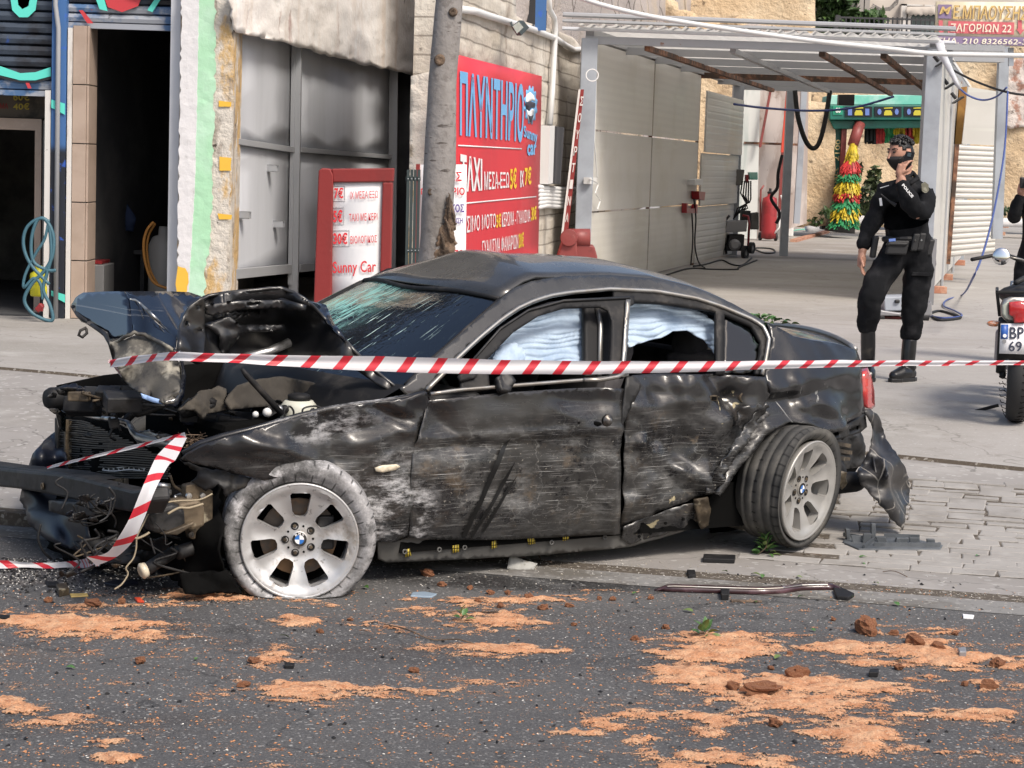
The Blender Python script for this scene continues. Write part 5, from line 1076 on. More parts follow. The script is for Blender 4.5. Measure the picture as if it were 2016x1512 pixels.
# --- flank panels
belt = lambda a, z: 0
fender = [(836, 768), (800, 782), (740, 792), (690, 798), (640, 806), (590, 818), (540, 832), (490, 846), (440, 858), (395, 872), (362, 892), (352, 903), (380, 912), (430, 922), (475, 934), (520, 946), (545, 940), (600, 938), (650, 948), (690, 985), (722, 1030), (738, 1066), (770, 1066), (803, 1058), (806, 1000), (808, 930), (814, 880), (826, 835), (846, 788)]
def crease(u, v, *segs):
    e = 0
    for (x0, y0, x1, y1, w_, d) in segs:
        L2_ = (x1-x0)**2+(y1-y0)**2; t = min(1, max(0, ((u-x0)*(x1-x0)+(v-y0)*(y1-y0))/L2_)); e += d*max(0, 1-math.hypot(u-x0-t*(x1-x0), v-y0-t*(y1-y0))/w_)
    return e
def fdent(u, v):
    e = crease(u, v, (700, 872, 795, 848, 26, .03), (640, 815, 664, 905, 30, -.03), (470, 862, 610, 905, 22, .02), (735, 800, 800, 830, 18, -.03))
    for (cu, cv, ru, rv, d) in ((740, 850, 70, 26, -.035), (650, 870, 40, 60, -.02), (480, 880, 90, 18, .03), (775, 985, 22, 60, .02), (560, 860, 26, 40, .015)):
        q = ((u-cu)/ru)**2+((v-cv)/rv)**2; e += d*math.exp(-q)
    return e
P_('front_fender', fender, CS(-.005), m_fender, 7, disp=.008, dscale=7, ridge=.012, dent=fdent, thick=.006)
# rolled top edge of the fender
MB().tube([CS(.012)(*p) for p in ((846, 770), (800, 783), (740, 793), (690, 799), (640, 807), (590, 819), (540, 833), (490, 847), (440, 859), (395, 873), (360, 894))], .014, 8).build('fender_edge', m_fender, wreck, smooth=True)
fdoor = [(846, 789), (838, 815), (826, 850), (814, 885), (808, 940), (807, 1000), (805, 1058), (850, 1062), (930, 1063), (1000, 1062), (1110, 1057), (1218, 1050), (1219, 980), (1221, 900), (1226, 820), (1230, 765), (1180, 762), (1100, 766), (1000, 772), (900, 782)]
def ddent(u, v):
    e = -.03*math.exp(-((u-870)/30)**2-((v-835)/30)**2)+.012*math.exp(-((v-862-(u-900)*-.05)/9)**2)-.012*math.exp(-((v-885)/20)**2)
    e += crease(u, v, (870, 880, 1216, 858, 16, -.012), (850, 800, 905, 860, 26, -.020), (1090, 800, 1180, 850, 22, .008), (1120, 900, 1170, 1000, 26, -.006), (905, 900, 880, 1040, 30, .006))
    e += -.02*math.exp(-((u-1150)/70)**2-((v-790)/20)**2)+.02*math.exp(-((u-1205)/14)**2)-.015*math.exp(-((u-1060)/120)**2-((v-960)/70)**2)
    return e
P_('front_door', fdoor, CS(-.022), m_door, 8, disp=.004, dscale=6, ridge=.003, dent=ddent, thick=.005)
rdoor = [(1238, 738), (1330, 735), (1430, 737), (1500, 741), (1508, 775), (1500, 800), (1480, 830), (1450, 872), (1420, 910), (1392, 968), (1345, 988), (1300, 1003), (1222, 1034), (1220, 960), (1222, 880), (1226, 800)]
def rdent(u, v):
    e = crease(u, v, (1255, 872, 1340, 928, 26, .03), (1340, 928, 1392, 958, 22, .03), (1400, 742, 1468, 840, 26, -.035), (1328, 736, 1346, 792, 16, .02), (1240, 800, 1390, 790, 20, .022), (1240, 960, 1300, 860, 24, -.02))
    for (cu, cv, ru, rv, d) in ((1330, 800, 60, 40, -.03), (1330, 900, 60, 60, -.055), (1265, 880, 26, 90, .02), (1420, 830, 30, 50, .02), (1390, 770, 50, 14, .015), (1380, 930, 18, 40, .03), (1440, 780, 18, 20, -.04)):
        e += d*math.exp(-((u-cu)/ru)**2-((v-cv)/rv)**2)
    return e
P_('rear_door', rdoor, CS(.012), m_rdoor, 7, disp=.010, dscale=6, octv=4, ridge=.024, dent=rdent, thick=.005)
quarter = [(1506, 634), (1530, 645), (1560, 662), (1600, 671), (1650, 678), (1684, 690), (1695, 712), (1697, 745), (1700, 800), (1690, 818), (1660, 832), (1640, 848), (1612, 846), (1585, 834), (1550, 830), (1515, 842), (1490, 866), (1465, 895), (1440, 930), (1408, 975), (1394, 968), (1421, 912), (1452, 874), (1482, 832), (1502, 801), (1510, 775), (1501, 741), (1511, 705), (1519, 668), (1512, 645)]
def qdent(u, v):
    e = crease(u, v, (1512, 790, 1600, 775, 18, -.022), (1600, 775, 1650, 830, 20, .02), (1560, 742, 1580, 800, 14, .014))+.05*math.exp(-((v-(845+max(0, 1500-u)*1.25))/16)**2)*(1 if u < 1660 else .3)
    for (cu, cv, ru, rv, d) in ((1560, 790, 40, 22, -.03), (1620, 800, 40, 22, .02), (1530, 765, 26, 14, .02), (1650, 770, 40, 20, -.015)): e += d*math.exp(-((u-cu)/ru)**2-((v-cv)/rv)**2)
    return e
P_('rear_quarter', quarter, CS(-.0), m_quarter, 7, disp=.007, dscale=7, octv=4, ridge=.012, dent=qdent, thick=.005)
P_('torn_flange', [(1505, 790), (1512, 800), (1494, 835), (1462, 880), (1432, 925), (1408, 972), (1392, 970), (1412, 925), (1446, 872), (1478, 828)], CS(-.055), m_rdoor, 6, jag=2, disp=.04, dscale=12, thick=.006)
P_('torn_panel', [(1455, 800), (1490, 795), (1515, 812), (1500, 832), (1475, 850), (1450, 838)], CS(-.05), paint('pale_torn_paint', .7, .6), 6, jag=2, disp=.04, dscale=12, thick=.004)
# sill
m_sill = paint('sill_paint', .9, .9, base=(.075, .073, .068), rough=.55)
P_('sill', [(742, 1060), (800, 1052), (900, 1054), (1000, 1053), (1110, 1047), (1222, 1038), (1290, 1026), (1340, 1014), (1345, 1046), (1240, 1076), (1140, 1086), (1040, 1094), (900, 1101), (760, 1107), (744, 1100)], CS(.01), m_sill, 8, disp=.006, dscale=9, thick=.006)
P_('sill_rear', [(1224, 1036), (1300, 1008), (1384, 982), (1393, 990), (1396, 1030), (1380, 1040), (1330, 1046), (1240, 1072), (1222, 1060)], CS(.0), m_rdoor, 7, jag=1, disp=.02, dscale=9, thick=.006)
P_('sill_end', [(1368, 984), (1392, 978), (1398, 1000), (1396, 1034), (1382, 1042), (1372, 1020)], CS(-.03), m_brownmetal, 6, disp=.02, dscale=12, thick=.01)
for (u, v) in ((803, 1075), (897, 1067), (973, 1059), (1045, 1051), (1113, 1043)):
    q = [(u-6, v-7), (u+5, v-9), (u+7, v+5), (u-4, v+8)]; sheet('sticker', [(a+random.uniform(-2, 2), b+14) for a, b in q], CS(-.004), m_yell, wreck, step=10, thick=.001)
for (u, v) in ((796, 1086), (864, 1082), (914, 1078), (1085, 1068), (1190, 1058)):
    MB().lathe(CS(-.006)(u, v), -EB, [(.006, 0), (.012, .0), (.012, .006), (.006, .006)], 12, closed=True).build('plug_ring', m_sill, wreck, smooth=True)
for (u, v) in ((1262, 1042), (1280, 1050), (1310, 1030), (1345, 1022), (1258, 1056)): MB().lathe(CS(-.012)(u, v), -EB, [(0, 0), (.008, 0), (.008, .004), (0, .005)], 8).build('drain_hole', m_void, wreck)
# scrape marks, repeater, locks
for pts in ([(1003, 862), (985, 880), (960, 930), (938, 990), (905, 1055), (913, 1056), (948, 985), (972, 930), (1000, 872)], [(1016, 900), (990, 945), (945, 1020), (922, 1055), (928, 1056), (952, 1018), (998, 945)], [(1020, 930), (1000, 960), (960, 1020), (945, 1045), (950, 1046), (968, 1020), (1006, 958)]):
    P_('scrape_mark', pts, (lambda u, v: CS(-.026)(u, v)+Vector(-EB)*(ddent(u, v)+.008*noise.fractal(CS(-.022)(u, v)*6, 1., 2., 3)+.006)) if False else CS(-.036), m_void, 8, thick=.001) if False else None
fn_s = lambda off: CS(off)
P_('side_repeater', [(738, 921), (752, 916), (780, 914), (787, 918), (778, 925), (752, 930), (740, 928)], CS(-.024), m_cream2, 6, thick=.012)
def on_door(u, v): return CS(-.022)(u, v)+Vector(-EB)*ddent(u, v)
MB().lathe(on_door(1194, 828), -EB, [(0, .02), (.012, .02), (.017, .012), (.028, .008), (.032, .0)], 16).build('door_lock', m_alu, wreck, smooth=True)
MB().ball(on_door(1168, 834), .03, 12, 8, (1.2, .25, .4)).build('handle_recess', m_void, wreck, smooth=True)
MB().ball(on_door(1132, 832), .018, 10, 6, (1.2, .3, .5)).build('handle_hole', m_void, wreck, smooth=True)
def on_r(u, v): return CS(.012)(u, v)+Vector(-EB)*rdent(u, v)
MB().obox(on_r(1400, 783), Vector(EA)*.022, Vector((0, 0, .013)), Vector(EB)*.012).build('handle_socket', m_brownmetal, wreck, bevel=.004); MB().obox(on_r(1400, 783)-Vector(EB)*.012, Vector(EA)*.014, Vector((0, 0, .008)), Vector(EB)*.003).build('handle_hole', m_void, wreck)
MB().ball(on_r(1432, 792), .035, 14, 8, (1.2, .35, .45)).build('handle_cup', m_chrome, wreck, smooth=True)
MB().lathe(on_r(1463, 782), -EB, [(0, .0), (.018, .01), (.022, .02), (.03, .02), (.03, 0)], 14).build('lock_ring', m_brownmetal, wreck, smooth=True)
# open gap and folded strip between the doors
P_('door_edge', [(1232, 742), (1246, 740), (1262, 758), (1258, 770), (1228, 830), (1222, 850), (1225, 800)], CS(-.03), m_plas, 7, thick=.01)

# --- greenhouse
def edge(px, off=0.): return [CS(off)(*p) for p in px]
def mirrored(q, s, bowa, bowz):
    a, b, z = car(q); k = 1-(2*s-1)**2; return W(a-bowa*k, b+(1.8-2*b)*s, z+bowz*k)
S_ = [i/16 for i in range(17)]
def interp_path(px, n):
    d = [0]
    for p, q in zip(px[:-1], px[1:]): d.append(d[-1]+math.hypot(q[0]-p[0], q[1]-p[1]))
    return [(np.interp(t, d, [p[0] for p in px]), np.interp(t, d, [p[1] for p in px])) for t in np.linspace(0, d[-1], n)]
ROOF = interp_path([(985, 585), (1010, 568), (1045, 554), (1110, 544), (1200, 542), (1290, 549), (1380, 572), (1440, 597), (1506, 634)], 22)
rg = []; ru = []
for i, p in enumerate(ROOF):
    f = i/21; q = CS(.02)(*p); bow = .10*(1-f)**2-.13*f**3; ends = min(1, f*6)*min(1, (1-f)*5)
    row = []
    for s in S_:
        r = mirrored(q, s, bow, .035+.035*ends)
        # buckles where the impact folded the front of the roof
        dent = .022*math.exp(-((f-.16-.16*(s-.2))/.07)**2)*(1 if s < .8 else .4)-.03*math.exp(-((f-.1)/.09)**2-((s-.5)/.22)**2)
        row.append(r+Vector((0, 0, dent)))
    rg.append(row); ru.append([(f*1.5, s*1.3) for s in S_])
MB().grid(rg, ru).build('roof', m_clean, wreck, smooth=True, solid=.012)
WS = interp_path([(983, 590), (940, 628), (890, 672), (840, 716), (798, 758)], 14)
def glass(nm, tint, cracked=False):
    s = NT(nm); tr = s.n('ShaderNodeBsdfTransparent'); tr.inputs[0].default_value = (*tint, 1); gl = s.n('ShaderNodeBsdfGlossy'); gl.inputs['Roughness'].default_value = .03
    fr = s.n('ShaderNodeFresnel'); fr.inputs[0].default_value = 1.55; f = s.math('MULTIPLY', fr.outputs[0], 1.6 if cracked else 1.4, True); f = s.math('ADD', f, .02, True)
    if cracked:
        b = s.n('ShaderNodeBump'); b.inputs['Strength'].default_value = .25; b.inputs['Distance'].default_value = .01; s.l(s.noise(s.coord('UV', (9, 3, 1)), 4, 3), b.inputs['Height']); s.l(b.outputs[0], gl.inputs['Normal'])
    mx = s.n('ShaderNodeMixShader'); s.l(f, mx.inputs[0]); s.l(tr.outputs[0], mx.inputs[1]); s.l(gl.outputs[0], mx.inputs[2]); last = mx.outputs[0]
    if cracked:
        uv = s.coord('UV')
        def zone(cx, cy, rx, ry, soft):
            a = s.n('ShaderNodeVectorMath', operation='SUBTRACT'); s.l(uv, a.inputs[0]); a.inputs[1].default_value = (cx, cy, 0)
            d = s.n('ShaderNodeVectorMath', operation='DIVIDE'); s.l(a.outputs[0], d.inputs[0]); d.inputs[1].default_value = (rx, ry, 1)
            ln = s.n('ShaderNodeVectorMath', operation='LENGTH'); s.l(d.outputs[0], ln.inputs[0]); return s.ramp(ln.outputs['Value'], 1., soft)
        z1 = zone(.68, .40, .34, .72, .1); z2 = zone(.5, .5, .55, .8, .2)
        n1 = s.ramp(s.noise(s.coord('UV', (34, 3.2, 1)), 1.6, 4, .6, .4), .42, .57); n2 = s.ramp(s.noise(s.coord('UV', (80, 2.2, 1)), 1.5, 3, .6), .625, .66)
        cr = s.ramp(s.vor(s.coord('UV', (26, 15, 1)), 1.6, 'DISTANCE_TO_EDGE'), .05, .0); nb = s.ramp(s.noise(s.coord('UV'), 6, 3), .28, .52)
        k = s.math('MAXIMUM', s.math('MULTIPLY', s.math('MULTIPLY', n1, z1), nb), s.math('MULTIPLY', n2, z2)); k = s.math('MAXIMUM', k, s.math('MULTIPLY', s.math('MULTIPLY', cr, z1), .8))
        k = s.math('MULTIPLY', k, .95)
        df = s.n('ShaderNodeBsdfDiffuse'); s.l(s.mix(n2, (.25, .52, .47), (.60, .78, .73)), df.inputs[0]); m2 = s.n('ShaderNodeMixShader'); s.l(k, m2.inputs[0]); s.l(last, m2.inputs[1]); s.l(df.outputs[0], m2.inputs[2]); last = m2.outputs[0]
    s.l(last, s.out.inputs[0]); return s.m
m_wind = glass('cracked_windscreen', (.15, .21, .20), True); m_glass = glass('tinted_glass', (.14, .17, .17))
for h_ in ([(72, 89), (110, 113), (150, 123), (160, 122), (158, 90)], [(162, 90), (162, 122), (212, 114), (238, 98), (236, 91)]): sheet('side_glass', h_, lambda x, y: FS(x, y)-Vector(EB)*.02, m_glass, wreck, step=12, thick=0, dirv=Vector(EB))
wg = []; wu = []
for i, p in enumerate(WS):
    f = i/13; q = CS(.03)(*p); bow = .10+.10*f; wg.append([mirrored(q, s, bow, .035-.02*f)+Vector((0, 0, -.03*math.exp(-((f-.05)/.15)**2-((s-.5)/.22)**2))) for s in S_]); wu.append([(s, f) for s in S_])
MB().grid(wg, wu).build('windscreen', m_wind, wreck, smooth=True)
MB().tube([p+Vector((0, 0, .004)) for p in wg[0]], .011, 6).build('windscreen_seal', m_bk, wreck, smooth=True)
MB().tube([r[0] for r in wg], .010, 6).build('windscreen_seal', m_bk, wreck, smooth=True); MB().tube([r[-1] for r in wg], .012, 6).build('windscreen_seal', m_bk, wreck, smooth=True)
# far pillar, scuttle under the glass
MB().grid([[W(*(lambda c: (c[0]-.0, 1.8-bside(c[0], c[2])+.0, c[2]))(car(r[0])))+Vector(EB)*d for d in (-.05, .02)] for r in wg]).build('far_pillar', m_clean, wreck, smooth=True, solid=.03)
MB().grid([[r, r+Vector(EA)*-.10+Vector((0, 0, -.05)), r+Vector(EA)*-.14+Vector((0, 0, -.16))] for r in wg[-1]]).build('scuttle', m_bk, wreck, smooth=True)
# near pillar and roof rail: from the glass edge up over the doors down to the bright trim
rail = [(786, 764), (798, 758), (840, 716), (890, 672), (940, 628), (983, 590), (1010, 568), (1045, 554), (1110, 544), (1200, 542), (1290, 549), (1380, 572), (1440, 597), (1506, 634), (1500, 641), (1480, 628), (1420, 603), (1370, 587), (1290, 573), (1200, 569), (1120, 576), (1050, 593), (990, 628), (900, 706), (846, 762), (838, 772), (800, 780)]
P_('roof_rail', rail, CS(.012), m_clean, 9, thick=.006)
TRIM = interp_path([(840, 768), (870, 738), (900, 706), (945, 664), (990, 627), (1020, 607), (1052, 592), (1085, 582), (1122, 576), (1200, 569), (1290, 573), (1370, 587), (1420, 603), (1482, 629), (1504, 644), (1514, 668), (1508, 705), (1500, 738)], 60)
MB().tube(edge(TRIM, -.012), .011, 8).build('window_trim', m_chrome, wreck, smooth=True)
MB().tube(edge(interp_path([(848, 776), (900, 768), (1000, 760), (1100, 752), (1190, 745), (1236, 738)], 20), -.03), .009, 7).build('belt_trim', m_chrome, wreck, smooth=True)
MB().tube(edge([(1150, 748), (1180, 748), (1215, 742), (1238, 730)], -.045), .010, 7).build('loose_trim', m_chrome, wreck, smooth=True)
# front door window frame, sprung outwards
wfr = [(925, 712), (985, 645), (1040, 609), (1080, 596), (1120, 590), (1180, 587), (1248, 583), (1247, 600), (1238, 603), (1232, 660), (1227, 745), (1197, 745), (1201, 690), (1203, 632), (1196, 612), (1180, 605), (1110, 607), (1060, 622), (1010, 655), (955, 712), (935, 745), (905, 752), (900, 742)]
P_('window_frame', wfr, CS(-.03), m_bk, 7, thick=.012)
MB().tube(edge([(928, 712), (985, 647), (1040, 611), (1110, 592), (1240, 586)], -.045), .006, 6).build('frame_seal', m_plas, wreck, smooth=True)
P_('frame_strip', [(1232, 590), (1241, 590), (1234, 690), (1228, 742), (1221, 742), (1226, 680)], CS(-.05), m_chrome, 7, thick=.006)
P_('mirror_base', [(905, 742), (925, 715), (960, 740), (962, 768), (930, 772), (905, 770)], CS(-.01), m_bk, 8, thick=.02)
P_('mirror_stub', [(975, 745), (1000, 735), (1012, 752), (1000, 772), (980, 770)], CS(-.05), m_plas, 6, disp=.02, dscale=15, thick=.03)
P_('centre_pillar', [(1148, 594), (1202, 594), (1208, 742), (1148, 742)], CS(.09), m_bk, 12, thick=.03)
MB().tube(edge([(1176, 605), (1182, 640), (1180, 740)], .06), .012, 6).build('belt_guide', m_chrome, wreck, smooth=True); MB().tube(edge([(1222, 610), (1214, 680), (1208, 742)], .0), .014, 6).build('seat_belt', m_bk, wreck, smooth=True)
P_('rear_window_frame', [(1206, 574), (1300, 579), (1370, 592), (1415, 607), (1484, 633), (1500, 650), (1508, 672), (1503, 705), (1494, 738), (1484, 738), (1494, 700), (1496, 674), (1478, 644), (1424, 620), (1424, 738), (1408, 738), (1408, 614), (1300, 598), (1248, 596), (1206, 596)], CS(.005), m_bk, 7, thick=.02)
P_('quarter_glass', [(1424, 618), (1480, 642), (1497, 674), (1494, 702), (1485, 738), (1424, 738)], CS(.018), m_glass, 14, thick=.004)
# airbags
def ripple(k, ph): return lambda u, v: .007*sin(v*.52+.05*u+7.0*noise.noise((u*.016, v*.03, ph)))+.02*noise.noise((u*.02, v*.03, ph))
P_('curtain_airbag', [(940, 735), (960, 700), (1000, 652), (1060, 618), (1110, 600), (1152, 594), (1152, 735)], CS(.14), m_bag, 3.6, dent=ripple(1, 0), thick=.006)
P_('front_airbag', [(968, 735), (970, 700), (985, 680), (1010, 672), (1030, 690), (1034, 735)], CS(.09), m_bag, 6, dent=lambda u, v: .02*math.exp(-((u-1000)/30)**2-((v-712)/36)**2)+.008*sin(u*.5+v*.2), thick=.006)
P_('curtain_airbag', [(1236, 596), (1300, 598), (1350, 604), (1385, 617), (1412, 640), (1410, 700), (1388, 672), (1350, 650), (1325, 652), (1300, 665), (1270, 672), (1236, 684)], CS(.12), m_bag, 3.6, dent=ripple(1, 5), thick=.006)
P_('curtain_airbag', [(1434, 645), (1452, 645), (1468, 675), (1466, 720), (1442, 735), (1434, 700)], CS(.3), m_bag, 8, dent=ripple(1, 9), thick=.006)  # blue piece standing in for the bluish reflection in the quarter glass
# rear window, boot lid
RW = interp_path([(1506, 634), (1530, 648), (1556, 664)], 6); BT = interp_path([(1550, 660), (1600, 672), (1650, 679), (1684, 690)], 8)
MB().grid([[mirrored(CS(.06)(*p), s, -.12+.04*i/5, .03) for s in S_] for i, p in enumerate(RW)]).build('rear_window', m_glass, wreck, smooth=True)
bt = [[mirrored(CS(.02)(*p), s, -.10-.0*i, .025+.03*(i/7)**2) for s in S_] for i, p in enumerate(BT)]
MB().grid(bt, [[(i*.1, s) for s in S_] for i in range(8)]).build('boot_lid', m_clean, wreck, smooth=True, solid=.01)
MB().grid([[q, q+Vector(EA)*.03+Vector((0, 0, -.12)), q+Vector(EA)*.01+Vector((0, 0, -.30)), q-Vector(EA)*.05+Vector((0, 0, -.45))] for q in bt[-1]]).build('tail_panel', m_clean, wreck, smooth=True, solid=.01)
MB().tube([mirrored(CS(.02)(1684, 688), s, -.12, .06)+Vector((0, 0, .0)) for s in S_[:14]], .014, 8).build('boot_spoiler', m_chrome, wreck, smooth=True)
m_tail = M('red_lamp_lens', (.38, .012, .015), .15, coat=.8, layers=[dict(c=(.5, .06, .05), s=6)])
P_('tail_light', [(1692, 738), (1699, 726), (1706, 740), (1712, 770), (1713, 800), (1706, 806), (1697, 800), (1693, 775)], CS(.03), m_tail, 6, thick=.05)

# --- tail end: torn bumper, brackets, silencer
P_('wheel_house', [(1392, 975), (1440, 935), (1500, 850), (1560, 826), (1640, 838), (1690, 830), (1700, 900), (1660, 960), (1560, 1040), (1400, 1062)], CS(.42), m_void, 30, thick=.02)
MB().grid([[CS(.0)(u, v), CS(.45)(u, v)] for (u, v) in ((1394, 985), (1420, 950), (1470, 890), (1510, 848), (1550, 834), (1600, 840), (1640, 850))]).build('arch_liner', m_void, wreck)
P_('bumper_carrier', [(1600, 858), (1625, 845), (1660, 838), (1700, 812), (1703, 840), (1690, 852), (1640, 868), (1612, 878)], CS(.02), m_plas, 6, holes=[[(1636, 853), (1652, 848), (1652, 856), (1637, 861)], [(1668, 845), (1690, 836), (1691, 845), (1670, 853)]], disp=.01, dscale=12, thick=.02)
P_('tail_inner', [(1610, 870), (1690, 850), (1706, 870), (1700, 915), (1640, 925), (1600, 910)], CS(.22), m_plas, 9, disp=.05, dscale=10, thick=.02)
for (u0, v0, u1, v1) in ((1638, 872, 1672, 878), (1640, 886, 1674, 891), (1636, 900, 1670, 904)): MB().bar(CS(.2)(u0, v0), CS(.2)(u1, v1), .02, .02).build('bracket', m_brownmetal, wreck)
c0, c1 = W(2.78, .35, .30), W(3.22, .42, .29); sil = MB().tube([c0, c0.lerp(c1, .1), c0.lerp(c1, .9), c1], [.06, .085, .085, .07], 16).build('silencer', m_bk, wreck, smooth=True)
c0, c1 = CB(1632, 952, .30), CB(1692, 948, .30); MB().tube([c0, c0.lerp(c1, .08), c0.lerp(c1, .85), c1], [.05, .058, .052, .045], 14).build('tail_pipe', m_bk, wreck, smooth=True)
m_foil = M('heat_shield_foil', (.42, .36, .27), .35, .8, layers=[dict(c=(.2, .16, .11), k='wave', s=60, lo=.4, hi=.6), dict(c=(.12, .1, .07), s=7)], bump=.6)
P_('heat_shield', [(1628, 938), (1650, 925), (1668, 930), (1672, 952), (1662, 965), (1650, 958), (1640, 970), (1626, 968)], CB_ if False else CI([(1650, 945, .2)]), m_foil, 5, disp=.03, dscale=14, thick=.004)
m_bump = M('cracked_bumper_plastic', (.016, .016, .018), .36, coat=.0, layers=[dict(c=(.12, .11, .1), s=3, det=8, lo=.46, hi=.72, f=.7, rough=.7), dict(c=(.3, .28, .25), k='edge', s=4, lo=.014, hi=.003, f=.7, st=(1, 1, .6), rough=.8), dict(c=(.3, .28, .25), s=8, lo=.6, hi=.7, f=.5)])
bmc = CI([(1700, 810, .22), (1705, 860, .25), (1690, 940, .10), (1725, 850, .32), (1790, 960, .30), (1765, 1038, .10), (1740, 930, .05), (1725, 990, .04), (1700, 905, .2)])
P_('rear_bumper', [(1697, 806), (1712, 804), (1728, 820), (1742, 858), (1762, 890), (1780, 920), (1791, 952), (1790, 975), (1782, 1005), (1770, 1042), (1756, 1032), (1738, 1005), (1716, 976), (1694, 955), (1686, 930), (1698, 905), (1706, 880), (1710, 845)], bmc, m_bump, 7, jag=1.5, disp=.006, dscale=5, octv=3, ridge=.007, thick=.005, dent=lambda u, v: crease(u, v, (1705, 830, 1725, 930, 26, .03), (1725, 930, 1765, 1035, 26, .035), (1695, 935, 1725, 930, 14, .02), (1740, 870, 1760, 960, 20, -.02)))
MB().tube([bmc(*p)-Vector(EB)*.008 for p in ((1712, 880), (1722, 930), (1738, 975), (1760, 1025))], .007, 5).build('bumper_crease', m_bump, wreck, smooth=True)
cl_ = CI([(1660, 990, .1)]); P_('clear_shard', [(1650, 985), (1690, 965), (1712, 975), (1705, 998), (1670, 1000)], lambda u, v: G(u, v, .05+.02*sin(u)), m_glass, 8, thick=.002) if False else None

# --- bonnet
hb = CI([(345, 690, .42), (372, 610, .55), (400, 582, .62), (540, 568, .55), (600, 592, .45), (700, 700, .20), (780, 770, .12), (500, 690, .62), (560, 640, .66)])
P_('bonnet', [(352, 700), (358, 640), (372, 606), (398, 582), (440, 574), (500, 570), (545, 563), (575, 575), (602, 592), (630, 620), (668, 660), (706, 702), (745, 738), (786, 768), (770, 774), (730, 752), (690, 724), (640, 712), (560, 708), (450, 712), (380, 716)], hb, m_hoodin, 8, disp=.010, dscale=6, octv=4, ridge=.022, split=28, thick=.006,
    dent=lambda u, v: -.10*math.exp(-((u-520)/90)**2-((v-650)/40)**2)+.03*math.exp(-((u-430)/10)**2)-.03*math.exp(-((v-612)/7)**2-((u-500)/90)**2))
def hr(pts, r, nm, mt, off): MB().tube([hb(*p)-Vector(EB)*off for p in interp_path(pts, 26)], r, 8).build(nm, mt, wreck, smooth=True)
hr([(352, 705), (356, 645), (372, 606), (396, 584), (440, 576), (500, 571), (545, 565), (578, 577), (604, 594), (632, 623), (668, 662), (706, 704), (750, 742), (786, 770)], .009, 'bonnet_rim', m_hoodin, .02)
P_('bonnet_flank', [(346, 705), (352, 640), (370, 603), (398, 584), (404, 600), (402, 640), (404, 705)], CI([(350, 690, .36), (372, 605, .48), (403, 640, .5)]), m_hoodin, 8, disp=.015, dscale=8, thick=.01, holes=[[(386, 600), (394, 602), (393, 610), (386, 608)], [(362, 632), (371, 632), (372, 642), (363, 642)], [(385, 649), (398, 648), (397, 653), (386, 654)]])
P_('bonnet_rib', [(400, 600), (470, 592), (560, 590), (600, 600), (600, 612), (540, 606), (470, 610), (420, 622), (404, 618)], CI([(400, 605, .5), (540, 600, .5), (600, 605, .42)]), m_hoodin, 7, disp=.01, dscale=12, thick=.02, holes=[[(486, 596), (508, 594), (510, 599), (486, 602)]])
P_('bonnet_rib', [(404, 640), (450, 622), (470, 640), (560, 640), (560, 652), (470, 655), (452, 690), (436, 700), (430, 660)], CI([(400, 640, .52), (560, 645, .55)]), m_hoodin, 7, disp=.03, dscale=9, thick=.02)
P_('bonnet_skin', [(600, 590), (640, 600), (660, 640), (690, 680), (716, 702), (790, 772), (770, 770), (706, 706), (668, 664), (632, 625)], CI([(600, 590, .42), (640, 600, .55), (716, 702, .25), (790, 772, .10), (668, 664, .22)]), m_hood, 8, disp=.008, dscale=8, thick=.008)
MB().tube([hb(*p)-Vector(EB)*.05 for p in ((470, 702), (520, 690), (560, 672))], .02, 7).build('bonnet_brace', m_alu, wreck, smooth=True)
# front half, folded over
fb = CI([(140, 602, 1.45), (168, 577, 1.5), (250, 573, 1.2), (370, 576, .85), (395, 584, .75), (350, 640, .55), (345, 690, .45), (270, 690, .60), (220, 672, .75), (200, 645, 1.0), (165, 640, 1.25), (250, 590, .80), (300, 620, .62)])
def PLN(*pts):
    """a flat fold of sheet metal through three measured points (u, v, inward distance)"""
    A_ = np.linalg.solve(np.array([(p[0], p[1], 1.) for p in pts]), np.array([p[2] for p in pts])); fn = lambda u, v: CB(u, v, float(A_ @ (u, v, 1.))); fn.n = Vector(-EB); return fn
a_, b_, c_, d_, e_ = (140, 600, 1.45), (245, 578, .95), (258, 655, .72), (345, 668, .42), (396, 584, .80)
P_('bonnet_front', [(140, 600), (150, 586), (168, 577), (210, 575), (246, 574), (252, 615), (258, 656), (232, 672), (214, 674), (200, 652), (184, 642), (160, 634), (150, 622)], PLN(a_, b_, c_), m_hood, 9, disp=.010, dscale=1.3, octv=1, thick=.005, dent=lambda u, v: .03*float(smooth(-v, -590, -578))*-1+.02*float(smooth(u, 215, 250)))
P_('bonnet_front', [(246, 576), (262, 588), (285, 610), (315, 640), (345, 668), (342, 690), (318, 676), (300, 664), (280, 658), (258, 656), (252, 615)], PLN(b_, c_, d_), m_hood, 8, disp=.012, dscale=2.5, octv=2, thick=.005, dent=lambda u, v: .02*math.sin((u-250)*.09))
P_('bonnet_front', [(246, 575), (300, 574), (372, 576), (396, 584), (372, 604), (358, 632), (346, 669), (315, 640), (285, 610), (262, 588)], PLN(b_, d_, e_), m_hood, 8, disp=.012, dscale=2., octv=2, thick=.005, dent=lambda u, v: crease(u, v, (300, 575, 345, 655, 20, .03), (340, 577, 372, 603, 16, -.02)))
MB().tube([fb(*p)-Vector(EB)*.02 for p in interp_path([(140, 602), (152, 622), (184, 643), (202, 656), (214, 676), (224, 712), (240, 745), (254, 762)], 20)], .010, 7).build('bonnet_edge', m_plas, wreck, smooth=True)
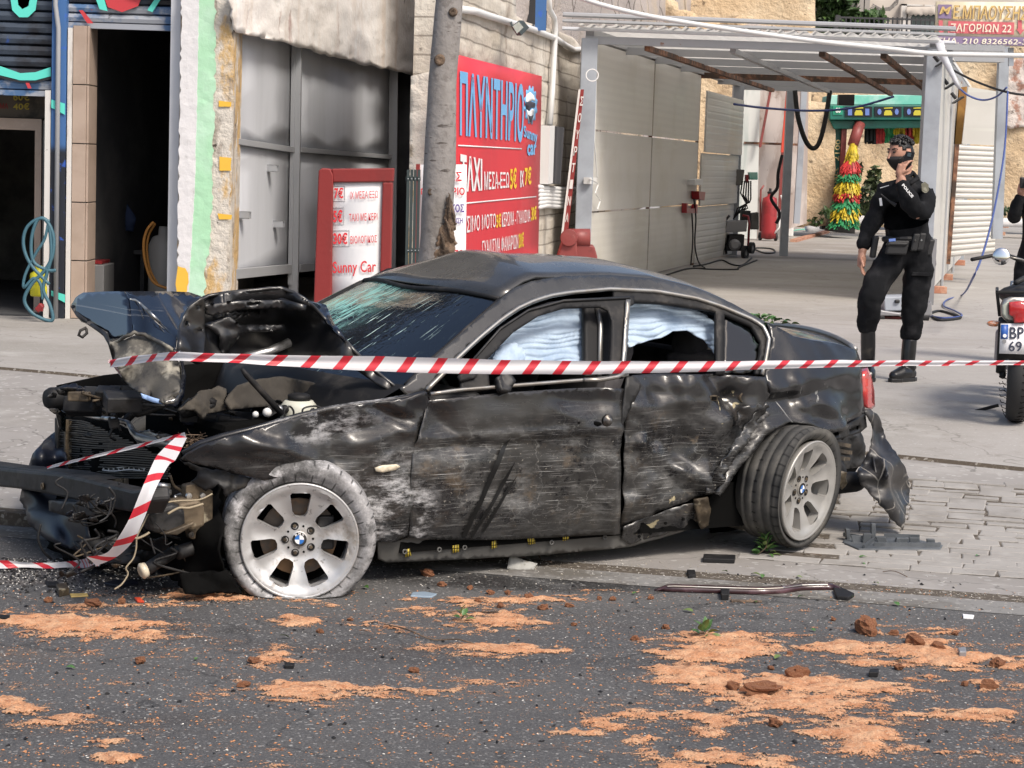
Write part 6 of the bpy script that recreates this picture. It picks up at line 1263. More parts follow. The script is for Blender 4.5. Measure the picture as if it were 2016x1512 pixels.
MB().tube([fb(*p)-Vector(EB)*.035 for p in interp_path([(250, 588), (262, 590), (285, 610), (315, 640), (344, 668)], 14)], [.003]+[.006]*12+[.003], 6).build('torn_glint_edge', m_alu, wreck, smooth=True)  # thin silver tube standing in for the highlight along the bonnet crease
m_lining = M('scorched_lining', (.07, .065, .055), .6, layers=[dict(c=(.30, .28, .23), s=4.5, lo=.52, hi=.62, f=.9), dict(c=(.012, .012, .014), s=6, lo=.5, hi=.6), dict(c=(.5, .38, .2), s=5, lo=.68, hi=.71)], bump=.5)
P_('bonnet_nose', [(214, 676), (240, 668), (272, 658), (300, 666), (342, 692), (352, 730), (352, 770), (340, 790), (322, 795), (285, 780), (258, 762), (238, 742), (224, 712)], CI([(214, 676, .70), (272, 658, .62), (345, 692, .42), (352, 770, .30), (322, 795, .30), (240, 745, .55), (285, 780, .40)]), m_lining, 6, jag=1, disp=.02, dscale=9, octv=4, ridge=.025, split=30, thick=.008)
MB().tube([CI([(214, 676, .68), (272, 658, .58), (345, 692, .38)])(u, v+random.uniform(-2, 2)) for u, v in interp_path([(216, 678), (240, 668), (262, 655), (285, 658), (300, 666), (322, 678), (342, 692)], 22)], .009, 6).build('torn_glint_edge', m_lining, wreck, smooth=True)
P_('blue_film', [(277, 774), (300, 782), (322, 788), (320, 796), (300, 792), (280, 784)], CI([(300, 785, .30)]), M('pale_blue_film', (.25, .38, .65), .3), 6, thick=.004)
P_('nose_tip', [(322, 790), (345, 784), (354, 768), (358, 730), (350, 690), (356, 690), (366, 740), (362, 780), (348, 800), (325, 800)], CI([(340, 780, .27)]), m_hood, 7, thick=.006)
MB().tube([CI([(160, 655, 1.0)])(*p) for p in ((170, 645), (158, 651), (155, 660), (162, 664), (171, 656), (170, 647))], .007, 6).build('latch_hook', m_bk, wreck, smooth=True)

# --- engine bay
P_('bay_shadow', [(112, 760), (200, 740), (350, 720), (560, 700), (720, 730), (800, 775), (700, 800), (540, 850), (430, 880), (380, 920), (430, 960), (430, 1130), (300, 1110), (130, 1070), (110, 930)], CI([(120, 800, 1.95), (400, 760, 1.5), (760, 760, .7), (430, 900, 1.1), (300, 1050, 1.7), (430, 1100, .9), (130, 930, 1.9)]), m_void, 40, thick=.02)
rd = lambda u, v: CA(u, v, -.33); rd.n = Vector(-EA)
m_fin = M('radiator_fin', (.022, .021, .02), .5, layers=[dict(c=(.08, .07, .055), s=14, lo=.52, hi=.66)])
rad = P_('radiator', [(128, 820), (195, 822), (245, 842), (300, 864), (350, 880), (352, 905), (300, 938), (200, 940), (130, 930)], rd, m_void, 14, disp=.03, dscale=5, thick=.03)
mb = MB()
for i in range(26):
    v = 824+i*4.4; x1 = min(345, 190+max(0, i-0)*9.5); pts = [rd(128+(x1-128)*k/6, v+1.2*sin(k*1.3+i*.4)+(k/6)*8)-Vector(EA)*(.03+.006*sin(i*2.1+k)) for k in range(7)]; mb.tube(pts, .0042, 4)
o = mb.build('radiator_fin', m_fin, wreck); o['kind'] = 'stuff'
MB().bar(CA(118, 822, -.36), CA(118, 928, -.36), .03, .045, tuple(EA)).build('radiator_post', m_plas, wreck, bevel=.006); MB().bar(CA(134, 826, -.37), CA(133, 930, -.37), .02, .03, tuple(EA)).build('radiator_post', m_brownmetal, wreck)
MB().tube([CA(u, v, -.37) for u, v in ((165, 816), (190, 822), (225, 826), (252, 832), (262, 850), (275, 862), (300, 868), (330, 872), (350, 884))], [.010, .011, .012, .011, .016, .022, .026, .02, .010], 8).build('torn_pipe', m_alu, wreck, smooth=True)
P_('torn_flap', [(262, 850), (290, 846), (320, 862), (345, 876), (330, 886), (295, 880), (272, 872)], lambda u, v: CA(u, v, -.36), m_alu, 6, jag=1.5, disp=.03, dscale=15, thick=.004) if False else None
tf = lambda u, v: CA(u, v, -.36)
tf.n = Vector(-EA)
P_('torn_flap', [(262, 850), (290, 846), (320, 862), (345, 876), (330, 886), (295, 880), (272, 872)], tf, m_alu, 6, jag=1.5, disp=.03, dscale=15, thick=.004)
mb = MB()
for k in range(9): u = 204+k*10; v = 919+2*sin(k)+k*.3; mb.bar(tf(u, v), tf(u, v+6), .004, .006, tuple(EA))
for dv in (0, 6): mb.tube([tf(202+k*12, 919+dv+2*sin(k)+k*.3) for k in range(8)], .003, 4)
mb.build('clip_strip', m_whitepipe, wreck)
# bumper beam, cover, lower mass
def abar(poly, a, depth, nm, mt, bevel=.012): return MB().prism([CA(*p, a) for p in poly], Vector(EA)*depth).build(nm, mt, wreck, bevel=bevel)
beam = abar([(-70, 912), (0, 922), (60, 928), (110, 932), (160, 942), (215, 955), (262, 966), (292, 960), (295, 985), (282, 1012), (230, 1004), (160, 988), (90, 972), (30, 962), (-70, 952)], -.70, .09, 'bumper_beam', m_plas)
abar([(-70, 908), (0, 918), (60, 924), (110, 929), (160, 939), (180, 945), (160, 948), (100, 938), (0, 928), (-70, 918)], -.68, .14, 'beam_flange', m_plas)
MB().lathe(CA(85, 957, -.702), -EA, [(.008, .0), (.016, .0), (.016, .008), (.008, .008)], 14, closed=True).build('tow_eye', m_brownmetal, wreck, smooth=True)
bc = CAI([(118, 850, -.30), (60, 900, -.52), (48, 980, -.62), (58, 1030, -.66), (100, 1065, -.68), (200, 1090, -.62), (130, 930, -.38), (150, 1040, -.62)])
P_('front_bumper', [(116, 846), (86, 868), (66, 893), (55, 925), (40, 985), (50, 998), (58, 1030), (92, 1062), (130, 1078), (165, 1088), (178, 1060), (168, 1010), (150, 960), (134, 920), (128, 880)], bc, m_navy, 8, disp=.006, dscale=3, thick=.008)
P_('front_bumper', [(64, 985), (130, 985), (250, 1000), (300, 1030), (280, 1080), (200, 1096), (120, 1080), (80, 1045)], CAI([(64, 985, -.40), (300, 1030, -.30), (200, 1090, -.5), (130, 1000, -.5)]), m_plas, 8, jag=3, disp=.02, dscale=6, octv=4, ridge=.04, split=25, thick=.006)
P_('bumper_grille', [(100, 985), (160, 990), (210, 1005), (205, 1015), (140, 1018), (100, 1005)], CAI([(100, 985, -.72), (210, 1010, -.70)]), m_plas, 7, disp=.01, thick=.012)
P_('under_tray', [(80, 1040), (130, 960), (300, 960), (430, 950), (440, 1120), (452, 1158), (365, 1156), (310, 1120), (240, 1114), (180, 1108), (130, 1100), (98, 1080)], CAI([(p[0], p[1], car(G(*p, .03))[0]) for p in ((98, 1078), (130, 1100), (180, 1108), (240, 1114), (300, 1118), (360, 1150), (450, 1158))]+[(95, 1050, -.6), (200, 1060, -.5), (300, 1010, -.42), (420, 960, -.2), (200, 960, -.45)], 2), m_void, 10, jag=3, disp=.03, dscale=7, octv=4, thick=.01)
P_('splash_guard', [(150, 1070), (260, 1050), (340, 1060), (330, 1100), (250, 1108), (170, 1100)], CAI([(150, 1100, -.66), (340, 1100, -.44), (260, 1050, -.5)]), m_plas, 8, jag=4, ridge=.05, split=25, thick=.005)
P_('arch_liner', [(355, 1128), (440, 1120), (470, 1165), (360, 1166)], CB_ if False else CI([(400, 1150, .08)]), m_void, 8, jag=2, ridge=.03, disp=.03, dscale=12, thick=.01)
P_('lamp_housing', [(104, 772), (128, 762), (180, 760), (208, 772), (206, 800), (170, 806), (120, 806), (104, 796)], CI([(150, 780, 1.25)]), m_navy, 8, disp=.04, dscale=9, thick=.05)
MB().lathe(CB(112, 784, 1.2), Vector(-EA)-Vector(EB)*.2, [(0, .05), (.04, .05), (.05, .03), (.05, -.02), (.04, -.08)], 16).build('lamp_cap', m_bk, wreck, smooth=True)
P_('lamp_glass', [(115, 800), (130, 815), (128, 850), (116, 842), (110, 815)], CI([(120, 820, 1.2)]), m_glass, 7, thick=.01)
# bracket and side member ahead of the front wheel
def bbox_(poly, b, depth, nm, mt, bevel=.006): return MB().prism([CB(*p, b) for p in poly], Vector(EB)*depth).build(nm, mt, wreck, bevel=bevel)
bbox_([(366, 956), (384, 952), (420, 966), (420, 1000), (418, 1062), (376, 1062), (368, 1030)], .14, .05, 'crash_bracket', m_brownmetal)
bbox_([(352, 992), (392, 984), (404, 1000), (404, 1036), (380, 1044), (352, 1040)], .06, .14, 'crash_box', m_brownmetal, .012)
bbox_([(284, 1010), (340, 992), (366, 1000), (368, 1040), (330, 1054), (296, 1048)], .05, .16, 'side_member', m_plas, .02)
bbox_([(318, 1052), (350, 1040), (384, 1026), (380, 1036), (350, 1054)], .03, .05, 'torn_lip', m_brownmetal)
for (u, v) in ((371, 976), (398, 976), (375, 1052), (394, 1052), (408, 1050)): MB().lathe(CB(u, v, .138), -EB, [(.014, 0), (.012, .01), (0, .011)], 8).build('bolt', m_alu, wreck)
P_('torn_guard', [(352, 905), (400, 920), (470, 935), (520, 948), (470, 960), (440, 975), (425, 950), (405, 968), (380, 950), (390, 930)], CS(.05), m_plas, 7, jag=2, disp=.04, dscale=10, thick=.006)
def wire(pts, r, b, nm='wire', mt=None, a=None): 
    q = [CB(*p, b) if a is None else CA(*p, a) for p in pts]; return MB().tube(spl(q, 5), r, 6).build(nm, mt or m_rubber, wreck, smooth=True)
m_tan = M('tan_cable', (.30, .25, .17), .7)
wire([(418, 972), (392, 984), (350, 986), (320, 992), (295, 1008), (282, 1032), (270, 1056), (268, 1080), (262, 1100), (248, 1118), (252, 1130), (240, 1150), (225, 1160)], .0035, .02, mt=m_tan)
wire([(400, 992), (372, 1000), (352, 1000), (330, 1012)], .005, .02, mt=m_tan); wire([(258, 1052), (268, 1060), (285, 1054), (294, 1048)], .005, .02, mt=m_tan)
wire([(296, 1060), (300, 1075), (305, 1090)], .004, .02); wire([(80, 1032), (75, 1060), (85, 1085), (100, 1100)], .006, 1.0)
for (u, v) in ((310, 955), (312, 967)): MB().tube([CB(u, v, .1), CB(u+24, v+3, .1)], .012, 8).build('spring_clip', m_alu, wreck, smooth=True)
wire([(305, 970), (300, 990), (296, 996)], .007, .1, mt=m_alu)
for c0, c1, r in (((288, 1121), (345, 1085), .026), ((350, 1088), (410, 1070), .03)): MB().tube([CB(*c0, .16), CB(*c1, .2)], r, 12).build('fallen_pipe', m_plas, wreck, smooth=True)
MB().lathe(CB(288, 1121, .1), CB(270, 1128, .1)-CB(288, 1121, .1), [(.03, 0), (.034, .02), (.02, .03), (0, .02)], 14).build('pipe_end', m_cream2, wreck, smooth=True)
# parts between the wings
P_('felt_cover', [(448, 806), (440, 790), (468, 758), (510, 746), (560, 742), (612, 752), (626, 756), (618, 772), (590, 786), (545, 800), (500, 802)], CI([(450, 800, .5), (560, 745, .6), (625, 756, .45)]), m_insul, 7, disp=.03, dscale=7, thick=.015)
P_('felt_cover', [(345, 806), (372, 790), (396, 770), (430, 762), (446, 768), (436, 790), (442, 806), (410, 814), (396, 824), (380, 806), (360, 806)], CI([(350, 800, .45), (440, 770, .55)]), m_insul, 6, disp=.05, dscale=9, thick=.015)
P_('dark_cover', [(640, 750), (700, 740), (760, 768), (740, 785), (660, 800), (620, 790)], CI([(650, 770, .5), (760, 768, .25)]), m_navy, 9, disp=.03, thick=.02)
MB().tube([CB(476, 726, .2), CB(485, 738, .2), CB(556, 816, .16)], [.008, .013, .013], 10).build('gas_strut', m_bk, wreck, smooth=True)
rv = MB(); c = CB(588, 822, .42); rv.lathe(c, (0, 0, 1), [(0, -.03), (.075, -.03), (.08, 0), (.08, .05), (.06, .075), (0, .075)], 18); res = rv.build('fluid_reservoir', M('milky_plastic', (.55, .55, .47), .5), wreck, smooth=True)
MB().lathe(c+Vector((0, 0, .075)), (0, 0, 1), [(.05, 0), (.05, .022), (.03, .03), (0, .03)], 14).build('reservoir_cap', m_bk, res, smooth=True)
for pts in (((562, 824), (560, 808), (570, 800), (578, 810), (577, 826)), ((598, 824), (596, 806), (612, 800), (630, 802), (640, 818)), ((610, 824), (612, 808), (618, 806), (617, 826))): wire(pts, .0045, .30, 'wire_bracket', m_plas)
for (u, v, r, mt) in ((526, 812, .02, m_whitepipe), (503, 816, .014, m_whitepipe), (550, 806, .018, m_alu), (560, 806, .02, m_bk)): MB().ball(CB(u, v, .38), r, 10, 7).build('terminal', mt, wreck, smooth=True)
random.seed(11)
for i in range(34):
    u = random.uniform(130, 720); v0 = 800-(u-130)*.03+random.uniform(-30, 35); b = random.uniform(.5, 1.1)
    if u < 350: v0 = random.uniform(770, 812)
    pts = [(u, v0), (u+random.uniform(-25, 25), v0+random.uniform(-6, 16)), (u+random.uniform(-50, 50), v0+random.uniform(-4, 30)), (u+random.uniform(-60, 60), v0+random.uniform(0, 36))]
    wire(pts, random.choice((.006, .009, .014, .02)), b, random.choice(('hose', 'wire', 'pipe')), random.choice((m_plas, m_rubber, m_bk, m_bk, m_plas, m_brownmetal)))
for i in range(20):
    u = random.uniform(150, 700); v = random.uniform(785, 835) if u > 350 else random.uniform(770, 810); b = random.uniform(.55, 1.1); s = random.uniform(.02, .06); mb = MB()
    R_ = Matrix.Rotation(random.uniform(-.6, .6), 3, 'Z') @ Matrix.Rotation(random.uniform(-.5, .5), 3, 'X'); mb.obox(CB(u, v, b), R_ @ Vector((s*1.3, 0, 0)), R_ @ Vector((0, s, 0)), R_ @ Vector((0, 0, s*.6))); mb.build(random.choice(('connector', 'bracket', 'cover')), random.choice((m_plas, m_bk, m_navy, m_plas, m_brownmetal)), wreck, bevel=.006)
for pts in (((172, 812), (180, 806), (200, 808), (206, 814)), ((215, 822), (222, 840), (216, 858), (228, 866)), ((228, 800), (230, 826), (238, 850)), ((235, 800), (236, 790), (244, 790), (243, 806))): wire(pts, .007, .9, mt=m_plas)
bbox_([(216, 826), (236, 824), (238, 842), (220, 846)], .62, .03, 'relay', m_bk)
random.seed(31)
for i in range(60):   # torn scraps, clips and sheared brackets all over the crushed nose
    k = random.random(); u = random.uniform(100, 430) if k < .7 else random.uniform(430, 720); v = random.uniform(935, 1130) if k < .38 else random.uniform(770, 860)
    if u > 430: v = random.uniform(770, 826)
    b = (random.uniform(.02, .5) if v > 930 else random.uniform(.45, 1.1)); s_ = random.uniform(6, 20); a0 = random.uniform(0, 6.28)
    pl = [(u+s_*random.uniform(.5, 1.5)*cos(a0+q*1.05)*1.3, v+s_*random.uniform(.4, 1.1)*sin(a0+q*1.05)) for q in range(6)]
    sheet(random.choice(('torn_scrap', 'bracket', 'broken_clip')), pl, CI([(u-s_, v, b), (u+s_, v+s_, b+random.uniform(-.12, .12)), (u, v-s_, b+random.uniform(-.1, .1))]), random.choice((m_plas, m_bk, m_bk, m_navy, m_void, m_plas, m_brownmetal, m_alu if random.random() < .35 else m_plas)), wreck, step=7, ridge=.03, split=25, thick=.004)
for i in range(26):
    u = random.uniform(110, 420); v = random.uniform(930, 1080); b = random.uniform(.02, .35); wire([(u, v), (u+random.uniform(-20, 20), v+random.uniform(5, 30)), (u+random.uniform(-40, 40), v+random.uniform(20, 50)), (u+random.uniform(-60, 60), v+random.uniform(10, 70))], random.choice((.0025, .004, .006)), b, 'wire', random.choice((m_rubber, m_bk, m_plas, m_rubber, m_bk, m_brownmetal)))
nest = MB(); random.seed(3)
for i in range(70):
    u, v = 378+random.gauss(0, 10), 868+random.gauss(0, 6); nest.tube([CB(u, v, .3), CB(u+random.gauss(0, 9), v+random.gauss(0, 5), .27)], .002, 3)
o = nest.build('straw_debris', m_torn, wreck); o['kind'] = 'stuff'

# --- wheels
m_rimF = M('silver_rim', (.50, .50, .50), .42, .55, layers=[dict(c=(.28, .24, .19), s=6, det=9, rg=.75, lo=.50, hi=.68, f=.75, rough=.7), dict(c=(.1, .09, .08), s=40, det=3, lo=.62, hi=.7, f=.6), dict(c=(.72, .71, .70), s=9, lo=.55, hi=.75, f=.6, rough=.7)])
m_rimR = M('grey_rim', (.40, .39, .37), .45, .5, layers=[dict(c=(.2, .18, .15), s=5, lo=.52, hi=.7, f=.7, rough=.7)])
def tyre_mat(nm, powder):
    def ex(s, p): pass
    L = [dict(c=(.05, .048, .045), s=5, lo=.35, hi=.7)]
    if powder: L += [dict(c=(.42, .415, .42), s=3.5, det=9, rg=.75, lo=.34, hi=.62, f=.88), dict(c=(.60, .59, .60), s=7, det=9, rg=.8, lo=.52, hi=.64, f=.8), dict(c=(.07, .07, .07), s=5, det=10, rg=.8, lo=.55, hi=.66, f=.85), dict(c=(.02, .02, .02), k='wave', co='UV', dir='X', s=10.5, lo=.93, hi=.985, f=.8, zone=[(.5, .088, 0, 9, .02, 9)], zsoft=.8)]
    else: L += [dict(c=(.17, .16, .14), s=3, det=8, lo=.38, hi=.7, f=.85), dict(c=(.006, .006, .006), k='wave', co='UV', dir='X', s=11, lo=.9, hi=.98, f=.9, zone=[(.5, .088, 0, 9, .022, 9), (.5, -.02, 0, 9, .012, 9)], zsoft=.8)]
    return M(nm, (.034, .034, .033), .8, layers=L, bump=.5, bscale=25)
m_tyF, m_tyR = tyre_mat('powdered_tyre', True), tyre_mat('worn_tyre', False)
m_blue = M('emblem_blue', (.03, .16, .5), .3); m_wht = M('emblem_white', (.8, .8, .8), .3); m_disc = M('brake_disc', (.12, .10, .085), .5, .5, layers=[dict(c=(.25, .15, .08), s=6)])
def wheel(c, n, up, mt_t, mt_r, R, ground, spin, lift, wd=.115, emblem=True, toff=0.):
    c, n, up = Vector(c), Vector(n).normalized(), Vector(up); up = (up-n*up.dot(n)).normalized(); x = up.cross(n)*-1; x = n.cross(up)*-1
    root = bpy.data.objects.new('wheel', None); COL.objects.link(root); root.parent = wreck; root.location = c-rootloc(wreck)
    L = lambda px, py, h: c+x*px+up*py+n*h
    # tyre
    g = wd; prof = [(.236, -g*.86), (.25, -g), (.285, -g*1.02), (R-.012, -g*.86)]
    for k in (-.62, -.22, .18, .58): prof += [(R, -g*.8 if k < -.6 else g*(k-.16)), (R, g*(k-.05)), (R-.006, g*(k-.03)), (R-.006, g*(k+.03)), (R, g*(k+.05))]
    prof += [(R, g*.74), (R-.010, g*.9), (.290, g*.98), (.262, g*.90), (.243, g*.74), (.236, g*.5)]
    mb = MB(); mb.lathe(c+n*toff, n, prof, 72, up=up, cap=False)
    zc = []
    for i, v in enumerate(mb.v):
        q = Vector(v); d = q-c; hh = d.dot(n); pr = d-n*hh; r = pr.length
        if r > .225: q = q+up*(lift*(r-.22)/.1)+x*0
        z = q.z
        if z < ground+.012:
            sq = ground+.012-z; q.z = ground+.003+random.uniform(0, .003); q = q+n*min(.05, sq*.5)*(1 if hh > 0 else -1)
        k = noise.noise(Vector((atan2(pr.dot(up), pr.dot(x))*1.6, hh*9, 1.0)))*.010*min(1, (r-.22)/.06)
        q += pr.normalized()*k; zc.append(tuple(q))
    mb.v = zc
    mb.build('tyre', mt_t, root, smooth=True)
    # rim face with seven openings
    def pol(r, a): return (r*cos(a), r*sin(a))
    outer = [pol(.232, 2*pi*k/56) for k in range(56)]; holes = []
    for k in range(7):
        a0 = spin+2*pi*k/7; h = []
        for (r, w_) in ((.092, .0), (.096, .020), (.112, .030), (.15, .036), (.188, .043), (.197, .036), (.199, .0), (.197, -.036), (.188, -.043), (.15, -.036), (.112, -.030), (.096, -.020)):
            h.append((r*cos(a0)-w_*sin(a0), r*sin(a0)+w_*cos(a0)))
        holes.append(h)
    p2, fs = tri2d(outer, .018, holes)
    def dish(r): return float(np.interp(r, [0, .05, .075, .12, .17, .205, .218, .232], [.060, .058, .054, .072, .086, .092, .104, .104]))
    vs = [L(px, py, dish(math.hypot(px, py))+(.006*cos(7*(atan2(py, px)-spin)) if .1 < math.hypot(px, py) < .2 else 0)) for px, py in p2]
    mb = MB().add(vs, fs)
    for h in holes:
        hh = resample(h, .018); n_ = len(hh)
        for i in range(n_):
            a, b = hh[i], hh[(i+1) % n_]; da, db = dish(math.hypot(*a)), dish(math.hypot(*b)); mb.add([L(*a, da), L(*b, db), L(b[0]*.99, b[1]*.99, db-.045), L(a[0]*.99, a[1]*.99, da-.045)], [(0, 1, 2, 3)])
    rim = mb.build('rim', mt_r, root, smooth=True)
    md = rim.modifiers.new('e', 'EDGE_SPLIT'); md.split_angle = radians(38)
    MB().lathe(c, n, [(.232, .104), (.239, .109), (.243, .100), (.232, .07), (.208, .03), (.205, -.09), (.232, -.1)], 56, up=up, cap=False).build('barrel', mt_r, root, smooth=True)
    MB().lathe(c, n, [(0, -.02), (.16, -.02), (.16, -.005), (0, -.005)], 28).build('brake_disc', m_disc, root); MB().lathe(c, n, [(0, -.06), (.204, -.06), (.204, -.055), (0, -.055)], 28).build('back_plate', m_void, root)
    q = c+x*.11+up*.02; MB().obox(q+n*.0, x*.035, up*.07, n*.025).build('brake_caliper', m_plas, root, bevel=.008)
    for k in range(5):
        a = spin+.35+2*pi*k/5; px, py = pol(.058, a); MB().lathe(L(px, py, .057), n, [(.0165, 0), (.0165, .002), (.012, .002), (.010, -.001), (0, -.001)], 14).build('bolt_socket', m_bk, root); MB().lathe(L(px, py, .057), n, [(.008, 0), (.008, .005), (0, .006)], 6).build('wheel_bolt', m_brownmetal, root)
        a += pi/5; px, py = pol(.056, a); MB().lathe(L(px, py, .0565), n, [(.005, 0), (.005, .002), (0, .002)], 8).build('hole', m_void, root)
    capo = MB().lathe(L(0, 0, .058), n, [(.034, 0), (.034, .004), (.030, .006), (0, .006)], 24).build('hub_cap', mt_r, root, smooth=False)
    MB().lathe(L(0, 0, .0645), n, [(.0295, 0), (.0295, .001), (0, .001)], 24).build('emblem', m_bk, root)
    for qd in range(4):
        pts = [(0, 0)]+[pol(.019, qd*pi/2+pi/2*t/6) for t in range(7)]; MB().prism([L(px, py, .066) for px, py in pts], n*.0012).build('emblem', m_blue if qd % 2 else m_wht, root)
    if emblem:
        for ch, a in (('B', 2.2), ('M', pi/2), ('W', .94)):
            px, py = pol(.0245, a); ex = Vector((sin(a), -cos(a))); ey = Vector((cos(a), sin(a))); k = .0048
            cs = [L(px+ex.x*sx*k+ey.x*sy*k, py+ex.y*sx*k+ey.y*sy*k, .0662) for sx, sy in ((-1, 1), (1, 1), (-1, -1), (1, -1))]; textq(ch, *cs, m_wht, root, bold=.02, lift=.0012)
    return root
def dirto(p): d = Vector(CAM)-Vector(p); d.z = 0; return d.normalized()
cF = CB(588, 1056, .05); nF = dirto(cF); nF = Matrix.Rotation(radians(3), 3, 'Z') @ nF; nF.z = -.02
wheel(cF, nF, (0, 0, 1), m_tyF, m_rimF, .315, 0., pi/2, .022)
cR = CB(1556, 957, .02); nR = Matrix.Rotation(radians(60), 3, 'Z') @ dirto(cR); nR.z = -.10
wheel(cR, nR, (.12, 0, 1), m_tyR, m_rimR, .290, float(gh(cR.x, cR.y)), pi/2+.25, .02, wd=.118, emblem=False, toff=-.008)
for (a, b) in ((.05, 1.6), (2.7, 1.62)):
    c = W(a, b, .28); c.z += float(gh(c.x, c.y)); wheel(c, EB, (0, 0, 1), m_tyR, m_rimR, .30, float(gh(c.x, c.y)), .3, .02, emblem=False)
cbox(2.62, 2.72, .3, 1.5, .22, .32, 'rear_axle', m_void); P_('hanging_wire', [(1398, 1000), (1402, 998), (1440, 1020), (1438, 1026)], CS(.3), m_brownmetal, 8, thick=.01)
MB().ball(CS(.25)(1430, 1000), .02, 8, 6).build('ball_joint', m_alu, wreck); MB().tube([CS(.25)(*p) for p in ((1405, 985), (1420, 992), (1430, 1000), (1432, 1012))], .006, 5).build('sensor_wire', m_brownmetal, wreck)
MB().bar(CS(.35)(1400, 1022), CS(.35)(1470, 1040), .05, .03).build('control_arm', m_brownmetal, wreck)
# skid rubs on the front door, black on the grey scuffs
for pts in ([(1003, 862), (985, 885), (962, 930), (938, 990), (905, 1055), (915, 1056), (948, 988), (974, 930), (1001, 872)], [(1016, 905), (990, 945), (945, 1020), (922, 1055), (929, 1056), (953, 1018), (998, 947)], [(1020, 935), (1000, 960), (960, 1020), (946, 1045), (951, 1046), (968, 1020), (1006, 960)]):
    p2, fs = tri2d(pts, 8); vs = []
    for (u, v) in p2:
        q = CS(-.022)(u, v); vs.append(q+Vector(-EB)*(.008*noise.fractal(q*6, 1., 2., 3)+ddent(u, v)+.0125))
    MB().add(vs, fs).build('rub_mark', M('rubber_rub', (.004, .004, .004), .4) if 'rubber_rub' not in bpy.data.materials else bpy.data.materials['rubber_rub'], wreck, smooth=True)
# ------------------------------------------------------------------ people
m_skin = M('skin', (.40, .21, .145), .55, layers=[dict(c=(.32, .15, .10), s=14, lo=.45, hi=.7, f=.6)])
m_cloth = M('black_uniform_cloth', (.010, .0105, .012), .9, spec=.12, layers=[dict(c=(.022, .022, .024), s=9, lo=.45, hi=.7)], bump=.4, bscale=120)
m_hair = M('black_hair', (.008, .007, .007), .45, bump=.8, bscale=90); m_boot = M('black_boot_leather', (.010, .010, .011), .28, layers=[dict(c=(.04, .036, .03), s=9, lo=.55, hi=.72)])
m_belt = M('black_webbing', (.014, .014, .015), .6)
_ct = bpy.data.textures.new('folds', 'CLOUDS'); _ct.noise_scale = .11; _ct.noise_depth = 2
def skinned(name, joints, edges, mat, parent, root=0, sub=2, fold=.0):
    L = rootloc(parent); me = bpy.data.meshes.new(name); me.from_pydata([tuple(Vector(j[0])-L) for j in joints], edges, []); me.materials.append(mat)
    o = bpy.data.objects.new(name, me); COL.objects.link(o); o.parent = parent
    md = o.modifiers.new('skin', 'SKIN'); md.use_smooth_shade = True; md.branch_smoothing = .4
    for i, j in enumerate(joints):
        r = j[1]; sv = me.skin_vertices[0].data[i]; sv.radius = r if isinstance(r, tuple) else (r, r); sv.use_root = (i == root)
    md = o.modifiers.new('sub', 'SUBSURF'); md.levels = sub; md.render_levels = sub
    if fold:
        md = o.modifiers.new('folds', 'DISPLACE'); md.texture = _ct; md.strength = fold; md.mid_level = .5; md.texture_coords = 'LOCAL'
    return o
def hand(mb, wrist, palm, fdir, nrm, thumb, curl, size=.19):
    """palm and five tapering fingers; curl in radians per joint, bending towards nrm"""
    wrist, palm = Vector(wrist), Vector(palm); f = Vector(fdir).normalized(); n_ = Vector(nrm); n_ = (n_-f*n_.dot(f)).normalized(); s = f.cross(n_)*thumb
    mb.tube([wrist-f*.05, wrist, palm-f*.02, palm+f*.035], [.029, .027, .034, .030], 10)
    for k in (-1, 1): mb.tube([palm-f*.035+s*.02*k, palm+f*.045+s*.026*k], [.018, .016], 8)
    for i, (off, ln) in enumerate(((.030, .072), (.010, .080), (-.011, .074), (-.030, .058))):
        p = palm+f*.045+s*off; d = f.copy(); pts = [p-f*.02]; rs = [.0105]
        for j, q in enumerate((.45, .32, .25)):
            d = (Matrix.Rotation(curl*(.8+.25*i*.5), 3, f.cross(n_)) @ d); pts.append(pts[-1]+d*(ln*q+(.02 if j == 0 else 0))); rs.append(.0098-.001*j)
        mb.tube(pts, rs, 8)
    p = palm-f*.02+s*.03; d = (s*.8+f*.6+n_*.35).normalized(); d2 = (f+s*.2+n_*.4).normalized(); mb.tube([p, p+d*.04, p+d*.04+d2*.032, p+d*.04+d2*.055], [.014, .0125, .0105, .009], 8)
def head_geo(mb, c, f, k=1., up=(0, 0, 1)):
    f = Vector(f).normalized(); up = Vector(up); s = up.cross(f).normalized(); up = f.cross(s); nu, nv = 26, 20; vs = []; fs = []
    def H_(a, t, g=1.):
        x, y, z = sin(t)*cos(a), sin(t)*sin(a), cos(t)
        wx, wy = .098, .076; zz = z*.118
        if z < 0: wx *= 1-.20*z*z*(1 if x > 0 else 1.6); wy *= 1-.34*z*z
        xx = x*wx+(.012 if x > .3 and z < -.2 else 0); 
        return Vector(c)+(f*xx+s*(y*wy)+up*zz)*k*g
    for j in range(nv+1):
        for i in range(nu): vs.append(H_(2*pi*i/nu, pi*j/nv))
    for j in range(nv):
        for i in range(nu): i2 = (i+1) % nu; fs.append((j*nu+i, (j+1)*nu+i, (j+1)*nu+i2, j*nu+i2))
    mb.add(vs, fs)
    Lc = lambda x, y, z: Vector(c)+(f*x+s*y+up*z)*k
    mb.tube([Lc(.090, 0, .028), Lc(.104, 0, -.004), Lc(.114, 0, -.026), Lc(.098, 0, -.038)], [.008, .010, .014, .010], 8)   # nose
    for e in (-1, 1): mb.tube([Lc(-.008, e*.074, .022), Lc(-.014, e*.086, .010), Lc(-.008, e*.082, -.022), Lc(.0, e*.074, -.032)], [.009, .012, .010, .007], 8); mb.tube([Lc(.086, e*.018, .036), Lc(.082, e*.05, .034)], [.008, .007], 6)
    return H_, Lc
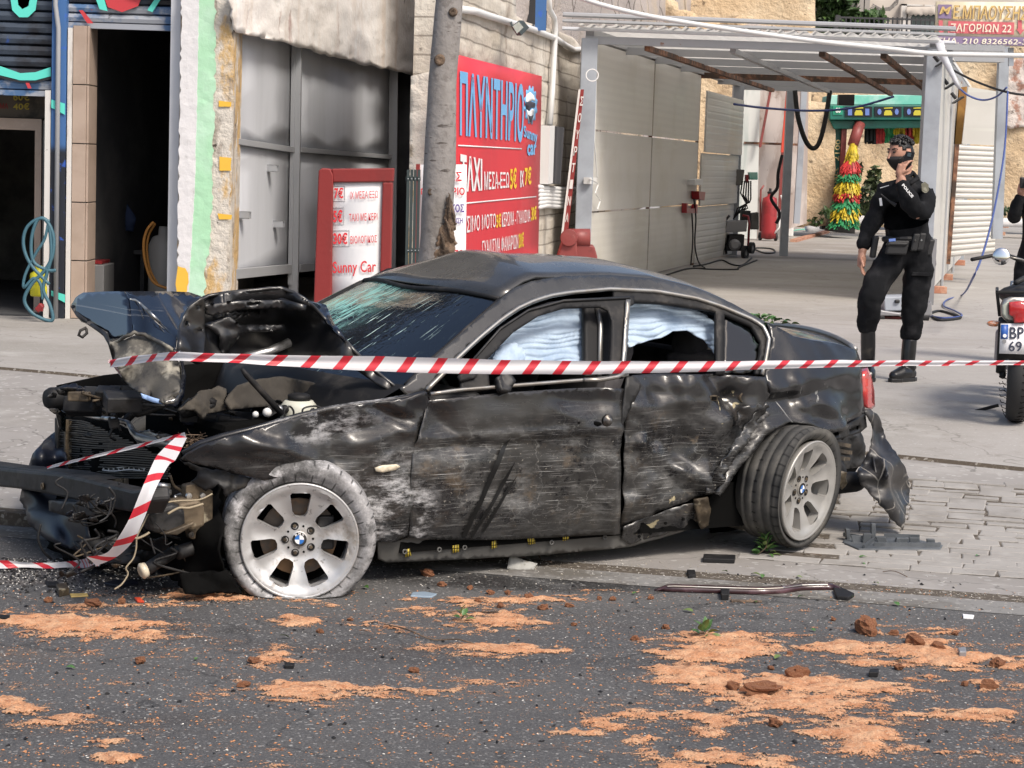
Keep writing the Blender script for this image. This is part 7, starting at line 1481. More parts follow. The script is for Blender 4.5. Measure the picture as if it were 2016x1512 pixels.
def remesh(o, v): md = o.modifiers.new('one_skin', 'REMESH'); md.mode = 'VOXEL'; md.voxel_size = v; md.use_smooth_shade = True; md = o.modifiers.new('relax', 'SMOOTH'); md.factor = .5; md.iterations = 3
def hair_cap(H_, parent, mat, c, sides=True, amp=.02):
    mb = MB(); nu, nv = 40, 26; g = []; keep = []
    for j in range(nv+1):
        row = []
        for i in range(nu+1):
            a = 2*pi*(i % nu)/nu; t = pi*j/nv; p = H_(a, t, 1.0); top = max(0, cos(t)); k = 1.010+top*.05*(1 if abs(((a+pi) % (2*pi))-pi) < 1.7 else .6)+amp*3.2*noise.noise(p*48)*(.25+top); row.append(Vector(c)+(p-Vector(c))*k)
        g.append(row)
    fs = []; n_ = nu+1; vs = [p for r in g for p in r]
    for j in range(nv):
        for i in range(nu):
            a = 2*pi*(i+.5)/nu; a = min(a, 2*pi-a); z = cos(pi*(j+.5)/nv)
            lim = .60 if a < .85 else (.45 if a < 1.1 else (.28 if a < 1.4 else (.34 if a < 1.85 else -.50)))
            if z > lim: fs.append((j*n_+i, (j+1)*n_+i, (j+1)*n_+i+1, j*n_+i+1))
    mb.add(vs, fs).build('hair', mat, parent, smooth=True, solid=.006)
PYY = 15.5
cop = thing('person', 'policeman in black uniform and face mask talking on a phone', 'person', G(1750, 742))
J = lambda u, v, d=0.: PY(u, v, PYY+d)
jt = [(J(1786, 484), (.18, .16)), (J(1785, 445), (.195, .17)), (J(1783, 400), (.20, .17)), (J(1781, 364), (.165, .115)), (J(1779, 346), .070),
      (J(1744, 374, .05), .085), (J(1724, 420, .08), .074), (J(1711, 452, .06), .066), (J(1698, 493, 0), .050),
      (J(1819, 376, -.06), .098), (J(1824, 404, -.14), .088), (J(1806, 426, -.26), .080), (J(1788, 392, -.28), .070), (J(1774, 353, -.24), .052),
      (J(1757, 506, .02), .128), (J(1731, 548, -.06), .116), (J(1713, 585, -.14), .094), (J(1709, 620, -.06), .090), (J(1708, 645, -.04), .080), (J(1709, 658, -.03), .060),
      (J(1811, 506, .02), .130), (J(1807, 552, 0.), .120), (J(1801, 590, -.02), .096), (J(1796, 630, 0), .091), (J(1792, 660, .02), .080), (J(1791, 674, .02), .060)]
ed = [(0, 1), (1, 2), (2, 3), (3, 4), (3, 5), (5, 6), (6, 7), (7, 8), (3, 9), (9, 10), (10, 11), (11, 12), (12, 13), (0, 14), (14, 15), (15, 16), (16, 17), (17, 18), (18, 19), (0, 20), (20, 21), (21, 22), (22, 23), (23, 24), (24, 25)]
skinned('uniform', jt, ed, m_cloth, cop, 0, 3, .05)
fd = Vector((-.86, -.50, -.05)); hcn = J(1774, 304, -.02)
mb = MB(); H_, Lc = head_geo(mb, hcn, fd, 1.04)
mb.tube([J(1781, 356), J(1780, 340), J(1779, 322, .0)], [.062, .056, .058], 12)
hand(mb, J(1697, 497, 0), J(1696, 516, -.02), J(1693, 540, -.04)-J(1697, 497, 0), Vector((.8, -.3, 0)), 1, .35)
hand(mb, J(1774, 350, -.24), J(1773, 335, -.225), Vector((.30, .12, 1)), Vector((.75, .45, .1)), -1, .55)
mb.tube([J(1781, 352), J(1783, 374), J(1816, 380, -.06), J(1820, 402, -.14), J(1806, 424, -.26), J(1788, 392, -.28), J(1774, 350, -.24)], .032, 8); mb.tube([J(1783, 374), J(1746, 378, .05), J(1724, 420, .08), J(1711, 452, .06), J(1697, 497, 0)], .032, 8)
bo = mb.build('body', m_skin, cop, smooth=True); remesh(bo, .0055)
hair_cap(H_, cop, m_hair, hcn)
mb = MB(); random.seed(8)
for i in range(130):
    a, t = random.uniform(-pi, pi), random.uniform(.05, 1.0); t = min(t, .86) if abs(a) < 1.3 else t
    mb.ball(H_(a, t, random.uniform(1.06, 1.15)), random.uniform(.008, .016), 7, 5, (1, 1, .8), .5, i)
o = mb.build('hair_curls', m_hair, cop, smooth=True); o['kind'] = 'stuff'
def shell(nm, mat, amin, amax, z0, z1, g, th=.006, f=None):
    vs = []; fs = []; na, nz = 18, 12
    for j in range(nz+1):
        for i in range(na+1):
            a = amin+(amax-amin)*i/na; w_ = abs(a)/max(abs(amin), 1e-3); zz = z0+(z1-z0)*j/nz; zz = zz*(1-.35*w_*w_)-.02*w_*w_
            p = H_(a, math.acos(max(-1, min(1, zz))), g); vs.append(p+fd.normalized()*(.016*math.exp(-(a/.35)**2)*max(0, 1-abs(zz+.25)*2.)))
    for j in range(nz):
        for i in range(na): fs.append((j*(na+1)+i, (j+1)*(na+1)+i, (j+1)*(na+1)+i+1, j*(na+1)+i+1))
    return MB().add(vs, fs).build(nm, mat, cop, smooth=True, solid=th)
shell('face_mask', M('black_mask', (.012, .010, .011), .8), -1.35, 1.35, -.98, -.10, 1.05)
for e in (-1, 1):
    MB().ball(Lc(.087, e*.030, .018), .012, 10, 7, (1, 1.2, .6)).build('eye', M('dark_eye', (.02, .015, .012), .2) if e < 0 else bpy.data.materials['dark_eye'], cop, smooth=True)
    MB().tube([Lc(.092, e*.012, .036), Lc(.090, e*.034, .043), Lc(.074, e*.052, .038)], [.004, .006, .004], 6).build('eyebrow', m_hair, cop)
    MB().tube([Lc(.07, e*.066, -.03), Lc(.03, e*.078, .0), Lc(-.012, e*.088, .006)], .003, 5).build('mask_strap', m_hair, cop)
# phone held to the ear
pc = J(1787, 318, -.20); px_ = Vector((.28, .2, 1)).normalized(); py_ = Vector((-.75, .55, .1)); py_ = (py_-px_*py_.dot(px_)).normalized(); MB().obox(pc, px_*.075, py_*.036, px_.cross(py_)*.0045).build('phone', m_bk, cop, bevel=.004)
q = px_.cross(py_); q = q if q.y < 0 else -q; MB().obox(pc+q*.006+px_*.05+py_*.0, px_*.014, py_*.014, q*.002).build('phone_camera', m_glass_dark, cop)
# boots
def boot(top, ankle, heel, toe, side):
    top, ankle, heel, toe = map(Vector, (top, ankle, heel, toe)); z0 = float(gh(heel.x, heel.y)); heel.z = toe.z = z0
    bt_ = bpy.data.objects.new('boot', None); COL.objects.link(bt_); bt_.parent = cop; bt_.location = heel-rootloc(cop)
    d = (toe-heel); L_ = d.length; d.normalize(); mid = heel+d*L_*.5
    mb = MB(); mb.tube([top, top.lerp(ankle, .5), ankle, ankle+(Vector((heel.x, heel.y, z0+.06))-ankle)*.7], [.055, .056, .054, .052], 14)
    mb.tube([heel+Vector((0, 0, .055))-d*.02, heel+Vector((0, 0, .06))+d*.05, mid+Vector((0, 0, .062)), toe-d*.08+Vector((0, 0, .05)), toe-d*.02+Vector((0, 0, .04)), toe+Vector((0, 0, .035))], [.038, .052, .053, .050, .040, .018], 14)
    o = mb.build('upper', m_boot, bt_, smooth=True); remesh(o, .007)
    n_ = d.cross(Vector((0, 0, 1))); pts = []
    for t, w_ in ((-.045, .022), (0, .040), (.06, .043), (.14, .042), (L_-.07, .052), (L_-.02, .042), (L_+.012, .018)): pts.append((t, w_))
    poly = [heel+d*t+n_*w_ for t, w_ in pts]+[heel+d*t-n_*w_ for t, w_ in pts[::-1]]; MB().prism(poly, (0, 0, .028)).build('sole', m_blackpl, bt_, bevel=.004)
boot(J(1709, 650, -.03), J(1709, 700, -.0), J(1708, 724, .08), J(1712, 738, -.17), 0); boot(J(1791, 668, .02), J(1787, 715, .0), J(1794, 736, .02), J(1754, 747, -.12), 1)
# belt, pouches, holster, badge, lettering
MB().tube([J(1786+dx, 470+abs(dx)*.02, -dz) for dx, dz in [(45*cos(a), .155*sin(a)) for a in [2*pi*k/20 for k in range(21)]]], .022, 8).build('belt', m_belt, cop)
def pouch(u, v, w_, h, d, nm='pouch', dep=.05, mt=None): c = J(u, v, d); MB().obox(c, (w_/2, 0, 0), (0, dep/2, 0), (.01, 0, h/2)).build(nm, mt or m_belt, cop, bevel=.012)
pouch(1766, 487, .15, .105, -.17, 'waist_bag', .07); pouch(1766, 480, .15, .03, -.19, 'waist_bag_flap', .06); pouch(1801, 477, .05, .13, -.165); pouch(1813, 476, .05, .13, -.15); pouch(1829, 487, .055, .12, -.06, 'cuff_case', .08); pouch(1721, 486, .045, .16, -.03, 'baton_holder', .05)
for u, v in ((1802, 473), (1814, 473)): MB().lathe(J(u, v, -.20), (0, -1, 0), [(.008, 0), (.005, .006), (0, .006)], 8).build('snap_button', m_alu, cop)
MB().bar(J(1750, 473, -.215), J(1763, 472, -.215), .008, .02).build('blue_pen', m_icb, cop)
MB().prism([J(1814, 362, -.175), J(1821, 358, -.175), J(1828, 363, -.17), J(1829, 375, -.17), J(1823, 381, -.175), J(1815, 376, -.18)], (0, .012, 0)).build('sleeve_badge', M('olive_badge', (.13, .125, .09), .7, layers=[dict(c=(.25, .24, .19), s=40, lo=.5, hi=.6)]), cop)
textq('POLICE', J(1779, 361, -.345), J(1799, 386, -.350), J(1775, 365, -.345), J(1795, 390, -.350), m_whitep, cop, bold=.04, lift=.004)
MB().bar(J(1733, 370, -.10), J(1750, 365, -.13), .012, .005).build('reflective_strip', m_whitep, cop); MB().bar(J(1733, 390, -.12), J(1735, 405, -.12), .018, .006, (0, 1, 0)).build('pen', m_whitep, cop)
MB().tube([J(1734, 382, -.14), J(1752, 397, -.17), J(1764, 404, -.18)], [.004, .008, .016], 6).build('radio', m_blackpl, cop)
MB().obox(J(1815, 540, -.115), (.075, 0, .0), (0, .012, 0), (.005, 0, .014)).build('pocket_flap', m_cloth, cop, bevel=.006)
MB().tube([J(1766, 345, -.10), J(1781, 352, -.07), J(1797, 340, .0)], [.016, .02, .02], 8).build('collar', m_cloth, cop, smooth=True); MB().tube([J(1797, 340, 0), J(1806, 352, -.05), J(1790, 362, -.15)], [.016, .02, .012], 8).build('collar', m_cloth, cop, smooth=True)

# photographer at the frame edge
PHY = 17.3; ph = thing('person', 'photographer in dark clothes holding a camera up to the face at the frame edge', 'person', G(2040, 705))
K = lambda u, v, d=0.: PY(u, v, PHY+d)
jt2 = [(K(2038, 505), (.145, .11)), (K(2038, 465), (.145, .11)), (K(2040, 425), (.165, .12)), (K(2042, 395), (.14, .10)), (K(2042, 378), .06),
       (K(2004, 402, -.02), .07), (K(1995, 432, -.14), .06), (K(2000, 412, -.26), .05), (K(2010, 382, -.26), .04),
       (K(2078, 402), .07), (K(2082, 438, -.1), .06), (K(2062, 410, -.26), .05), (K(2046, 382, -.28), .04),
       (K(2016, 530), .105), (K(2012, 600), .08), (K(2010, 680), .06), (K(2060, 530), .105), (K(2062, 600), .08), (K(2064, 685), .06)]
ed2 = [(0, 1), (1, 2), (2, 3), (3, 4), (3, 5), (5, 6), (6, 7), (7, 8), (3, 9), (9, 10), (10, 11), (11, 12), (0, 13), (13, 14), (14, 15), (0, 16), (16, 17), (17, 18)]
skinned('clothes', jt2, ed2, m_cloth, ph, 0, 2, .03)
mb = MB(); H2, L2 = head_geo(mb, K(2040, 346, -.02), (-.25, -1, 0), 1.0); mb.tube([K(2042, 388), K(2041, 362)], [.055, .052], 12)
hand(mb, K(2010, 384, -.26), K(2011, 371, -.27), (.1, 0, 1), (.6, -.4, 0), 1, .6); hand(mb, K(2046, 384, -.28), K(2045, 372, -.29), (-.1, 0, 1), (-.6, -.4, 0), -1, .6)
mb.tube([K(2042, 380), K(2041, 398), K(2005, 405, -.02), K(1995, 432, -.14), K(2000, 412, -.26), K(2010, 384, -.26)], .028, 8); mb.tube([K(2041, 398), K(2076, 405), K(2082, 438, -.1), K(2062, 410, -.26), K(2046, 384, -.28)], .028, 8)
bo = mb.build('body', m_skin, ph, smooth=True); remesh(bo, .007); hair_cap(H2, ph, m_hair, K(2040, 346, -.02))
MB().obox(K(2026, 360, -.30), (.075, 0, 0), (0, .02, 0), (0, 0, .045)).build('camera', m_blackpl, ph, bevel=.01); MB().tube([K(2026, 360, -.3), K(2026, 361, -.42)], .035, 14).build('camera_lens', m_blackpl, ph, smooth=True)
cop_boot = boot
for (a, b, c_, d) in ((K(2010, 668), K(2010, 695), K(2010, 705, .06), K(2006, 712, -.2)), (K(2064, 672), K(2064, 695), K(2064, 706, .06), K(2066, 714, -.2))):
    z0 = float(gh(c_.x, c_.y)); mb = MB(); mb.tube([a, b, Vector((c_.x, c_.y, z0+.06))], [.05, .05, .045], 10); mb.tube([Vector((c_.x, c_.y, z0+.045)), Vector((d.x, d.y, z0+.04))], [.045, .03], 10); o = mb.build('shoe', m_boot, ph, smooth=True); remesh(o, .01)

# ------------------------------------------------------------------ motorcycle at the frame edge, seen from behind
MY = 13.6; mo = thing('motorcycle', 'parked motorcycle seen from behind with red tail light and white number plate', 'motorcycle', G(2003, 836))
B_ = lambda u, v, d=0.: PY(u, v, MY+d)
zg = float(gh(B_(2003, 800).x, MY)); xc = B_(2003, 760).x; RW_ = .30
def mwheel(y, nm='wheel'):
    w_ = bpy.data.objects.new('wheel', None); COL.objects.link(w_); w_.parent = mo; c = Vector((xc+.241*(y-MY), y, zg+RW_)); w_.location = c-rootloc(mo); g = .066
    mb = MB().lathe(c, (1, -.241, 0), [(.215, -g*.7), (.24, -g), (.272, -g*.95), (.292, -g*.6), (.30, -.012), (.30, .012), (.292, g*.6), (.272, g*.95), (.24, g), (.215, g*.7)], 48)
    mb.f = mb.f[:-2]; mb.build('tyre', m_rubber, w_, smooth=True)
    mb = MB()
    for k in range(40):
        a = 2*pi*k/40
        for s in (-1, 1):
            pts = [c+Vector((s*h, cos(a+da)*r, sin(a+da)*r)) for h, r, da in ((.004, .3005, 0), (.030, .2985, .05), (.052, .283, .02), (.060, .268, .05))]; mb.tube(pts, .0028, 4)
    o = mb.build('tread_groove', m_void, w_); o['kind'] = 'stuff'
    MB().lathe(c, (1, -.241, 0), [(.21, -.045), (.218, -.05), (.218, .05), (.21, .045)], 36, closed=True).build('rim', m_bk, w_)
    for k in range(5): a = 2*pi*k/5; MB().bar(c, c+Vector((0, cos(a)*.21, sin(a)*.21)), .03, .02).build('spoke', m_bk, w_)
    MB().lathe(c, (1, -.241, 0), [(.05, -.07), (.05, .07)], 16).build('hub', m_alu, w_)
mwheel(MY); mwheel(MY+1.28)
fr = MB()
for s in (-1, 1): fr.tube([(xc+s*.10+.241*(MY-MY), MY, zg+.30), (xc+s*.11+.241*(MY+.5-MY), MY+.5, zg+.36), (xc+s*.10+.241*(MY+.55-MY), MY+.55, zg+.6)], .022, 8)
fr.tube([(xc+.241*(MY+.1-MY), MY+.1, zg+.74), (xc+.241*(MY+.5-MY), MY+.5, zg+.62), (xc+.241*(MY+1.0-MY), MY+1.0, zg+.82)], .03, 8); fr.tube([(xc+.241*(MY+.55-MY), MY+.55, zg+.3), (xc+.241*(MY+1.0-MY), MY+1.0, zg+.45), (xc+.241*(MY+1.02-MY), MY+1.02, zg+.8)], .03, 8); fr.build('frame', m_bk, mo, smooth=True)
MB().obox((xc+.241*(MY+.65-MY), MY+.65, zg+.42), (.13, 0, 0), (0, .2, 0), (0, 0, .13)).build('engine', m_greymetal, mo, bevel=.03)
for s in (-1, 1): MB().tube([(xc+s*.07+.241*(MY+1.28-MY), MY+1.28, zg+.3), (xc+s*.07+.241*(MY+1.08-MY), MY+1.08, zg+.86)], .022, 8).build('fork', m_alu, mo, smooth=True); MB().tube([(xc+s*.12+.241*(MY+.02-MY), MY+.02, zg+.32), (xc+s*.12+.241*(MY+.20-MY), MY+.20, zg+.66)], [.026, .03], 10).build('shock_absorber', m_bk, mo, smooth=True)
MB().ball((xc+.241*(MY+.8-MY), MY+.8, zg+.78), .13, 16, 10, (.8, 1.5, .75)).build('fuel_tank', m_bk, mo, smooth=True)
MB().ball((xc+.241*(MY+.35-MY), MY+.35, zg+.80), .16, 16, 10, (.85, 2.4, .45)).build('seat', m_bk, mo, smooth=True)
MB().ball((xc+.241*(MY+.02-MY), MY+.02, zg+.72), .10, 14, 10, (1.1, 2.0, .8)).build('tail_cowl', m_bk, mo, smooth=True)
pts = [(xc+.241*(MY-.05-MY), MY-.05, zg+.66), (xc+.241*(MY-.22-MY), MY-.22, zg+.58), (xc+.241*(MY-.30-MY), MY-.30, zg+.46)]
MB().grid([[Vector(p)+Vector((s*.075, 0, -.02*abs(s))) for s in (-1, -.5, 0, .5, 1)] for p in pts]).build('mudguard', m_bk, mo, solid=.008, smooth=True)
# rack
rk = MB()
rk.bar(B_(1963, 575, -.2), B_(2043, 576, -.2), .02, .02); rk.bar(B_(1963, 575, -.2), B_(1968, 622, -.15), .02, .02, (1, 0, 0)); rk.bar(B_(2043, 575, -.2), B_(2038, 622, -.15), .02, .02, (1, 0, 0))
for u in (1963, 2043): rk.bar(B_(u, 575, -.2), B_(u, 568, .25), .02, .02)
rk.bar(B_(1968, 620, -.15), B_(1972, 610, .1), .02, .02); rk.build('rack', m_bk, mo, bevel=.004)
# tail light
sheet('lamp_surround', [(1971, 600), (1976, 590), (1990, 585), (2018, 585), (2032, 590), (2036, 602), (2036, 622), (2028, 633), (1982, 633), (1972, 622)], YP(MY-.27), m_chrome, mo, step=8, thick=.05)
sheet('clear_lens', [(1973, 600), (1985, 594), (1985, 628), (1978, 626), (1973, 616)], YP(MY-.30), m_lens, mo, step=6, thick=.03)
sheet('tail_light', [(1986, 595), (2026, 594), (2028, 602), (2026, 620), (2018, 622), (2018, 634), (1996, 635), (1994, 622), (1986, 618)], YP(MY-.31), m_tail, mo, step=6, dent=lambda u, v: .02*math.exp(-((u-2006)/16)**2-((v-608)/14)**2), thick=.04)
for s in (-1, 1):
    u = 2003-s*46; MB().tube([B_(2003-s*25, 636, -.2), B_(2003-s*36, 637, -.22)], .010, 6).build('indicator_stalk', m_bk, mo)
    MB().ball(B_(u, 637, -.23), .036, 12, 8, (1.35, 1, .55)).build('indicator', M('amber_lens', (.55, .16, .04), .2, layers=[dict(c=(.6, .5, .42), s=30)]) if s < 0 else bpy.data.materials['amber_lens'], mo, smooth=True)
# plate
pl_ = lambda d: YP(MY-.30-d)
sheet('plate_frame', [(1966, 634), (2041, 634), (2038, 708), (1964, 706)], pl_(0), m_bk, mo, step=40, thick=.012)
sheet('number_plate', [(1970, 637), (2038, 637), (2035, 698), (1967, 696)], pl_(.012), M('plate_white', (.72, .72, .74), .4), mo, step=40, thick=.004)
sheet('plate_band', [(1971, 639), (1985, 639), (1984, 667), (1970, 667)], pl_(.016), M('plate_blue', (.02, .09, .35), .4), mo, step=20, thick=.003)
MB().lathe(pl_(.02)(1978, 661), (0, -1, 0), [(.012, 0), (.012, .002), (0, .002)], 12).build('plate_seal', m_wht, mo); MB().lathe(pl_(.02)(1977, 672), (0, -1, 0), [(.013, 0), (.013, .002), (0, .002)], 12).build('plate_seal', m_greymetal, mo)
textp('BP', 1988, 644, 2016, 667, pl_(.02), m_dkp, mo, bold=.012); textp('69', 1986, 672, 2012, 692, pl_(.02), m_dkp, mo, bold=.012)
# handlebar, grip, mirrors
MB().tube([(xc-.36+.241*(MY+.72-MY), MY+.72, zg+1.02), (xc-.15+.241*(MY+.92-MY), MY+.92, zg+1.06), (xc+.241*(MY+.98-MY), MY+.98, zg+1.0), (xc+.15+.241*(MY+.92-MY), MY+.92, zg+1.06), (xc+.36+.241*(MY+.72-MY), MY+.72, zg+1.02)], .013, 8).build('handlebar', m_bk, mo, smooth=True)
MB().tube([B_(1999, 557, .3), B_(2022, 545, .4)], .018, 8).build('lever_grip', m_rubber, mo, smooth=True)
mc = B_(1971, 505, .75); m_mir = M('mirror_glass', (.8, .8, .8), .03, 1.)
MB().lathe(mc, (-.25, -1, .1), [(.0, .012), (.04, .012), (.055, .006), (.06, 0), (.05, -.03), (0, -.04)], 20).build('mirror', m_mir, mo, smooth=True).scale = (1, 1, 1)
MB().tube([mc+Vector((.05, .02, 0)), mc+Vector((.16, .02, -.02)), (xc-.12+.241*(MY+.9-MY), MY+.9, zg+1.06)], .007, 6).build('mirror_stalk', m_chrome, mo, smooth=True)
mc2 = Vector((2*(xc+.181-mc.x)+mc.x, mc.y, mc.z)); MB().lathe(mc2, (.25, -1, .1), [(.0, .012), (.04, .012), (.055, .006), (.06, 0), (.05, -.03), (0, -.04)], 20).build('mirror', m_mir, mo, smooth=True)
MB().bar((xc-.12+.241*(MY+.42-MY), MY+.42, zg+.06), (xc-.28+.241*(MY+.42-MY), MY+.42, zg+.012), .02, .02).build('side_stand', m_bk, mo)
# ------------------------------------------------------------------ barrier tapes
def tape_mat():
    s = NT('barrier_tape'); p = s.n('ShaderNodeBsdfPrincipled'); p.inputs['Roughness'].default_value = .4
    sp = s.n('ShaderNodeSeparateXYZ'); s.l(s.n('ShaderNodeTexCoord').outputs['UV'], sp.inputs[0])
    x = s.math('ADD', sp.outputs[0], s.math('MULTIPLY', sp.outputs[1], .05)); fr = s.math('FRACT', s.math('DIVIDE', x, .146)); k = s.math('LESS_THAN', fr, .31)
    s.l(s.mix(k, (.72, .71, .73), (.62, .03, .05)), p.inputs['Base Color']); t = s.n('ShaderNodeBsdfTranslucent'); s.l(s.mix(k, (.7, .7, .7), (.6, .05, .06)), t.inputs[0])
    mx = s.n('ShaderNodeMixShader'); mx.inputs[0].default_value = .3; s.l(p.outputs[0], mx.inputs[1]); s.l(t.outputs[0], mx.inputs[2]); s.l(mx.outputs[0], s.out.inputs[0]); return s.m
m_tape = tape_mat()
def tape(rows, parent, n=14, m=6, rip=.007):
    """rows: (top point, foot point) in the place"""
    tops, feet = spl([r[0] for r in rows], n), spl([r[1] for r in rows], n); acc = 0; G_ = []; U_ = []
    for i, (a, b) in enumerate(zip(tops, feet)):
        if i: acc += ((a+b)/2-(tops[i-1]+feet[i-1])/2).length
        d = Vector((0, -1, .1)); r = []; u = []
        for j in range(m+1):
            f = j/m; q = a.lerp(b, f)+d*rip*(sin(f*pi*2.2+acc*1.3)+.7*noise.noise(Vector((acc*2.2, f*2.5, 3)))) ; q.z += .004*sin(acc*2.1)+.003*noise.noise(Vector((acc*5, 1, f))); r.append(q); u.append((acc, f))
        G_.append(r); U_.append(u)
    return MB().grid(G_, U_).build('band', m_tape, parent, smooth=True)
tp1 = thing('barrier_tape', 'red and white barrier tape stretched across the car from bonnet to motorcycle', 'tape', PY(1000, 720, 9))
def row(u, v0, v1, Y): return (PY(u, v0, Y), PY(u, v1, Y))
tape([row(*r) for r in ((217, 709, 724, 8.45), (262, 702, 718, 8.35), (300, 698, 713, 8.25), (342, 695, 711, 8.12), (400, 697, 714, 8.1), (480, 699, 718, 8.15), (560, 701, 723, 8.2), (640, 702, 727, 8.3), (720, 702, 731, 8.4), (800, 703, 733, 8.5), (900, 705, 735, 8.62), (1020, 707, 735, 8.75), (1150, 709, 735, 8.9), (1280, 710, 733, 9.05), (1400, 711, 731, 9.2), (1520, 711, 727, 9.4), (1640, 711, 725, 9.6), (1760, 711, 722, 9.8), (1880, 710, 720, 10.0), (1990, 709, 718, 10.15), (2090, 708, 717, 10.3), (2300, 705, 715, 10.6), (2700, 698, 710, 11.2))], tp1)
MB().tube([PY(217, 712, 8.45), CI([(230, 715, .7)])(222, 716), CI([(235, 720, .7)])(240, 742)], [.010, .006, .004], 5).build('tied_end', m_tape, tp1)
tp2 = thing('barrier_tape', 'slack red and white tape drooping from the radiator to the road', 'tape', G(150, 1112))
r2 = []
def cr(u0, v0, u1, v1, b): return (CB(u0, v0, b), CB(u1, v1, b))
tape([(CA(92, 919, -.80), CA(93, 923, -.80)), (CB(160, 902, .55), CB(161, 908, .55)), (CB(240, 884, .4), CB(241, 890, .4)), (CB(310, 867, .25), CB(311, 873, .25)), (CB(364, 853, .13), CB(366, 862, .13))], tp2, 8, 4, .002)
tape([cr(352, 856, 368, 862, .10), cr(318, 888, 346, 906, -.08), cr(305, 905, 332, 918, -.16), cr(282, 958, 306, 966, -.26), cr(256, 1020, 283, 1026, -.26), cr(232, 1062, 262, 1068, -.22), cr(210, 1090, 230, 1098, -.14), cr(170, 1098, 190, 1116, -.06)], tp2, 10, 6, .004)
gl_ = lambda u, v, h: G(u, v, h)
tape([cr(190, 1096, 196, 1114, -.05), (gl_(160, 1103, .045), gl_(164, 1120, .012)), (gl_(130, 1107, .03), gl_(132, 1118, .008)), (gl_(95, 1109, .025), gl_(95, 1120, .006)), (gl_(50, 1108, .03), gl_(48, 1118, .008)), (gl_(10, 1104, .04), gl_(8, 1120, .008)), (gl_(-60, 1106, .03), gl_(-60, 1118, .006)), (gl_(-200, 1100, .03), gl_(-200, 1112, .006)), (gl_(-420, 1092, .02), gl_(-420, 1104, .006))], tp2, 8, 6, .004)

# ------------------------------------------------------------------ spilled sand: real low relief on the road
def vnoise(x, y, seed=0):
    xi, yi = np.floor(x).astype(int), np.floor(y).astype(int); xf, yf = x-xi, y-yi
    h = lambda a, b: (np.sin(a*127.1+b*311.7+seed*74.7)*43758.5453) % 1.0
    u, v = xf*xf*(3-2*xf), yf*yf*(3-2*yf)
    return (h(xi, yi)*(1-u)+h(xi+1, yi)*u)*(1-v)+(h(xi, yi+1)*(1-u)+h(xi+1, yi+1)*u)*v
def fbm(x, y, o=4, seed=0):
    s = 0; a = .5; t = 0
    for i in range(o): s = s+a*vnoise(x*2**i, y*2**i, seed+i); t += a; a *= .55
    return s/t
BL = [(130, 1237, 150, 24, 1.), (40, 1225, 90, 14, .9), (60, 1396, 60, 13, .9), (20, 1386, 50, 12, .9), (265, 1252, 120, 12, .7), (570, 1224, 70, 14, .9), (640, 1188, 60, 10, .5), (545, 1290, 50, 16, .8), (520, 1310, 40, 20, .7), (600, 1362, 130, 22, 1.), (700, 1366, 170, 10, .7), (480, 1340, 60, 18, .5),
      (215, 1462, 48, 11, .9), (230, 1497, 50, 14, 1.), (120, 1415, 60, 10, .4), (290, 1420, 40, 8, .5), (270, 1190, 190, 8, .5), (430, 1176, 170, 8, .6), (180, 1192, 60, 8, .6), (980, 1222, 110, 24, 1.), (880, 1195, 130, 16, .6), (1000, 1278, 130, 16, 1.), (760, 1235, 60, 12, .5), (900, 1272, 80, 10, .6), (560, 1170, 180, 8, .5),
      (1390, 1280, 140, 30, 1.), (1420, 1258, 130, 14, .8), (1350, 1320, 110, 24, .9), (1400, 1346, 60, 20, .8), (1660, 1272, 90, 14, .9), (1700, 1308, 90, 10, .6), (1830, 1278, 85, 26, 1.), (1860, 1300, 90, 18, .9), (1640, 1358, 180, 26, .95), (1600, 1400, 160, 26, .9), (1700, 1440, 130, 40, 1.), (1880, 1412, 190, 15, .85), (1690, 1466, 70, 20, .9),
      (1190, 1430, 66, 15, 1.), (1150, 1444, 90, 8, .6), (1270, 1456, 60, 10, .7), (1400, 1446, 70, 14, .6), (1340, 1412, 140, 10, .5), (1400, 1425, 70, 10, .7), (1400, 1494, 100, 18, 1.), (1520, 1505, 70, 14, .9), (1290, 1492, 60, 12, .6), (1350, 1510, 90, 10, .8), (1960, 1350, 70, 10, .5), (1990, 1310, 60, 16, .6), (1910, 1320, 40, 12, .6), (1930, 1488, 70, 8, .6), (2000, 1500, 50, 12, .8), (1100, 1180, 100, 8, .4), (1780, 1340, 90, 10, .5), (1560, 1255, 60, 8, .4)]
stp = .011; xs = np.arange(-2.15, 2.1, stp); ys = np.arange(5.75, 9.1, stp*1.3); X, Y_ = np.meshgrid(xs, ys, indexing='ij')
D = np.stack([X, Y_, np.zeros_like(X)], -1)-CAM; w_ = D @ _F; Uu = 1008+FPX*(D @ _R)/w_; Vv = 756-FPX*(D @ _U)/w_
mask = np.full(X.shape, -1.)
for (cu, cv, ru, rv, k) in BL:
    d = 1-np.sqrt(((Uu-cu)/(ru*1.3))**2+((Vv-cv)/(rv*1.4))**2); mask = np.maximum(mask, d*k)
n1 = fbm(X*3.0, Y_*8, 4, 1); n2 = fbm(X*13, Y_*26, 3, 5); n4 = fbm(X*30, Y_*50, 2, 13)
h = np.clip(mask, -.6, 1)*.95+(n1-.5)*1.3+(n2-.5)*.9+(n4-.5)*.7-.21
h = np.maximum(h, np.where(Vv > 1160, (n1-.5)*.9+(n2-.5)*.8+(n4-.5)*.5-.2, -1))   # the thin scatter between the patches
h = np.where(((X-K0[0])*kn[0]+(Y_-K0[1])*kn[1]) < -.27, h, -1)
cov = np.clip(h, -.3, .6); Zs = .0016+np.clip(h-.1, 0, .6)*.020*(.4+1.1*n4)
use = h > -.30; q = use[:-1, :-1] & use[1:, :-1] & use[:-1, 1:] & use[1:, 1:]
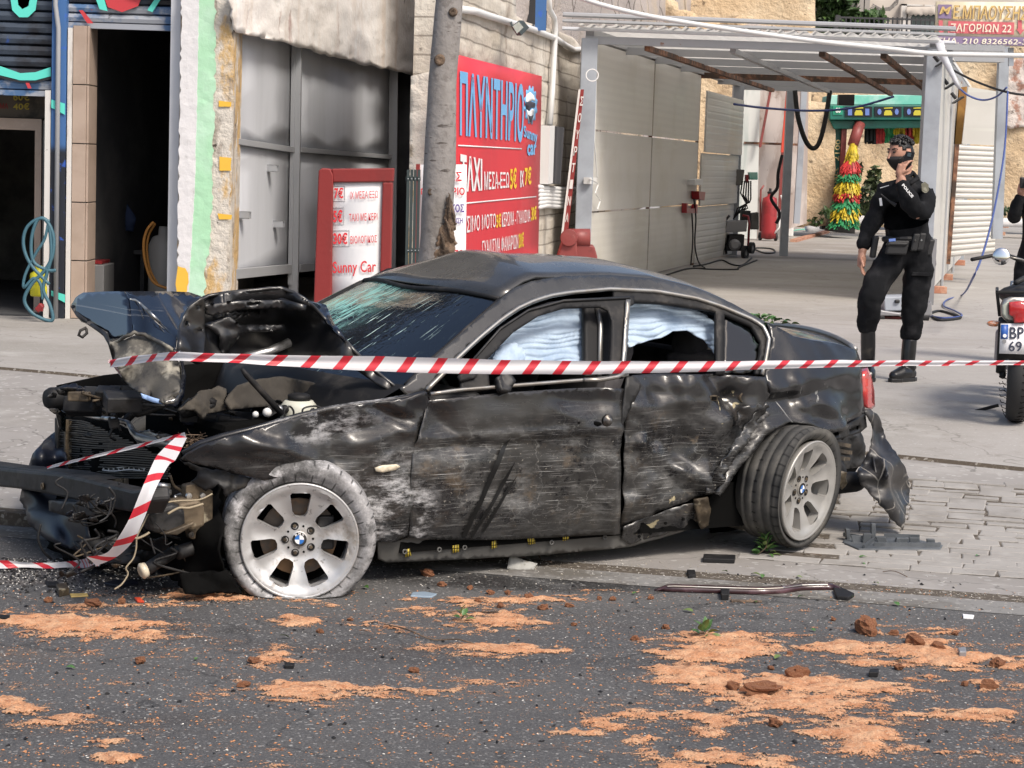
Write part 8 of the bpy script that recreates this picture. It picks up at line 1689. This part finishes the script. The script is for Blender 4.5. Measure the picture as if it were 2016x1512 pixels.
need = np.zeros(X.shape, bool); idx = -np.ones(X.shape, int)
for a, b in ((0, 0), (1, 0), (0, 1), (1, 1)): need[a:X.shape[0]-1+a, b:X.shape[1]-1+b] |= q
idx[need] = np.arange(need.sum())
V_ = np.stack([X[need], Y_[need], Zs[need]], -1); ii, jj = np.nonzero(q)
Fc = np.stack([idx[ii, jj], idx[ii+1, jj], idx[ii+1, jj+1], idx[ii, jj+1]], -1)
me = bpy.data.meshes.new('sand'); me.from_pydata(V_.tolist(), [], Fc.tolist()); me.polygons.foreach_set('use_smooth', [True]*len(Fc))
at = me.attributes.new('cover', 'FLOAT', 'POINT'); at.data.foreach_set('value', cov[need].astype(np.float32))
def grains(s, p):
    """where the sand lies thin, the asphalt shows between its grains"""
    a = s.n('ShaderNodeAttribute'); a.attribute_name = 'cover'; v = s.coord('World', (1, .62, 1))
    g = s.math('ADD', s.math('MULTIPLY', s.noise(v, 120, 3, .85), .8), s.math('MULTIPLY', s.noise(v, 26, 4, .75), .2))
    k = s.math('ADD', s.math('MULTIPLY', a.outputs['Fac'], .50), s.math('SUBTRACT', g, .575)); s.l(s.ramp(k, -.015, .04), p.inputs['Alpha'])
m_sand = M('orange_sand', (.50, .24, .12), .95, bump=1., bscale=110, bdist=.008, bdet=6, co='World', layers=[dict(c=(.60, .36, .21), s=9, det=9, rg=.75, lo=.42, hi=.62, f=.9), dict(c=(.30, .115, .05), s=16, det=9, rg=.78, lo=.5, hi=.66, f=.85), dict(c=(.62, .44, .30), s=120, det=2, lo=.58, hi=.68, f=.7), dict(c=(.2, .1, .055), s=95, det=2, lo=.6, hi=.7, f=.7, off=(2, 1, 0))], extra=grains)
me.materials.append(m_sand); so_ = bpy.data.objects.new('sand', me); COL.objects.link(so_); tag(so_, 'orange sand scattered in patches over the dark asphalt', 'sand', kind='stuff')
# wet stains, under-car darkness and dust film by the sand are painted into the asphalt (see its material); clods of soil are single things
m_clod = M('soil_clod', (.34, .13, .06), .95, bump=1., bscale=60, bdist=.01, layers=[dict(c=(.48, .24, .12), s=12, lo=.45, hi=.65), dict(c=(.2, .075, .04), s=20, lo=.55, hi=.7)])
cl_me = []
for k in range(6):
    mb = MB().ball((0, 0, 0), 1, 12, 8, (1, .85, .72), .0, k)
    mb.v = [tuple(Vector(p)*(1+.30*(1-2.4*abs(noise.noise(Vector(p)*1.6+Vector((k, 3, 1)))))+.5*noise.fractal(Vector(p)*1.5+Vector((k*5, 0, 0)), 1., 2., 3))) for p in mb.v]; o = mb.build('soil_clod', m_clod); cl_me.append(o.data); bpy.data.objects.remove(o)
named = {0: 'round reddish clod nearest the flat front tyre', 1: 'broad dark red clod at the far edge of the sand by the road side', 2: 'big upright brown clod between the two sand patches', 3: 'brown clod on the near tip of the middle sand patch', 4: 'wide flat pale clod below the big upright one'}
CLD = [(843, 1134, 11), (1704, 1246, 23), (1571, 1334, 18), (1442, 1358, 13), (1500, 1368, 26), (1525, 1430, 12), (1962, 1312, 13), (870, 1154, 7), (925, 1160, 6), (183, 1193, 15), (276, 1306, 10), (815, 1324, 8), (1770, 1318, 9), (1945, 1356, 14), (1518, 1318, 6), (1250, 1260, 7), (1000, 1170, 6), (1070, 1200, 8), (965, 1170, 7), (1040, 1180, 9), (1120, 1195, 6), (1180, 1180, 5), (940, 1186, 6), (985, 1196, 7), (1205, 1182, 6), (240, 1188, 8), (480, 1352, 9), (500, 1305, 12), (405, 1178, 14), (390, 1174, 9), (690, 1222, 5), (630, 1246, 6), (95, 1185, 8), (1310, 1238, 7), (1555, 1290, 6), (1130, 1232, 5), (1715, 1252, 9), (1760, 1250, 8), (1800, 1268, 16), (1845, 1280, 13), (1640, 1222, 5), (1280, 1180, 5), (1880, 1250, 6), (1900, 1350, 7)]
def near(u, v):
    far = 'far' if v < 1215 else ('middle' if v < 1330 else 'near')
    return f"{far} row, {'under the bumper' if u < 330 else 'below the front wheel' if u < 740 else 'below the front door' if u < 1130 else 'below the rear door' if u < 1480 else 'below the rear wheel' if u < 1760 else 'by the frame edge'}"
SZ = ('tiny', 'small', 'middling', 'stout')
for i, (u, v, r) in enumerate(CLD):
    o = bpy.data.objects.new('soil_clod', cl_me[i % 6]); COL.objects.link(o); p = G(u, v); rr = r/FPX*p.y; o.location = (p.x, p.y, rr*.55); o.scale = (rr*(1.5 if i == 4 else 1.15), rr, rr*(.5 if i in (4, 9, 27, 28) else .95)); o.rotation_euler = (0, 0, i*1.7)
    tag(o, named.get(i, f"{SZ[min(3, int(max(0, r-4)//3))]} reddish soil clod, {near(u, v)}"), 'clod', 'soil clods on the road')
# grit: nobody could count it
def grit(nm, label, mat, n, where, smin, smax):
    mb = MB()
    for _ in range(n):
        u, v = where(); p = G(u, v); s = random.uniform(smin, smax); s_, t_ = st_of(p); z = pz(s_, t_) if t_ > .05 else 0.; a = random.uniform(0, 6.28); c = Vector((p.x, p.y, z+s*.3)); x = Vector((cos(a), sin(a), random.uniform(-.2, .2)))*s; y = Vector((-sin(a), cos(a), 0))*s*random.uniform(.4, 1); zv = Vector((0, 0, s*random.uniform(.3, .7)))
        mb.add([c-x, c+y, c+x, c-y, c+zv, c-zv*.5], [(0, 1, 4), (1, 2, 4), (2, 3, 4), (3, 0, 4), (1, 0, 5), (2, 1, 5), (3, 2, 5), (0, 3, 5)])
    o = mb.build(nm, mat, fixn=False); tag(o, label, 'grit', kind='stuff'); return o
random.seed(21)
def w_front(): 
    k = random.random(); return (random.uniform(0, 470), 1100+abs(random.gauss(0, 34))) if k < .75 else (random.uniform(0, 2016), random.uniform(1110, 1500))
def w_line():
    u = random.uniform(700, 2016); return u, 1108+max(0, u-1100)*.085+abs(random.gauss(0, 22))*random.choice((-.4, 1))
grit('white_grit', 'pale chips of glass and grit strewn on the road by the wreck', M('white_grit', (.62, .60, .55), .6), 1700, w_front, .002, .0055)
grit('dark_grit', 'dark plastic crumbs strewn on the road below the wrecked front', m_bk, 1100, w_front, .003, .012)
grit('gutter_grit', 'mixed gravel lying along the edge of the pavement', M('gutter_grit', (.27, .24, .19), .9, layers=[dict(c=(.5, .48, .44), s=20)]), 1100, w_line, .002, .006)
grit('sand_crumbs', 'orange crumbs of soil sprinkled over the asphalt', M('soil_crumb', (.45, .21, .10), .95), 2600, lambda: (random.uniform(0, 2016), random.uniform(1160, 1512)), .002, .007)

# ------------------------------------------------------------------ leaves and twigs
m_lf = M('fresh_leaf', (.055, .13, .03), .4, layers=[dict(c=(.09, .18, .06), s=9)]); m_lf2 = M('wilting_leaf', (.12, .17, .05), .5)
def leaf_mesh(mat):
    mb = MB(); g = []
    for i in range(7):
        f = i/6; w_ = .36*sin(pi*f**.8)*(1-.25*f); z = .10*sin(pi*f); g.append([(f, -w_, z+.10*w_*2), (f, 0, z-.03), (f, w_, z+.10*w_*2)])
    o = mb.grid(g).build('leaf', mat, smooth=True); me = o.data; bpy.data.objects.remove(o); return me
LM = [leaf_mesh(m_lf), leaf_mesh(m_lf2)]
def leaf(parent, p, L_, yaw, pitch, roll, k=0):
    o = bpy.data.objects.new('leaf', LM[k]); COL.objects.link(o); o.parent = parent; o.location = Vector(p)-(rootloc(parent) if parent else Vector((0, 0, 0))); o.scale = (L_, L_*.8, L_); o.rotation_euler = Matrix.Rotation(yaw, 4, 'Z').to_3x3().to_4x4().__matmul__(Matrix.Rotation(-pitch, 4, 'Y')).__matmul__(Matrix.Rotation(roll, 4, 'X')).to_euler(); return o
def sprig(label, base, n, L_, hgt, spread, seed, nm='leaf_sprig', grp=None, flat=1.):
    random.seed(seed); t = thing(nm, label, 'leaves', base, grp); MB().tube([base+Vector((-spread*.3, 0, .006)), base+Vector((0, 0, hgt*.4)), base+Vector((.01, 0, hgt*.9))], .0025, 5).build('stem', m_torn, t)
    for i in range(n):
        f = i/max(1, n-1); a = i*2.4+random.uniform(-.3, .3); p = base+Vector((cos(a)*spread*.25*(1-f), sin(a)*spread*.25*(1-f), .01+hgt*f*.75)); leaf(t, p, L_*random.uniform(.75, 1.15), a+random.uniform(-.5, .5), (.1+f*.8+random.uniform(-.4, .35))*flat, random.uniform(-.7, .7), i % 5 == 0)
    return t
gp_ = lambda u, v: Vector((lambda p: (p.x, p.y, pz(*st_of(p)) if st_of(p)[1] > .05 else 0.))(G(u, v)))
sprig('upright green leaf sprig lying in front of the rear tyre', gp_(1507, 1095), 26, .048, .10, .12, 1)
sprig('green leaf sprig lying on the far edge of the orange sand', gp_(1386, 1256), 12, .05, .035, .10, 2); sprig('green leaf and bark scrap lying on the sand behind the front wheel', gp_(908, 1224), 6, .045, .03, .06, 3)
tl = mirrored(CS(.02)(1560, 660), .17, 0, .03); tl.z = tl.z; sprig('heap of green leaves lying on the boot lid below the rear window', Vector(tl)+Vector((0, 0, .015)), 44, .055, .035, .62, 4, flat=.25)
random.seed(5)
LV = ['beside the broken slate grey bracket, the larger of two', 'below the broken slate grey bracket, the smaller of two', 'near the black rectangular trim piece, pale one', 'just above the maroon strip, palest and largest', 'above the maroon strip, dark one', 'above the thick end of the maroon strip', "right of the maroon strip's clip near the seam", 'on the asphalt below the clear shard and front door', 'half way between the maroon strip and the sand sprig', 'below the middle of the maroon strip', 'below the thick end of the maroon strip', 'on the asphalt by the white plastic chip', 'on the pavement below the paving stones', 'on the dark asphalt at the left of the near sand', 'on the asphalt between two left sand patches', 'by the sand tongue below the front tyre', 'at the heel of the flat front tyre', 'on the middle sand patch beside the tall clod, yellowish', 'on the right sand patch beside the dark clod', 'at the far right of the sand', "on the asphalt under the strip's black clip", 'on the asphalt beyond the sand sprig']
for i, (u, v, L_, k) in enumerate(((1690, 1100, .04, 0), (1702, 1114, .03, 0), (1432, 1128, .035, 1), (1478, 1132, .05, 1), (1500, 1140, .04, 0), (1580, 1140, .03, 1), (1720, 1150, .04, 1), (1245, 1172, .03, 0), (1365, 1207, .05, 1), (1490, 1186, .035, 0), (1570, 1178, .035, 0), (1770, 1195, .04, 0), (1928, 1097, .035, 0), (130, 1316, .04, 0), (385, 1302, .03, 0), (570, 1258, .04, 1), (715, 1158, .05, 0), (1525, 1300, .045, 1), (1775, 1305, .03, 0), (1910, 1285, .03, 0), (1670, 1180, .03, 0), (1605, 1245, .03, 0))):
    o = leaf(None, gp_(u, v)+Vector((0, 0, .006)), L_, i*1.9, random.uniform(0, .25), random.uniform(-.3, .3), k); tag(o, 'fallen green leaf '+LV[i], 'leaf', 'fallen leaves on the ground')
def twig(pts, r, label): return tag(MB().tube(spl([gp_(*p)+Vector((0, 0, .006+.012*(i % 2))) for i, p in enumerate(pts)], 5), r, 5).build('twig', m_torn), label, 'twig')
twig([(757, 1232), (800, 1248), (850, 1262), (900, 1268), (938, 1272)], .003, 'long thin twig curving over the asphalt beside the sand'); twig([(870, 1213), (905, 1210), (945, 1208), (980, 1213)], .003, 'short twig lying across the green leaf scrap')
twig([(1548, 1082), (1575, 1072), (1590, 1060)], .003, 'brown twig leaning from the leaf sprig towards the rear tyre'); twig([(1580, 1094), (1600, 1098), (1617, 1096)], .002, 'small twig on the pavement right of the leaf sprig'); twig([(1738, 1128), (1760, 1132), (1786, 1138)], .002, 'thin twig on the pavement below the broken grey bracket')
twig([(1056, 1062), (1058, 1090), (1066, 1106), (1085, 1114)], .003, 'curved bare wire hanging below the car sill')

# ------------------------------------------------------------------ broken pieces lying around
m_maroon = M('maroon_black_trim', (.035, .012, .014), .3, coat=.5, layers=[dict(c=(.10, .05, .06), s=9, lo=.5, hi=.7), dict(c=(.3, .3, .33), s=20, lo=.66, hi=.7)])
m_brk = M('slate_plastic', (.062, .07, .078), .55, layers=[dict(c=(.10, .11, .12), s=6)])
def slab(pts, h, nm, label, mat, cat='debris', lift=.0, bevel=.006, parent=None):
    P3 = [gp_(*p)+Vector((0, 0, lift)) for p in pts]; o = MB().prism(P3, (0, 0, h)).build(nm, mat, parent, bevel=bevel)
    return tag(o, label, cat) if label else o
tr_ = thing('trim_strip', 'long maroon black bumper trim strip lying on the road edge', 'car part', gp_(1470, 1165))
g = []
for u, v in interp_path([(1288, 1160), (1310, 1160), (1400, 1163), (1500, 1166), (1540, 1164), (1580, 1158), (1640, 1157), (1652, 1163)], 30):
    b = gp_(u, v+4); k = min(1, (u-1286)/30)*(1 if u < 1640 else .8); g.append([b+Vector((0, -.02*k, .004)), b+Vector((0, -.008, .022*k+.004)), b+Vector((0, .012, .026*k+.004)), b+Vector((0, .03*k, .006))])
MB().grid(g).build('strip', m_maroon, tr_, smooth=True, solid=.004)
MB().tube([Vector(r[1])+Vector((0, -.004, .0)) for r in g[2:-2]], .003, 5).build('highlight_lip', m_chrome, tr_)
MB().prism([gp_(1640, 1166), gp_(1656, 1164), gp_(1682, 1176), gp_(1670, 1184), (gp_(1646, 1182))], (0, 0, .02)).build('end_clip', m_bk, tr_, bevel=.005)
slab([(1383, 1108), (1446, 1110), (1448, 1101), (1385, 1099)], .022, 'trim_piece', 'short black rectangular trim piece lying on the pavement near the car', m_bk, bevel=.004)
bk_ = thing('plastic_bracket', 'broken slate grey bumper bracket lying beside the torn bumper', 'car part', gp_(1755, 1078))
MB().prism([gp_(*p) for p in ((1658, 1072), (1690, 1086), (1760, 1086), (1850, 1086), (1856, 1078), (1800, 1066), (1760, 1060), (1700, 1060), (1668, 1058))], (0, 0, .014)).build('base', m_brk, bk_, bevel=.004)
for (u, v, w_, d, h) in ((1668, 1066, .02, .05, .055), (1686, 1072, .05, .012, .035), (1718, 1068, .022, .03, .085), (1706, 1074, .04, .012, .05), (1735, 1072, .05, .014, .03), (1775, 1072, .06, .03, .024), (1800, 1074, .05, .012, .03), (1832, 1076, .04, .02, .028), (1848, 1080, .012, .03, .02)):
    p = gp_(u, v); mb = MB(); mb.obox(p+Vector((0, 0, h/2+.01)), (w_/2, 0, 0), (0, d/2, 0), (random.uniform(-.006, .006), 0, h/2)); mb.build('rib', m_brk, bk_, bevel=.003)
for (p, q) in (((1660, 1060), (1712, 1070)), ((1720, 1080), (1850, 1082)), ((1740, 1062), (1810, 1066)), ((1700, 1085), (1722, 1070))): MB().bar(gp_(*p)+Vector((0, 0, .02)), gp_(*q)+Vector((0, 0, .024)), .008, .02).build('rib', m_brk, bk_)
sh_ = thing('metal_shard', 'crumpled pale grey metal shard lying below the sill', 'debris', gp_(1028, 1122))
def shf(u, v): return gp_(u, 1122-.1*(1122-v))+Vector((0, 0, (1124-v)*.0023))
shf.n = Vector((0, -1, .3)).normalized(); sheet('shard', [(998, 1122), (1002, 1100), (1012, 1097), (1030, 1106), (1058, 1112), (1050, 1124), (1020, 1126)], shf, M('grey_primer', (.3, .3, .28), .6, layers=[dict(c=(.15, .14, .12), s=20)]), sh_, step=6, disp=.012, dscale=20, thick=.003)
slab([(808, 1176), (850, 1178), (860, 1172), (836, 1168), (812, 1169)], .008, 'glass_shard', 'bluish glass shard lying on the road below the front door', M('pale_blue_glass', (.30, .38, .46), .1), bevel=.002)
for i, (pts, h, mt, lab) in enumerate((([(205, 1152), (235, 1158), (272, 1152), (268, 1146), (225, 1146)], .012, m_navy, 'flat navy plastic piece lying below the wrecked bumper'), ([(88, 1148), (116, 1152), (118, 1158), (94, 1157)], .012, m_bk, 'small black shard on the road left of the wreck'),
    ([(137, 1171), (172, 1170), (174, 1175), (140, 1177)], .006, M('yellow_stick', (.5, .36, .12), .6), 'yellowish splinter lying on the road before the wreck'), ([(264, 1180), (276, 1180), (284, 1188), (270, 1187)], .010, M('orange_red_plastic', (.6, .07, .03), .4), 'small orange red plastic chip on the road before the wreck'),
    ([(110, 1164), (130, 1160), (136, 1172), (116, 1176)], .03, m_brownmetal, 'crushed brown metal bit beside the yellowish splinter'), ([(36, 1115), (60, 1112), (64, 1120), (40, 1122)], .012, m_bk, 'black shard lying under the drooping tape'), ([(1352, 1128), (1368, 1128), (1370, 1138), (1356, 1140)], .016, m_bk, 'round black rubber bit on the seam by the pavement'),
    ([(1418, 1170), (1436, 1171), (1434, 1182), (1420, 1182)], .026, m_bk, 'round black cap lying below the maroon strip'), ([(0, 1216), (20, 1218), (18, 1224), (-8, 1222)], .015, m_bk, 'black splinter at the frame edge beside the sand'), ([(1438, 1182), (1500, 1184), (1500, 1187), (1440, 1186)], .006, m_torn, 'flat brown splinter lying under the maroon strip'),
    ([(1712, 1327), (1730, 1326), (1728, 1334), (1710, 1334)], .02, m_bk, 'black shard lying on the orange sand'), ([(560, 1310), (580, 1312), (578, 1317), (560, 1317)], .014, m_bk, 'dark crumb beside the near sand patch'), ([(1885, 1290), (1900, 1288), (1902, 1298), (1888, 1298)], .03, m_greymetal, 'grey pebble resting on the sand at the right'), ([(1895, 1212), (1918, 1214), (1916, 1220), (1896, 1219)], .008, m_wht, 'white plastic chip on the asphalt near the pavement'))):
    slab(pts, h, 'plastic_shard', lab, mt, bevel=.003)
tag(MB().lathe(CB(288, 1121, .0), (-.5, -1, -.1), [(0, 0), (.02, 0), (.026, .004), (.026, -.05), (0, -.05)], 12).build('pipe_stub', m_cream2) if False else MB().ball(gp_(2, 968), .035, 10, 7, (1, 1, .7), .3, 2).build('rubber_lump', m_bk), 'black lump lying on the pavement at the frame edge', 'debris')
